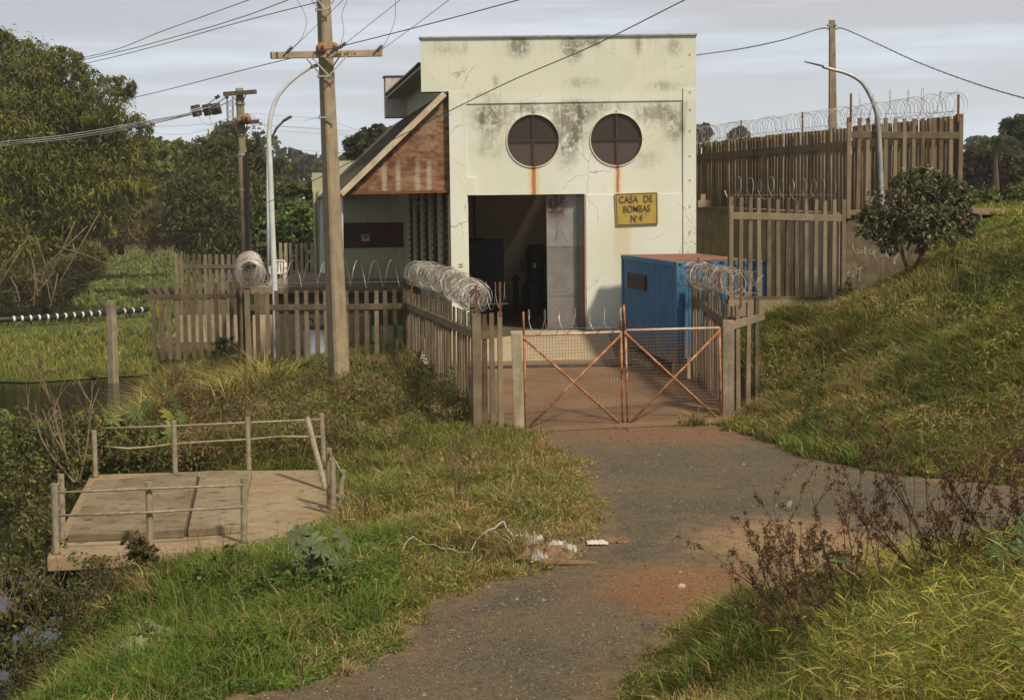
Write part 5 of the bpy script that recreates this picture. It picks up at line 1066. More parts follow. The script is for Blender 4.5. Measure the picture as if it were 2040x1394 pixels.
# ================================================================ vegetation
def leafmat(name, trans=.35, rough=.6, spec=.25, var=.0):
    k = NT(name); c = k.attr('Col'); b = k.n('ShaderNodeBsdfPrincipled'); k.put(b.inputs['Base Color'], c); b.inputs['Roughness'].default_value = rough; b.inputs['Specular IOR Level'].default_value = spec
    t = k.n('ShaderNodeBsdfTranslucent'); k.put(t.inputs[0], k.mix(.5, c, (.25, .28, .03), 'MULTIPLY') if False else c); m = k.n('ShaderNodeMixShader'); m.inputs[0].default_value = trans
    k.t.links.new(b.outputs[0], m.inputs[1]); k.t.links.new(t.outputs[0], m.inputs[2]); k.t.links.new(m.outputs[0], k.out.inputs[0]); M[name] = k.m
leafmat('leaf', .42); leafmat('grass_blade', .35, .65, .2); leafmat('glossy_leaf', .2, .5, .3)
def pal(cols, n, jit=.22):
    c = np.array(cols)[rng.integers(0, len(cols), n)]*1.15; return c*(1+rng.normal(0, jit, (n, 1)))*(1+rng.normal(0, .06, (n, 3)))
def blades(name, base, h, wd, lean, azim, col, mat='grass_blade', tipcol=None, bend=.5):
    """flat tapering blades: base (n,3), heights, widths, lean amount, azimuth of lean"""
    n = len(base); dx, dy = np.cos(azim), np.sin(azim); a2 = rng.uniform(0, 6.283, n); wx, wy = np.cos(a2)*wd/2, np.sin(a2)*wd/2
    mid = base+np.stack([dx*lean*h*.35, dy*lean*h*.35, h*.58], 1); tip = base+np.stack([dx*lean*h*(.7+bend), dy*lean*h*(.7+bend), h*(1-.28*np.minimum(lean, 1.5))], 1)
    o = np.stack([wx, wy, np.zeros(n)], 1); v = np.stack([base-o, base+o, mid-o*.8, mid+o*.8, tip], 1).reshape(-1, 3)
    i = np.arange(n)*5; q = np.stack([i, i+1, i+3, i+2], 1); t = np.stack([i+2, i+3, i+4], 1)
    tc_ = col*1.12 if tipcol is None else tipcol; cc = np.stack([col*.8, col*.8, col, col, tc_], 1).reshape(-1, 3)
    return npmesh(name, v, [q, t], np.clip(cc, .004, .9))
def leaves(name, cen, d, ln, wd, col, droop=0.):
    """diamond leaves: centre, unit direction, length, width"""
    n = len(cen); r = rng.normal(0, 1, (n, 3)); s = np.cross(d, r); s /= np.linalg.norm(s, axis=1)[:, None]+1e-9; nr = np.cross(d, s)
    ln = np.broadcast_to(ln, n)[:, None]; wd = np.broadcast_to(wd, n)[:, None]
    v = np.stack([cen-d*ln*.5, cen-d*ln*.05+s*wd*.5+nr*wd*.12, cen+d*ln*.5+np.array([0, 0, -1.])*ln*droop, cen-d*ln*.05-s*wd*.5+nr*wd*.12], 1).reshape(-1, 3)
    i = np.arange(n)*4; return npmesh(name, v, [np.stack([i, i+1, i+2, i+3], 1)], np.clip(np.repeat(col, 4, 0), .004, .9))
def visible(x, y, z, m=330):
    px, py = proj(np.stack([x, y, z], 1)); m = m*np.clip(26/np.maximum(y, 6), 1, 3.2); return (px > -m) & (px < 2040+m) & (py < 1394+m) & (py > -m), px, py
def scatter(n, x0, x1, y0, y1, yref=None, pw=1.4):
    x = rng.uniform(x0, x1, n); y = rng.uniform(y0, y1, n)
    if yref: k = rng.random(n) < (yref/np.maximum(y, yref))**pw; x, y = x[k], y[k]
    z = tz(x, y); v, px, py = visible(x, y, z); return x[v], y[v], z[v], px[v], py[v]
bx0, bx1 = S(X0, 45, 0).x-.5, X1+.5
def free(x, y, z, road_in=.05):
    k = pdist(x, y, road) > road_in*0+(fbm(x, y, 2.2)-.62)*.9
    k &= pdist(x, y, yard) > .02; k &= pdist(x, y, plat) > .03; k &= z > -2.42
    return k
GREEN = [(.125, .165, .030), (.155, .185, .038), (.10, .135, .026)]; LUSH = [(.115, .185, .027), (.14, .205, .034), (.09, .15, .022)]
OLIVE = [(.185, .185, .046), (.155, .165, .040), (.225, .21, .06)]; STRAW = [(.34, .255, .11), (.28, .205, .085), (.40, .315, .15)]; YEL = [(.32, .31, .045), (.38, .36, .06), (.25, .27, .038), (.42, .38, .11)]
DARK = [(.035, .065, .014), (.045, .08, .018)]; RUSTY = [(.16, .10, .045), (.2, .13, .06)]
def stuffobj(name, me, label_mat='grass_blade'):
    o = link(name, me, label_mat); o['kind'] = 'stuff'; return o
def mixcol(n, w1, *pals):      # per-blade choice between palettes, weights (n,k)
    out = np.zeros((n, 3)); r = rng.random(n); acc = np.zeros(n)
    for w_, p_ in zip(w1, pals):
        k = (r >= acc) & (r < acc+w_); out[k] = pal(p_, k.sum()); acc = acc+w_
    k = r >= acc; out[k] = pal(pals[-1], k.sum()); return out
# --- bank, both sides of the platform
x, y, z, px, py = scatter(620000, -15.5, 2.6, 13.5, 56, 16, 1.25); k = free(x, y, z); x, y, z, px, py = x[k], y[k], z[k], px[k], py[k]
nz = fbm(x, y, .55); n2 = fbm(x+50, y, 1.6); droad = pdist(x, y, road); dplat = pdist(x, y, plat); n = len(x)
dry = np.clip((nz-.44)*3.2+(y > 23)*.28-np.clip(droad-.5, 0, 2)*.12+np.clip(.9-droad, 0, .9)*.6-((py > 1090) & (px < 760))*.55, 0, .85)
lush = np.clip(((py > 1060) & (px < 800))*.75+(n2-.5)*.9, 0, 1)*(1-dry)
hh = .13+.20*n2+.13*lush+(y > 29)*.14+((y > 38) & (y < 43) & (x < -4.5))*.18*nz; hh = hh*np.clip(.35+droad*.75, .3, 1)*np.where((dplat < .5) & (y < 25), .7, 1)*rng.uniform(.55, 1.25, n)
kk = rng.random(n) < np.clip(.8+droad*1.2, 0, 1)*np.clip(.35+n2*1.25, .3, 1); 
if True:
    x, y, z, hh, dry, lush, n2 = [q_[kk] for q_ in (x, y, z, hh, dry, lush, n2)]; n = len(x)
col = mixcol(n, (dry, lush, (1-dry-lush)*.55), STRAW, LUSH, OLIVE, GREEN)
stuffobj('bank_grass', blades('bank_grass', np.stack([x, y, z-.02], 1), hh, (.008+.007*rng.random(n))*np.clip(y/20, 1, 2), np.abs(rng.normal(.55, .35, n))+dry*.4, rng.uniform(0, 6.28, n), col))
# --- tufts: many blades fanning out of one foot
def tufts(name, x, y, z, nb, h, rad, wd, cols, jit=.25, lean=(.35, 1.0)):
    k_ = len(x); i = np.repeat(np.arange(k_), nb); n = len(i); a = rng.uniform(0, 6.28, n); r = np.abs(rng.normal(0, 1, n))*rad
    bx, by = x[i]+np.cos(a)*r, y[i]+np.sin(a)*r; hh = h[i]*rng.uniform(.45, 1.15, n); c = cols[i]*(1+rng.normal(0, .16, (n, 1))); dry_ = rng.random(n) < .16; c[dry_] = pal(STRAW, dry_.sum())
    return blades(name, np.stack([bx, by, z[i]-.03], 1), hh, wd*rng.uniform(.6, 1.3, n), rng.uniform(*lean, n), a+rng.normal(0, .4, n), c, bend=.7)
x, y, z, px, py = scatter(28000, -12.5, 2.4, 13.5, 52, 17, 1.1); k = free(x, y, z) & (fbm(x+5, y+3, .9) > .42); x, y, z, px, py = x[k], y[k], z[k], px[k], py[k]; n = len(x); dr = pdist(x, y, road); nz = fbm(x, y, .55)
k = rng.random(n) < np.clip(.15+dr*.6, 0, .8)*np.where((px < 760) & (py > 1060), .55, 1); x, y, z, px, py, dr, nz = [q_[k] for q_ in (x, y, z, px, py, dr, nz)]; n = len(x)
dryp = np.clip((nz-.45)*3.4+.25-((py > 1060) & (px < 800))*.5, 0, .85); col = mixcol(n, (dryp*.6, dryp*.2, .35), STRAW, RUSTY, OLIVE, LUSH)
stuffobj('grass_tufts', tufts('grass_tufts', x, y, z, 26, (.22+.28*fbm(x, y+40, 1.2))*np.clip(.5+dr*.4, .5, 1.1)*np.clip((48-y)/7, .35, 1), .05, .011*np.clip(y/20, 1, 1.9).mean(), col))
# --- grass slope right of the road
x, y, z, px, py = scatter(420000, 3.6, 17, 24, 43.5, 25, 1.0); k = free(x, y, z) & ~((y > 40) & (px < 1840)) & ~((px < 1530) & (y > 34.2) & (py < 640)); x, y, z, px, py = x[k], y[k], z[k], px[k], py[k]
nz = fbm(x, y, .45); n2 = fbm(x+9, y+70, 1.3); droad = pdist(x, y, road); n = len(x)
dry = np.clip((nz-.5)*2.6+.08+np.clip(1.0-droad, 0, 1)*.4, .04, .7); rus = np.clip((fbm(x+200, y, .8)-.62)*4, 0, .4)
kk = rng.random(n) < np.clip(.3+n2*1.4, 0, 1)*np.clip(.65+droad, 0, 1)*(1-.6*rus); x, y, z, nz, n2, droad, dry, rus, px, py = [q_[kk] for q_ in (x, y, z, nz, n2, droad, dry, rus, px, py)]; n = len(x)
hh = (.14+.34*n2)*np.clip(.45+droad*.4, .4, 1)*rng.uniform(.5, 1.35, n)*np.clip((40.5-y)/5, .22, 1)
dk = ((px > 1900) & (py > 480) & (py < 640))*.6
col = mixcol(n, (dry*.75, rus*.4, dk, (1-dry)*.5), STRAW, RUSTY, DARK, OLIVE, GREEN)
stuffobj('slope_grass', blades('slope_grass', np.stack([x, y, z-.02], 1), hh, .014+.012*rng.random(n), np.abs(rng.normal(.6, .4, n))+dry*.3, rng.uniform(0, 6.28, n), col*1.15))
x, y, z, px, py = scatter(26000, 3.6, 17, 24, 43, 26, .9); k = free(x, y, z) & (fbm(x+5, y+3, .8) > .40) & ~((y > 39.8) & (px < 1850)) & ~((px < 1530) & (y > 34.2)); x, y, z, px, py = x[k], y[k], z[k], px[k], py[k]; n = len(x); dr = pdist(x, y, road); nz = fbm(x, y, .45)
tb2 = P(1812, 552, 36.3); k = (rng.random(n) < np.clip(.2+dr*.5, 0, .75)) & (np.hypot(x-tb2.x, (y-tb2.y+.8)*.6) > 1.2); x, y, z, px, py, dr, nz = [q_[k] for q_ in (x, y, z, px, py, dr, nz)]; n = len(x); dryp = np.clip((nz-.5)*2.6+.12, .03, .7)
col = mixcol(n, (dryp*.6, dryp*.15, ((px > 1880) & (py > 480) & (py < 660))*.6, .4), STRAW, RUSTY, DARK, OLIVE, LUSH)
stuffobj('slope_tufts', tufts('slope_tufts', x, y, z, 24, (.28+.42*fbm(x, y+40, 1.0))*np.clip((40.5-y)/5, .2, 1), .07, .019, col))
# --- broad bamboo grass in the right foreground
x, y, z, px, py = scatter(170000, -1.5, 8.5, 8.2, 20, 12, .6); k = free(x, y, z) & (y < 19.5); x, y, z, px, py = x[k], y[k], z[k], px[k], py[k]
n2 = fbm(x, y, 1.1); droad = pdist(x, y, road); right = np.clip((px-1560)/260, 0, 1)*np.clip(.55+(py-1150)/400, .4, 1); n = len(x)
hh = (.10+.12*n2+.16*right)*np.clip(.4+droad*.8, .35, 1)*rng.uniform(.5, 1.3, n); dry = np.clip((fbm(x+30, y, .8)-.45)*2.5+.25-right*.25, .08, .8)
col = mixcol(n, (dry, right*.55, .25), STRAW, YEL, OLIVE, GREEN)
kk = rng.random(n) < np.clip(.25+n2, 0, 1); stuffobj('mound_grass', blades('mound_grass', np.stack([x, y, z-.02], 1)[kk], hh[kk], (.006+.006*rng.random(n))[kk], np.abs(rng.normal(.7, .4, n))[kk], rng.uniform(0, 6.28, n)[kk], col[kk]))
m = rng.random(n) < .085*right*(right > .3)+.005*(right > .05); sx_, sy_, sz_ = x[m], y[m], z[m]; ns_ = len(sx_)     # leafy canes
st_v, st_h, st_w, st_l, st_a, st_c = [], [], [], [], [], []; lc, ld, ll, lw, lcol = [], [], [], [], []
for i in range(ns_):
    h = R.uniform(.3, .8)*min(1, max(.4, (14.3-sy_[i])/3.2)); az = R.uniform(0, 6.28); le = R.uniform(.1, .6); b0_ = V((sx_[i], sy_[i], sz_[i])); d0 = V((math.cos(az)*le, math.sin(az)*le, 1)).normalized(); c1 = YEL[R.randrange(4)]
    st_v.append(b0_); st_h.append(h); st_l.append(le*1.3); st_a.append(az); st_c.append((.24, .22, .08))
    for j in range(R.randint(6, 11)):
        t = .25+.75*j/10; a2 = az+R.choice((-1, 1))*R.uniform(.5, 1.5); L_ = R.uniform(.10, .25); dd = V((math.cos(a2), math.sin(a2), R.uniform(-.3, 1.1))).normalized(); c_ = b0_+d0*h*t+dd*L_*.5
        lc.append(c_); ld.append(dd); ll.append(L_); lw.append(R.uniform(.006, .014)); lcol.append(np.array(c1 if R.random() < .62 else (STRAW+GREEN+LUSH)[R.randrange(9)])*R.uniform(.7, 1.25))
stuffobj('cane_grass', blades('cane_grass', np.array(st_v), np.array(st_h), np.full(ns_, .007), np.array(st_l), np.array(st_a), np.array(st_c)))
stuffobj('cane_leaves', leaves('cane_leaves', np.array(lc), np.array(ld), np.array(ll), np.array(lw), np.array(lcol), .1))
# --- broad-leaved weeds and grass leaves in among the blades, and tall dry stalks
def leafy(name, n, box, yref, cond, lo, hi, ln, wd, cols):
    x, y, z, px, py = scatter(n, *box, yref, .9); k = free(x, y, z) & cond(x, y, px, py); x, y, z = x[k], y[k], z[k]; n = len(x); dr = np.clip(pdist(x, y, road), 0, 3)
    h = (lo+(hi-lo)*fbm(x+17, y+60, 1.1))*np.clip(.35+dr*.6, .35, 1)*np.where(x > 3.5, np.clip((40.5-y)/5.5, .15, 1), np.clip((46.5-y)/8, .22, 1))*rng.uniform(.1, 1.05, n)**.7; d = rng.normal(0, 1, (n, 3))+np.array([0, 0, .45]); d /= np.linalg.norm(d, axis=1)[:, None]
    id_ = (np.floor(x*1.6)*131+np.floor(y*1.6)*17).astype(int) % 97; base = pal(cols, 97, .12)[id_]; alt = pal(cols, n, .25); c = np.where((rng.random(n) < .6)[:, None], base*(1+rng.normal(0, .2, (n, 1))), alt)
    o = link(name, leaves(name, np.stack([x, y, z+h], 1), d, ln*rng.uniform(.55, 1.4, n), wd*rng.uniform(.6, 1.4, n), c, .25), 'leaf'); o['kind'] = 'stuff'; return o
LG = [(.20, .215, .042), (.25, .25, .052), (.15, .18, .032), (.31, .285, .085), (.13, .155, .03), (.32, .25, .105)]
TB_ = P(1812, 552, 36.3)
leafy('slope_leaves', 210000, (3.6, 17, 24, 42), 27, lambda x, y, px, py: (fbm(x, y, .7) > .33) & (np.hypot(x-TB_.x, (y-TB_.y+.6)*.7) > 1.0) & ~((y > 39.8) & (px < 1850)) & ~((px < 1530) & (y > 34.2)), .10, .62, .17, .024, LG)
leafy('bank_leaves', 240000, (-13, 2.4, 14, 47), 20, lambda x, y, px, py: (fbm(x+8, y, .8) > .40) & ~((py > 1075) & (px < 790)), .06, .42, .11, .017, LG)
leafy('lush_leaves', 60000, (-8, 0, 14, 23), 18, lambda x, y, px, py: (fbm(x+8, y, .9) > .40) & (py > 1065) & (px < 800), .05, .36, .11, .02, [(.095, .17, .028), (.13, .20, .034), (.075, .135, .025), (.15, .21, .045)])
leafy('weed_leaves', 190000, (-10.5, 0, 30, 47), 36, lambda x, y, px, py: (fbm(x+3, y+9, .5) > .42) & (pdist(x, y, road) > 1.2), .15, 1.35, .14, .027, [(.13, .15, .034), (.17, .17, .045), (.10, .12, .028), (.19, .13, .065), (.22, .16, .085), (.24, .23, .07)])
def stalks(name, n, box, cond, lo, hi, w_):
    x, y, z, px, py = scatter(n, *box, 16, .7); k = free(x, y, z) & cond(x, y, px, py) & (pdist(x, y, road) > .25) & ~((y > 36) & (x > 3.5)); x, y, z = x[k], y[k], z[k]; n = len(x)
    stuffobj(name, blades(name, np.stack([x, y, z], 1), rng.uniform(lo, hi, n), w_*np.clip(y/20, .7, 2), np.abs(rng.normal(.25, .25, n)), rng.uniform(0, 6.28, n), pal(STRAW+RUSTY, n)*.8))
stalks('dry_stalks', 9000, (-12.5, 2.4, 15, 47), lambda x, y, px, py: fbm(x, y+31, .6) > .48, .35, .95, .007)
stalks('slope_stalks', 7000, (3.6, 17, 24, 41), lambda x, y, px, py: fbm(x, y+31, .6) > .47, .4, 1.0, .008)
# --- embankment top, far right
x, y, z, px, py = scatter(60000, 10, 30, 40.5, 75); tr = G(1990, 440, 4.35); k = (px > 1900) & ~((np.abs(y-44.2+((x-14)*-.1)) < 1.3) & (x > 12.6)); x, y, z = x[k], y[k], z[k]; n = len(x); n2 = fbm(x, y, .6)
stuffobj('embankment_grass', blades('embankment_grass', np.stack([x, y, z-.02], 1), (.15+.4*n2)*rng.uniform(.5, 1.2, n), .03+.03*rng.random(n), np.abs(rng.normal(.5, .3, n)), rng.uniform(0, 6.28, n), mixcol(n, (.3, .3), OLIVE, YEL, GREEN)))
simple('track_earth', (.36, .24, .15), (.27, .16, .09), 3, .95)
pp_ = [(12.0, 43.4), (13.5, 43.0), (22, 43.4), (40, 44.5), (40, 46.4), (22, 45.4), (13.2, 44.9), (12.2, 44.5)]
mb = MB(); mb.prism([(a_, b_, 4.40) for a_, b_ in pp_], (0, 0, .05)); o = link('dirt_track', mb.mesh('dirt_track'), 'track_earth'); o['kind'] = 'structure'
# --- swamp: floating mat of water plants
mat_px = [(-150, 757), (60, 757), (150, 752), (216, 748), (330, 742), (430, 600), (430, 505), (300, 488), (150, 484), (-150, 500)]
matp = [G(a_, b_, -2.4).xy[:] for a_, b_ in mat_px]
k = NT('mat_ground'); c = k.mix(k.rng(k.noise(.08, 5), .4, .6), (.06, .085, .018), (.125, .13, .03)); M['mat_ground'] = k.pbr(c, .95)
mp_ = densify(matp, 4, .6); mb = MB(); mb.prism([(a_, b_, -2.47) for a_, b_ in mp_], (0, 0, .06)); o = link('swamp_mat', mb.mesh('swamp_mat'), 'mat_ground'); o['kind'] = 'stuff'
N_ = 260000; x = rng.uniform(-115, -9, N_); y = 60+180*rng.random(N_)**1.7; z = np.full(N_, -2.42); v_, px, py = visible(x, y, z, 200); kk = v_ & inpoly(x, y, mp_) & (px < 640); x, y, z, px, py = [q_[kk] for q_ in (x, y, z, px, py)]; n = len(x)
kk = rng.random(n) < np.clip(95/y, 0, 1)**.8; x, y, z, px, py = [q_[kk] for q_ in (x, y, z, px, py)]; n = len(x)
wob = (fbm(x, y, .06)-.5)*90+rng.normal(0, 9, n); b_ = py+wob
tall = ((b_ > 616) & (b_ < 656)) | ((b_ > 505) & (b_ < 560)) | ((b_ > 575) & (b_ < 600) & (px > 100)); low = (b_ >= 656)
n2 = fbm(x, y, .22); dpipe = np.interp(x, [bez(i/20).x for i in range(21)], [bez(i/20).y for i in range(21)])-y; clear = (dpipe > -1.5) & (dpipe < 11) & (px < 300); tall &= ~clear
hh = np.where(tall, .5, np.where(clear, .13, np.where(low, .28, .3)))*(.5+n2)*rng.uniform(.5, 1.25, n)*np.where(py < 560, 1.15, 1)
ct_, cy_ = pal([(.13, .16, .048), (.16, .185, .055), (.105, .14, .042), (.19, .20, .05)], n), pal([(.20, .20, .035), (.16, .18, .035), (.24, .21, .05)], n); cm_ = pal([(.15, .18, .036), (.125, .16, .032), (.20, .205, .042)], n)
col = np.where(tall[:, None], ct_, np.where((low & (n2 > .33))[:, None] & True, cy_, cm_))
stuffobj('swamp_plants', blades('swamp_plants', np.stack([x, y, z], 1), hh, np.where(tall, .09, .06)*(y/75)*rng.uniform(.7, 1.3, n), np.abs(rng.normal(.5, .3, n)), rng.uniform(0, 6.28, n), col))
# --- gravel on the road
x, y, z, px, py = scatter(60000, -3, 10, 13.5, 33, 15, 1.3); k = pdist(x, y, road) < .1; x, y = x[k], y[k]; n = len(x); s_ = rng.uniform(.004, .016, n)*(1+(rng.random(n) > .985)*1.6); zz = .014+fbm(x, y, .6)*.05*np.clip(-pdist(x, y, road), 0, 1)
an = rng.uniform(0, 6.28, n); v = []
for j in range(3): a_ = an+2.094*j; v.append(np.stack([x+np.cos(a_)*s_, y+np.sin(a_)*s_, zz-.004], 1))
v.append(np.stack([x, y, zz+s_*.9], 1)); v = np.stack(v, 1).reshape(-1, 3); i = np.arange(n)*4
g_ = pal([(.16, .135, .105), (.11, .095, .075), (.18, .155, .118), (.075, .066, .055), (.13, .11, .085)], n)
k = NT('gravel_stone'); k.pbr(k.attr('Col'), .9); M['gravel_stone'] = k.m
o = link('gravel', npmesh('gravel', v, [np.stack([i, i+1, i+3], 1), np.stack([i+1, i+2, i+3], 1), np.stack([i+2, i, i+3], 1)], np.clip(np.repeat(g_, 4, 0), .01, .8)), 'gravel_stone'); o['kind'] = 'stuff'
# ---------------------------------------------------------------- trees
def tree(label, base, blobs, Y, nleaf, ln, wd, cols, name='tree', mat='leaf', trunk_r=.3, shell=.5, droop=.3, up=.2, clump=0., spread=1., group=None, trunk=True, cat='tree', dens=None, limbmat='bark', dirjit=.8, depth=1.):
    """blobs: (px, py, r px[, ry px]) at depth Y: lobes of the crown with their own positions in depth"""
    bl = []
    for b_ in blobs:
        r_ = b_[2]/FPX*Y; ry = (b_[3] if len(b_) > 3 else b_[2])/FPX*Y; bl.append((P(b_[0], b_[1], Y+R.uniform(-.6, .6)*r_*depth), r_, ry))
    base = V(base); t = thing(name, label, cat, base, group)
    if trunk:
        mb = MB(); top_ = max(bl, key=lambda q: q[0].z)[0]; fork = base.lerp(V((sum(q[0].x for q in bl)/len(bl), Y, base.z)), .6); fork.z = base.z+(top_.z-base.z)*.35
        mb.tube([base+V((0, 0, -.3)), base.lerp(fork, .5)+V((R.uniform(-.1, .1), 0, 0))*trunk_r, fork], [trunk_r, trunk_r*.8, trunk_r*.65], 9)
        for c_, r_, ry in bl[:16]:
            m_ = fork.lerp(c_, .5)+V((R.uniform(-.2, .2), R.uniform(-.2, .2), R.uniform(0, .3)))*r_; mb.tube([fork, m_, c_], [trunk_r*.45, trunk_r*.28, trunk_r*.1], 5)
        part('trunk', mb, limbmat, t, smooth=True)
    vol = np.array([q[1]*q[1]*q[2] for q in bl])**.75; cnt = np.maximum(30, nleaf*vol/vol.sum()).astype(int); cc, dd, co = [], [], []
    for (c_, r_, ry), m_ in zip(bl, cnt):
        nc = max(6, int(m_/34)); cd_ = rng.normal(0, 1, (nc, 3)); cd_ /= np.linalg.norm(cd_, axis=1)[:, None]; cr_ = shell+(1.04-shell)*rng.random((nc, 1))**.7
        cl = cd_*cr_; rad = np.array([r_, r_*depth, ry]); id_ = rng.integers(0, nc, m_)
        off = rng.normal(0, 1, (m_, 3))*.17*spread*np.array([1, 1, .7]); p_ = (cl[id_]+off)*rad
        d_ = cl[id_]*.7+rng.normal(0, dirjit, (m_, 3))+np.array([0, 0, up]); d_ /= np.linalg.norm(d_, axis=1)[:, None]
        cj = (1+rng.normal(0, .22, nc))[id_][:, None]; cp = rng.integers(0, len(cols), nc)[id_]; mixp = rng.random(m_) < .7
        c0_ = np.array(cols)[np.where(mixp, cp, rng.integers(0, len(cols), m_))]
        cc.append(p_+np.array(c_)); dd.append(d_); co.append(c0_*cj*(1+rng.normal(0, .12, (m_, 1))))
    cc, dd, co = np.concatenate(cc), np.concatenate(dd), np.concatenate(co); n = len(cc)
    me = leaves('crown', cc-np.array(rootloc(t)), dd, ln*rng.uniform(.6, 1.3, n), wd*rng.uniform(.7, 1.3, n), co, droop); link('crown', me, mat, t)
    return t
BAM = [(.165, .175, .034), (.22, .22, .048), (.115, .135, .028), (.27, .25, .066), (.08, .095, .024)]
MID = [(.145, .17, .042), (.115, .145, .036), (.18, .195, .055)]; DKT = [(.105, .112, .03), (.08, .088, .024), (.14, .14, .04)]; BRN = [(.26, .19, .10), (.20, .15, .075), (.15, .14, .06), (.17, .16, .05)]
def lobes(pts, k_, jit, rs):
    out = list(pts)
    for a_, b_, r_ in pts:
        for _ in range(k_): t = R.uniform(0, 6.28); out.append((a_+math.cos(t)*r_*jit, b_+math.sin(t)*r_*jit*.9, r_*R.uniform(*rs)))
    return out
tb_ = P(90, 590, 100); tb_.z = -2.6
bam = [(8, 88, 24), (48, 92, 16), (110, 108, 16), (150, 112, 12), (0, 75, 14), (236, 160, 9), (262, 172, 8), (170, 150, 26), (20, 120, 55), (75, 130, 45), (135, 125, 30), (40, 200, 90), (130, 200, 70), (205, 205, 45), (245, 178, 22), (20, 310, 100), (120, 300, 95), (210, 280, 70), (265, 262, 35), (40, 420, 100), (150, 390, 85), (235, 350, 65), (290, 300, 20), (20, 510, 80), (105, 480, 70), (-60, 250, 110), (-70, 400, 110), (-60, 520, 90)]
tree('huge feathery bamboo clump towering over the swamp', tb_, lobes(bam, 4, .9, (.2, .45)), 100, 140000, .44, .085, BAM, 'bamboo_clump', shell=.35, droop=.4, up=.0, trunk_r=.35, spread=1.1, cat='bamboo', dirjit=.75)
mb = MB(); bc = thing('bamboo_canes', 'bundle of leaning dry bamboo canes at the water edge', 'bamboo', P(90, 590, 94))
for i, (a_, b_, c_, d_) in enumerate(((0, 565, 52, 480), (60, 600, 110, 540), (75, 590, 60, 500), (100, 598, 85, 540), (70, 470, 110, 600), (95, 560, 150, 440), (120, 560, 200, 420), (60, 560, 175, 450), (0, 540, 60, 470), (110, 490, 235, 535), (40, 600, 20, 550), (67, 610, 68, 540), (100, 610, 115, 545))): mb.tube([P(a_, b_, 94), P((a_+c_)/2+2, (b_+d_)/2-3, 94), P(c_, d_, 95)], .04, 5)
part('cane', mb, 'twig', bc)
z0_ = -1.0
tree('brown dead brush tangled round the foot of the bamboo clump', P(110, 600, 97), lobes([(30, 560, 40), (90, 565, 42), (145, 550, 35), (185, 520, 30), (60, 590, 25), (120, 590, 22)], 2, .8, (.4, .6)), 97, 16000, .7, .05, [(.24, .18, .09), (.19, .15, .07), (.16, .16, .05), (.12, .13, .035)], 'brush', droop=0, up=.6, cat='brush', trunk=False)
tree('bushy mid green tree beyond the bamboo clump', P(300, 480, 150), lobes([(300, 340, 60), (345, 320, 40), (330, 390, 60), (275, 400, 50), (365, 350, 28)], 3, .8, (.35, .5)), 150, 14000, .9, .45, MID)
tree('brown leafless brush on the far bank of the swamp', P(240, 500, 125), lobes([(210, 455, 50), (270, 450, 48), (320, 460, 42), (170, 470, 40), (240, 420, 35), (300, 425, 25)], 2, .8, (.4, .6)), 125, 12000, .8, .07, BRN, 'brush', droop=0, up=.7, cat='brush')
tree('wide dark feathery tree behind the wooden pole', P(470, 500, 120), lobes([(430, 330, 55), (480, 320, 50), (400, 390, 62), (470, 400, 80), (545, 400, 35), (440, 450, 80), (380, 455, 40), (520, 455, 60), (375, 330, 18), (500, 300, 22), (560, 330, 15), (385, 305, 12)], 3, .85, (.25, .45)), 120, 52000, .5, .13, DKT, droop=.4, up=-.1, spread=1.3)
tree('tall thin crowned eucalyptus showing above the dark tree', P(452, 400, 170), lobes([(440, 268, 16), (460, 255, 14), (430, 285, 14), (470, 280, 16), (448, 290, 20)], 3, .9, (.4, .6)), 170, 2600, .9, .3, [(.10, .105, .06), (.13, .13, .085)], shell=.6)
tree('leafy green bush tree beside the pump house wing', P(585, 560, 82), lobes([(560, 410, 40), (600, 400, 35), (585, 450, 50), (545, 470, 40), (615, 470, 40), (560, 520, 50), (620, 525, 35), (600, 375, 15), (535, 420, 22)], 3, .85, (.3, .45)), 82, 16000, .36, .2, [(.11, .15, .04), (.14, .18, .05), (.085, .12, .032)])
tree('round distant tree behind the lamp post', P(555, 400, 230), lobes([(555, 350, 32), (535, 358, 22), (580, 345, 18)], 3, .8, (.35, .5)), 230, 5000, 1.1, .6, [(.075, .09, .05), (.06, .075, .045)])
tree('tall hazy eucalyptus with open crown in the far distance', P(600, 390, 280), lobes([(600, 310, 12), (592, 325, 9), (608, 322, 9), (598, 342, 10), (614, 335, 7), (590, 312, 7)], 3, .8, (.4, .6)), 280, 2200, 1.2, .5, [(.10, .12, .10), (.12, .14, .115)], trunk_r=.5)
tree('grey green tree rising behind the lean-to roof', P(735, 420, 95), lobes([(715, 285, 20), (735, 275, 20), (752, 263, 14), (700, 300, 14), (745, 300, 28), (770, 275, 20), (692, 280, 6)], 3, .9, (.3, .5)), 95, 5000, .5, .2, [(.06, .07, .04), (.085, .09, .055)])
tree('small tree tops showing between facade and embankment fence', P(1400, 330, 190), lobes([(1401, 258, 12), (1398, 272, 14), (1475, 268, 14), (1462, 275, 10)], 3, .8, (.4, .6)), 190, 2200, 1., .5, [(.055, .07, .045), (.07, .085, .05)])
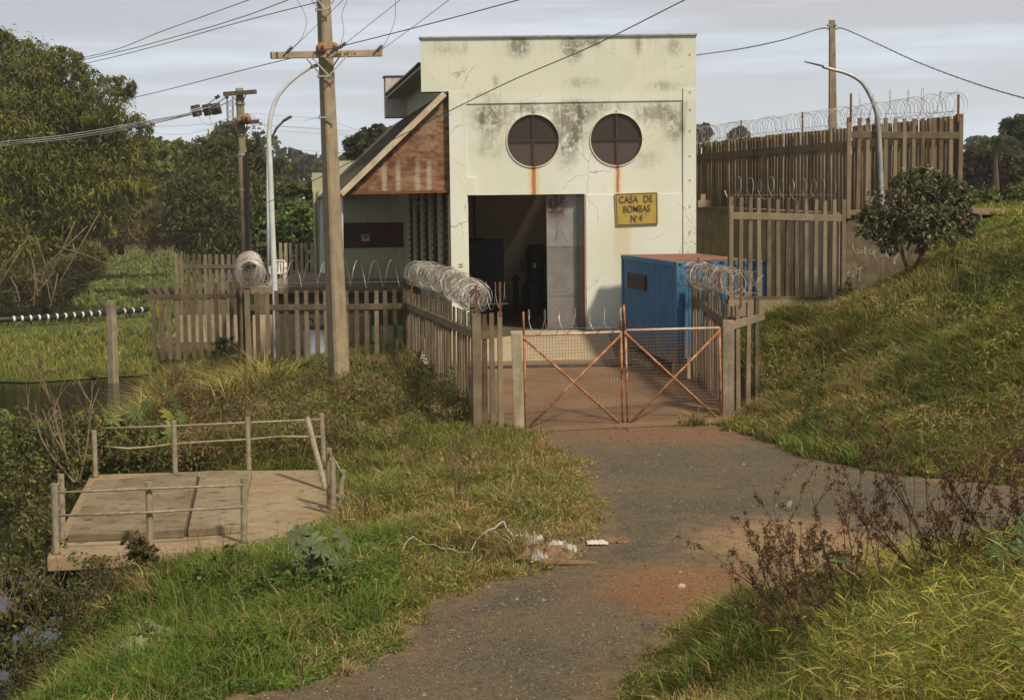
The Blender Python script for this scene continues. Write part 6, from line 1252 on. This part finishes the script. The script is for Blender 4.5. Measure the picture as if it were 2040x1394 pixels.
# right of the embankment
tree('dark round crowned tree at the far right above the embankment', P(2020, 380, 110), lobes([(2015, 252, 20), (2030, 262, 26), (2010, 285, 24), (2035, 300, 30), (2060, 270, 40)], 3, .85, (.3, .5)), 110, 7000, .6, .28, [(.075, .085, .04), (.10, .105, .05)])
tree('dark dense thicket of trees behind the embankment at the right', P(1980, 390, 105), lobes([(1990, 330, 40), (1950, 320, 26), (2030, 345, 40), (1935, 345, 28), (2000, 370, 35), (1960, 372, 30), (1922, 365, 16)], 3, .8, (.3, .5)), 105, 12000, .6, .28, [(.06, .07, .03), (.08, .085, .038), (.12, .085, .045)], 'thicket', cat='thicket')
pm1 = P(1985, 380, 100); pt = thing('palm_tree', 'palm tree with drooping fronds over the dark thicket at the right', 'palm', pm1); mb = MB(); mb.tube([pm1, P(1983, 330, 100), P(1981, 282, 100)], [.22, .18, .16], 8); part('trunk', mb, 'bark', pt)
cc, dd, co = [], [], []
c0_ = P(1981, 282, 100)
for i in range(18):
    az = i*2.4; el = R.uniform(.1, 1.1); L_ = R.uniform(1.3, 2.0)
    for j in range(26):
        t = j/26*L_; p_ = c0_+V((math.cos(az)*t, math.sin(az)*t, math.sin(el)*t-.42*t*t)); 
        for s_ in (-1, 1): dd.append(V((math.cos(az+s_*.9), math.sin(az+s_*.9), -.5)).normalized()); cc.append(p_+dd[-1]*.2); co.append(np.array((.07, .085, .035))*R.uniform(.6, 1.3))
link('crown', leaves('crown', np.array(cc)-np.array(rootloc(pt)), np.array(dd), np.full(len(cc), .5), np.full(len(cc), .06), np.array(co), .2), 'leaf', pt)
tree('low green scrub along the embankment track', P(1960, 420, 62), lobes([(1930, 405, 26), (1975, 400, 24), (2020, 398, 26), (1950, 415, 20), (2000, 412, 24), (2060, 405, 30), (1910, 398, 12)], 3, .8, (.35, .5)), 62, 9000, .3, .1, [(.11, .145, .04), (.15, .17, .055), (.08, .11, .03)], 'scrub', trunk=False, cat='scrub')
# far tree line
cc = []; 
nT = 26000; xx = rng.uniform(-260, 330, nT); yy = 270+rng.uniform(-8, 25, nT); hgt = 9+10*fbm(xx, yy*0, .03)+5*fbm(xx, yy*0, .13); zz = -2+hgt*rng.random(nT)**.7; d_ = rng.normal(0, 1, (nT, 3)); d_ /= np.linalg.norm(d_, axis=1)[:, None]
v_, px, py = visible(xx, yy, zz, 200); o = link('treeline', leaves('treeline', np.stack([xx, yy, zz], 1)[v_], d_[v_], np.full(v_.sum(), 2.2), np.full(v_.sum(), 1.3), pal([(.06, .075, .04), (.075, .09, .045), (.05, .062, .036)], v_.sum())), 'leaf'); o['kind'] = 'stuff'
# small tree in front of the graffitied wall
sb = P(1812, 552, 36.3); sb.z = tz1(sb.x, 36.3)
st = thing('small_tree', 'small bushy tree with forked red trunk on the slope before the graffitied wall', 'tree', sb)
mb = MB(); 
mb.tube([sb+V((0, 0, -.2)), P(1812, 545, 36.3)], [.07, .06], 7); mb.tube([P(1813, 546, 36.3), P(1800, 515, 36.3), P(1795, 485, 36.3), P(1775, 430, 36.3)], [.055, .045, .04, .015], 6); mb.tube([P(1812, 546, 36.3), P(1832, 515, 36.3), P(1848, 485, 36.3), P(1870, 430, 36.2)], [.055, .045, .04, .015], 6)
for a_, b_ in (((1795, 485), (1740, 450)), ((1795, 470), (1820, 400)), ((1848, 485), (1905, 440)), ((1840, 480), (1830, 390)), ((1780, 445), (1750, 400)), ((1865, 440), (1890, 390))): mb.tube([P(*a_, 36.3), P((a_[0]+b_[0])/2, (a_[1]+b_[1])/2-4, 36.1), P(*b_, 36.2)], [.03, .02, .008], 5)
part('trunk', mb, 'red_bark', st)
bl = lobes([(1765, 415, 46), (1820, 388, 50), (1872, 402, 50), (1910, 432, 36), (1732, 450, 30), (1800, 450, 50), (1860, 455, 48), (1830, 425, 58), (1768, 465, 32), (1905, 400, 30), (1850, 362, 26), (1800, 362, 24), (1925, 455, 18), (1725, 430, 16)], 3, .85, (.28, .45))
cc, dd, co = [], [], []
for a_, b_, r_ in bl:
    c_ = np.array(P(a_, b_, 36.3+R.uniform(-.7, .7)*r_/FPX*36*1.2)); r = r_/FPX*36.3; m_ = int(26+r_*6.2); nc = max(4, m_//9); cd_ = rng.normal(0, 1, (nc, 3)); cd_ /= np.linalg.norm(cd_, axis=1)[:, None]; cd_ *= (.45+.6*rng.random((nc, 1))); id_ = rng.integers(0, nc, m_)
    cc.append(c_+(cd_[id_]+rng.normal(0, .16, (m_, 3)))*r); q_ = cd_[id_]+rng.normal(0, .7, (m_, 3))+np.array([0, 0, -.1]); dd.append(q_/np.linalg.norm(q_, axis=1)[:, None]); co.append(pal([(.075, .085, .034), (.10, .105, .046), (.055, .062, .026), (.14, .125, .07)], m_))
cc, dd, co = np.concatenate(cc), np.concatenate(dd), np.concatenate(co); n = len(cc)
link('crown', leaves('crown', cc-np.array(sb), dd, .15*rng.uniform(.7, 1.3, n), .06*rng.uniform(.8, 1.2, n), co, .15), 'glossy_leaf', st)
# ---------------------------------------------------------------- castor bean plants, weeds, bare shrubs
def star_leaf(v, f, c, cen, nrm, r, col, nl=8):
    nrm = V(nrm).normalized(); a = nrm.cross(V((0, 0, 1)));
    if a.length < .1: a = V((1, 0, 0))
    a.normalize(); b = nrm.cross(a); ph = R.uniform(0, 6.28); o = len(v); v.append(tuple(cen)); c.append(col*.85); k_ = 0
    for i in range(nl):
        t0_ = ph+2*math.pi*i/nl*.93; L_ = r*(1-.35*abs(i-(nl-1)/2)/(nl/2)); dv = a*math.cos(t0_)+b*math.sin(t0_); sv = a*-math.sin(t0_)+b*math.cos(t0_); w_ = L_*.19
        for q_, cm in ((dv*L_*.4+sv*w_*.8, 1), (dv*L_*.62+sv*w_, 1), (dv*L_-nrm*L_*.22, 1.1), (dv*L_*.62-sv*w_, 1), (dv*L_*.4-sv*w_*.8, 1)): v.append(tuple(V(cen)+q_)); c.append(col*cm)
        s_ = o+1+i*5; f.append((o, s_, s_+1, s_+2)); f.append((o, s_+2, s_+3, s_+4))
def castor(label, base, h, nst, spread, r, nleaf, cols, group='castor bean plants'):
    base = V(base); t = thing('castor_plant', label, 'plant', base, group); mb = MB(); v, f, c = [], [], []
    for i in range(nst):
        az = R.uniform(0, 6.28); d = V((math.cos(az)*spread*R.uniform(.3, 1), math.sin(az)*spread*.6*R.uniform(.3, 1), h*R.uniform(.6, 1))); tp = base+d; m_ = base+d*.5+V((d.x*-.15, d.y*-.15, 0)); mb.tube([base+V((0, 0, -.05)), m_, tp], [.025, .018, .01], 5)
        for j in range(nleaf):
            p0 = base.lerp(tp, R.uniform(.45, 1)); a2 = R.uniform(0, 6.28); L_ = r*R.uniform(.8, 1.7); e = p0+V((math.cos(a2)*L_, math.sin(a2)*L_, R.uniform(-.1, .6)*L_)); mb.tube([p0, p0.lerp(e, .5)+V((0, 0, .03)), e], [.008, .006, .005], 3)
            star_leaf(v, f, c, e-base, (math.cos(a2)*.5+.25, math.sin(a2)*.5-.45, R.uniform(.35, 1)), r*R.uniform(.65, 1.25), np.array(cols[R.randrange(len(cols))])*R.uniform(.75, 1.25))
    part('stem', mb, 'red_bark', t); me = npmesh('leaves', np.array(v), [np.array(f)], np.clip(np.array(c), .005, .8)); link('leaves', me, 'glossy_leaf', t); return t
CAS = [(.08, .115, .03), (.11, .14, .03), (.065, .09, .026), (.16, .17, .035)]
def gp(px, py, Y=None, z=None):
    q = P(px, py, Y) if Y else G(px, py, z if z is not None else -.3); q.z = max(tz1(q.x, q.y)-.02, -1.15); return q
castor('castor plant with broad grey green leaves in the grass below the platform', gp(640, 1190, z=-.3), .55, 4, .35, .24, 4, [(.115, .14, .07), (.09, .12, .055), (.075, .11, .035)])
castor('low castor plant with a broken stick at the bottom left', gp(278, 1350, z=-.9), .42, 4, .4, .17, 4, [(.13, .17, .07), (.12, .17, .05), (.16, .19, .07)])
castor('castor plant behind the left end of the rear railing', gp(235, 880, 31.5), 1.75, 7, .7, .27, 6, CAS)
castor('tall castor plant by the water behind the rear railing', gp(300, 860, 32.5), 1.6, 7, .7, .26, 6, CAS)
castor('castor plant near the middle of the rear railing', gp(345, 870, 31.5), 1.15, 5, .5, .24, 5, CAS)
castor('yellowing castor plant at the left edge of the photo', gp(20, 900, 30), 2.1, 9, .6, .27, 7, [(.17, .2, .045), (.10, .15, .04), (.07, .12, .04)])
castor('dark castor plant at the water left of the platform', gp(110, 860, 31), 1.7, 7, .8, .24, 6, CAS)
castor('small castor plant at the right edge over the dry shrubs', gp(2050, 1090, 12.0), .62, 3, .2, .13, 6, [(.10, .17, .05), (.075, .13, .04)])
castor('small castor seedling among the dry seed heads', gp(1690, 1150, 15), .4, 2, .2, .09, 5, [(.10, .17, .05), (.12, .16, .08)])
def weed_mass(label, blobs, Y, n, ln, wd, cols, name='weeds', kind='stuff'):
    cc, dd, co = [], [], []
    for a_, b_, r_, Yb in blobs:
        r = r_/FPX*Yb; c_ = np.array(P(a_, b_, Yb)); m_ = int(n/len(blobs)); nc = max(5, m_//20); cd_ = rng.normal(0, .55, (nc, 3)); id_ = rng.integers(0, nc, m_)
        cc.append(c_+(cd_[id_]+rng.normal(0, .14, (m_, 3)))*np.array([r, r, r*.8])); q_ = rng.normal(0, 1, (m_, 3))+np.array([0, 0, .4]); dd.append(q_/np.linalg.norm(q_, axis=1)[:, None]); co.append(pal(cols, m_, .3))
    cc, dd, co = np.concatenate(cc), np.concatenate(dd), np.concatenate(co); k = cc[:, 2] > np.maximum(tz(cc[:, 0], cc[:, 1])-.1, -2.48); n_2 = k.sum()
    me = leaves(name, cc[k], dd[k], ln*rng.uniform(.6, 1.4, n_2), wd*rng.uniform(.7, 1.3, n_2), co[k], .1); o = link(name, me, 'leaf'); o['kind'] = kind; return o
UND = [(.085, .105, .028), (.12, .14, .035), (.055, .064, .02), (.18, .19, .05), (.14, .10, .05), (.09, .065, .035)]
weed_mass('', [(60, 880, 70, 29.5), (130, 900, 60, 29.8), (60, 960, 70, 27.5), (20, 1010, 60, 26), (140, 930, 40, 29.2), (230, 920, 45, 30.3), (290, 915, 40, 30.2), (60, 1090, 55, 24.5), (30, 1150, 60, 23.5), (110, 1150, 50, 22.6), (0, 900, 80, 29), (170, 860, 50, 31), (250, 890, 40, 31), (20, 1240, 40, 21.6), (35, 1310, 35, 20.8), (90, 1200, 45, 22), (400, 925, 30, 30.2)], 28, 15000, .11, .05, UND, 'undergrowth')
weed_mass('', [(180, 1150, 55, 21.9), (240, 1170, 60, 21.6), (150, 1220, 60, 21), (230, 1240, 55, 20.4), (90, 1290, 50, 20.2), (300, 1180, 45, 21.3), (60, 1360, 40, 19), (270, 1090, 22, 21.8), (290, 1105, 18, 21.7)], 21, 9000, .06, .03, [(.07, .095, .025), (.05, .07, .02), (.12, .10, .04), (.14, .085, .04)], 'bank_weeds')
weed_mass('', [(600, 1180, 40, 18.9), (560, 1170, 45, 19.1), (520, 1190, 40, 19), (680, 1185, 35, 18.6), (640, 1150, 35, 19.3), (420, 1160, 40, 20.3), (460, 1130, 35, 20.8)], 19, 6500, .07, .05, [(.06, .105, .025), (.085, .13, .03), (.15, .19, .045)], 'ground_creeper')
weed_mass('', [(700, 760, 30, 41), (740, 750, 26, 44), (590, 740, 30, 44.5), (560, 735, 24, 45), (770, 755, 22, 44.5), (640, 750, 30, 43), (520, 730, 22, 45.3), (450, 690, 26, 50), (800, 760, 18, 44), (730, 790, 24, 40)], 43, 4500, .12, .045, [(.04, .065, .017), (.06, .09, .022), (.075, .10, .03)], 'fence_weeds')
weed_mass('', [(430, 800, 60, 37), (520, 820, 60, 36), (400, 860, 55, 33.5), (560, 790, 45, 38), (470, 870, 40, 33), (350, 800, 45, 37)], 36, 14000, .06, .022, [(.16, .10, .055), (.20, .13, .075), (.12, .09, .045)], 'dry_weeds')
weed_mass('', [(1640, 840, 50, 30), (1850, 800, 60, 30), (1990, 600, 60, 33), (1960, 680, 50, 31.5), (1640, 760, 40, 32.5), (1570, 790, 40, 33), (1900, 540, 40, 36), (1960, 500, 35, 37.5), (1700, 690, 45, 35), (2030, 560, 40, 34), (1880, 870, 50, 28), (1740, 880, 45, 28.8), (1560, 700, 30, 35.5), (1690, 590, 25, 39), (2020, 470, 30, 38)], 32, 15000, .13, .03, [(.08, .115, .025), (.10, .13, .03), (.15, .15, .05), (.05, .075, .02)], 'slope_weeds')
# dry tangled grass beside the swamp post
x, y, z, px, py = scatter(42000, -13.2, -4.8, 37, 53); k = free(x, y, z) & (fbm(x, y, .7) > .40) & (px < 560); x, y, z = x[k], y[k], z[k]; n = len(x)
stuffobj('reed_tangle', blades('reed_tangle', np.stack([x, y, z-.02], 1), rng.uniform(.6, 1.7, n)*(.5+fbm(x, y, .5))*np.where(x > -10.2, np.clip((47.5-y)/9, .25, 1), np.clip((55-y)/8, .3, 1)), .025+.015*rng.random(n), np.abs(rng.normal(.7, .4, n)), rng.uniform(0, 6.28, n), mixcol(n, (.5, .3), STRAW, YEL, GREEN)))
def shrub(label, base, h, n1, n2_, spread, mat, r0=.014, heads=0, headcol=(.105, .064, .036), name='dry_shrub', lean=(0, 0), group='dry bare shrubs', cat='shrub', kinks=3, seed=None):
    rr = random.Random(seed if seed is not None else R.random()); base = V(base); t = thing(name, label, cat, base, group); mb = MB(); hc = []
    def br(p, d, L_, r_, lev):
        pts = [p]; q_ = p; dd_ = V(d)
        for i in range(kinks+2):
            dd_ = (dd_+V((rr.uniform(-.22, .22), rr.uniform(-.22, .22), rr.uniform(-.1, .2)))).normalized(); q_ = q_+dd_*L_/(kinks+2); pts.append(q_)
        mb.tube(pts, r_, 4 if lev == 0 else 3, r2=r_*.35)
        if lev < 2:
            for i in range(n2_ if lev == 0 else max(1, n2_//2)):
                k_ = rr.randint(1, len(pts)-2); sd = (dd_+V((rr.uniform(-1, 1), rr.uniform(-1, 1), rr.uniform(-.2, .6)))*.9).normalized(); br(pts[k_], sd, L_*rr.uniform(.35, .65), r_*.55, lev+1)
        for i in range(heads if lev else heads):
            s_ = rr.uniform(.35, 1)*(len(pts)-1); k_ = min(int(s_), len(pts)-2); hc.append(pts[k_].lerp(pts[k_+1], s_-k_))
    for i in range(n1):
        az = rr.uniform(0, 6.28); br(base+V((rr.uniform(-.05, .05), rr.uniform(-.05, .05), -.05)), V((math.cos(az)*spread+lean[0], math.sin(az)*spread*.7+lean[1], 1)).normalized(), h*rr.uniform(.65, 1.05), r0, 0)
    part('branches', mb, mat, t)
    if hc:
        hc = np.array(hc)-np.array(base); m_ = 9; cen = np.repeat(hc, m_, 0)+rng.normal(0, .015, (len(hc)*m_, 3)); q_ = rng.normal(0, 1, cen.shape); q_ /= np.linalg.norm(q_, axis=1)[:, None]
        link('seed_heads', leaves('seed_heads', cen, q_, .034*rng.uniform(.6, 1.3, len(cen)), .017, pal([headcol, tuple(1.7*np.array(headcol))], len(cen)), 0), 'leaf', t)  # clusters of dried seed heads, built from small leaf cards
    return t
shrub('grey bare branching sapling left of the platform', P(152, 955, 28.8), 2.5, 4, 4, .35, 'twig', .03, lean=(-.25, 0), seed=5)
shrub('bare twiggy shrub in the grass left of the road', gp(905, 1010, z=-.12), 1.25, 6, 3, .75, 'twig', .012, seed=6)
shrub('second bare twiggy shrub nearer the gate corner', gp(960, 900, z=-.08), .9, 5, 3, .9, 'twig', .01, seed=7)
shrub('thin bare shrub right of the platform railing', gp(740, 1040, z=-.22), .75, 5, 3, .6, 'twig_dark', .009, seed=8)
shrub('bare brush leaning over the left railing posts', gp(150, 1010, 26.5), 1.2, 5, 4, .8, 'twig', .012, seed=9)
shrub('bare brush hanging over the water at the lower left', gp(75, 1240, 21.6), 1.3, 6, 4, .8, 'twig', .01, lean=(-.5, -.2), seed=31)
shrub('bare twigs on the steep bank under the platform corner', gp(190, 1230, 21.0), .9, 6, 4, .8, 'twig', .008, lean=(-.3, 0), seed=32)
SH = [(1690, 1215, 13.4, 1.05, -.7), (1850, 1120, 13.6, 1.2, -.4), (1570, 1225, 14.6, .8, -1.3), (1980, 1120, 12.8, 1.1, -.3), (1600, 1180, 15.0, .95, -.9), (1700, 1160, 14.2, .95, -.35), (1890, 1130, 13.3, 1.25, 0), (1790, 1180, 12.9, 1.0, -.35), (1960, 1140, 12.5, 1.05, .1), (1620, 1270, 13.2, .85, -1.1), (2010, 1110, 13.0, .95, -.1)]
NM = ['dry seed-head shrub rising from the middle of the mound edge', 'tall loose dry seed-head shrub against the gravel', 'sprawling dry seed-head shrub nearest the red earth patch', 'dry seed-head shrub just left of the castor plant at the right edge', 'dry brown seed-head shrub leaning left over the red earth', 'dry brown seed-head shrub right of the red earth patch', 'tallest dry seed-head shrub with an upright dark spike', 'dry seed-head shrub rooted deep in the yellow cane grass', 'dry seed-head shrub near the right edge over the cane grass', 'low dry seed-head shrub sprawling left across the mound', 'dry seed-head shrub beside the castor plant at the right edge']
for i, ((a_, b_, Y_, h_, l_), lb) in enumerate(zip(SH, NM)): shrub(lb, gp(a_, b_, Y_), h_*1.25, 5, 3, .85, 'twig_dark', .0075, heads=4, kinks=5, lean=(l_, 0), seed=20+i, group='dry seed-head shrubs in the foreground')
o_ = gp(285, 1335, z=-.9); mb = MB(); mb.tube([o_, P(283, 1290, o_.y), P(287, 1268, o_.y), P(274, 1240, o_.y)], [.02, .018, .014, .006], 5); mb.tube([P(286, 1268, o_.y), P(290, 1252, o_.y)], .006, 4); solo('broken_stem', mb, 'pale_concrete', 'bare pale broken stem standing in the lush grass', 'stem', base=o_)

# ---------------------------------------------------------------- light haze in the air
k = NT('haze_air'); pv = k.n('ShaderNodeVolumePrincipled'); pv.inputs['Color'].default_value = (.93, .93, .93, 1); pv.inputs['Density'].default_value = .0004; pv.inputs['Anisotropy'].default_value = .2
k.t.links.new(pv.outputs[0], k.out.inputs['Volume']); M['haze_air'] = k.m
mb = MB(); mb.box(-415, 415, -95, 435, -6, 36); hz_ = solo('haze', mb, 'haze_air', None, None, base=(0, 0, 0), kind='stuff')

# fallen leaves and straw bits along the road margins
x, y, z, px, py = scatter(26000, -3, 10, 13.5, 33, 15, 1.2); d_ = pdist(x, y, road); k = (d_ < .02) & (rng.random(len(x)) < np.clip(1.1+d_*1.6, .05, 1)); x, y = x[k], y[k]; n = len(x)
dv = np.stack([rng.normal(0, 1, n), rng.normal(0, 1, n), rng.normal(0, .12, n)], 1); dv /= np.linalg.norm(dv, axis=1)[:, None]
o = link('fallen_leaves', leaves('fallen_leaves', np.stack([x, y, .022+fbm(x, y, .6)*.05*np.clip(-pdist(x, y, road), 0, 1)], 1), dv, .045*rng.uniform(.5, 1.8, n), .012*rng.uniform(.6, 1.6, n), pal(STRAW+RUSTY+[(.12, .085, .05)], n)*.8), 'leaf'); o['kind'] = 'stuff'
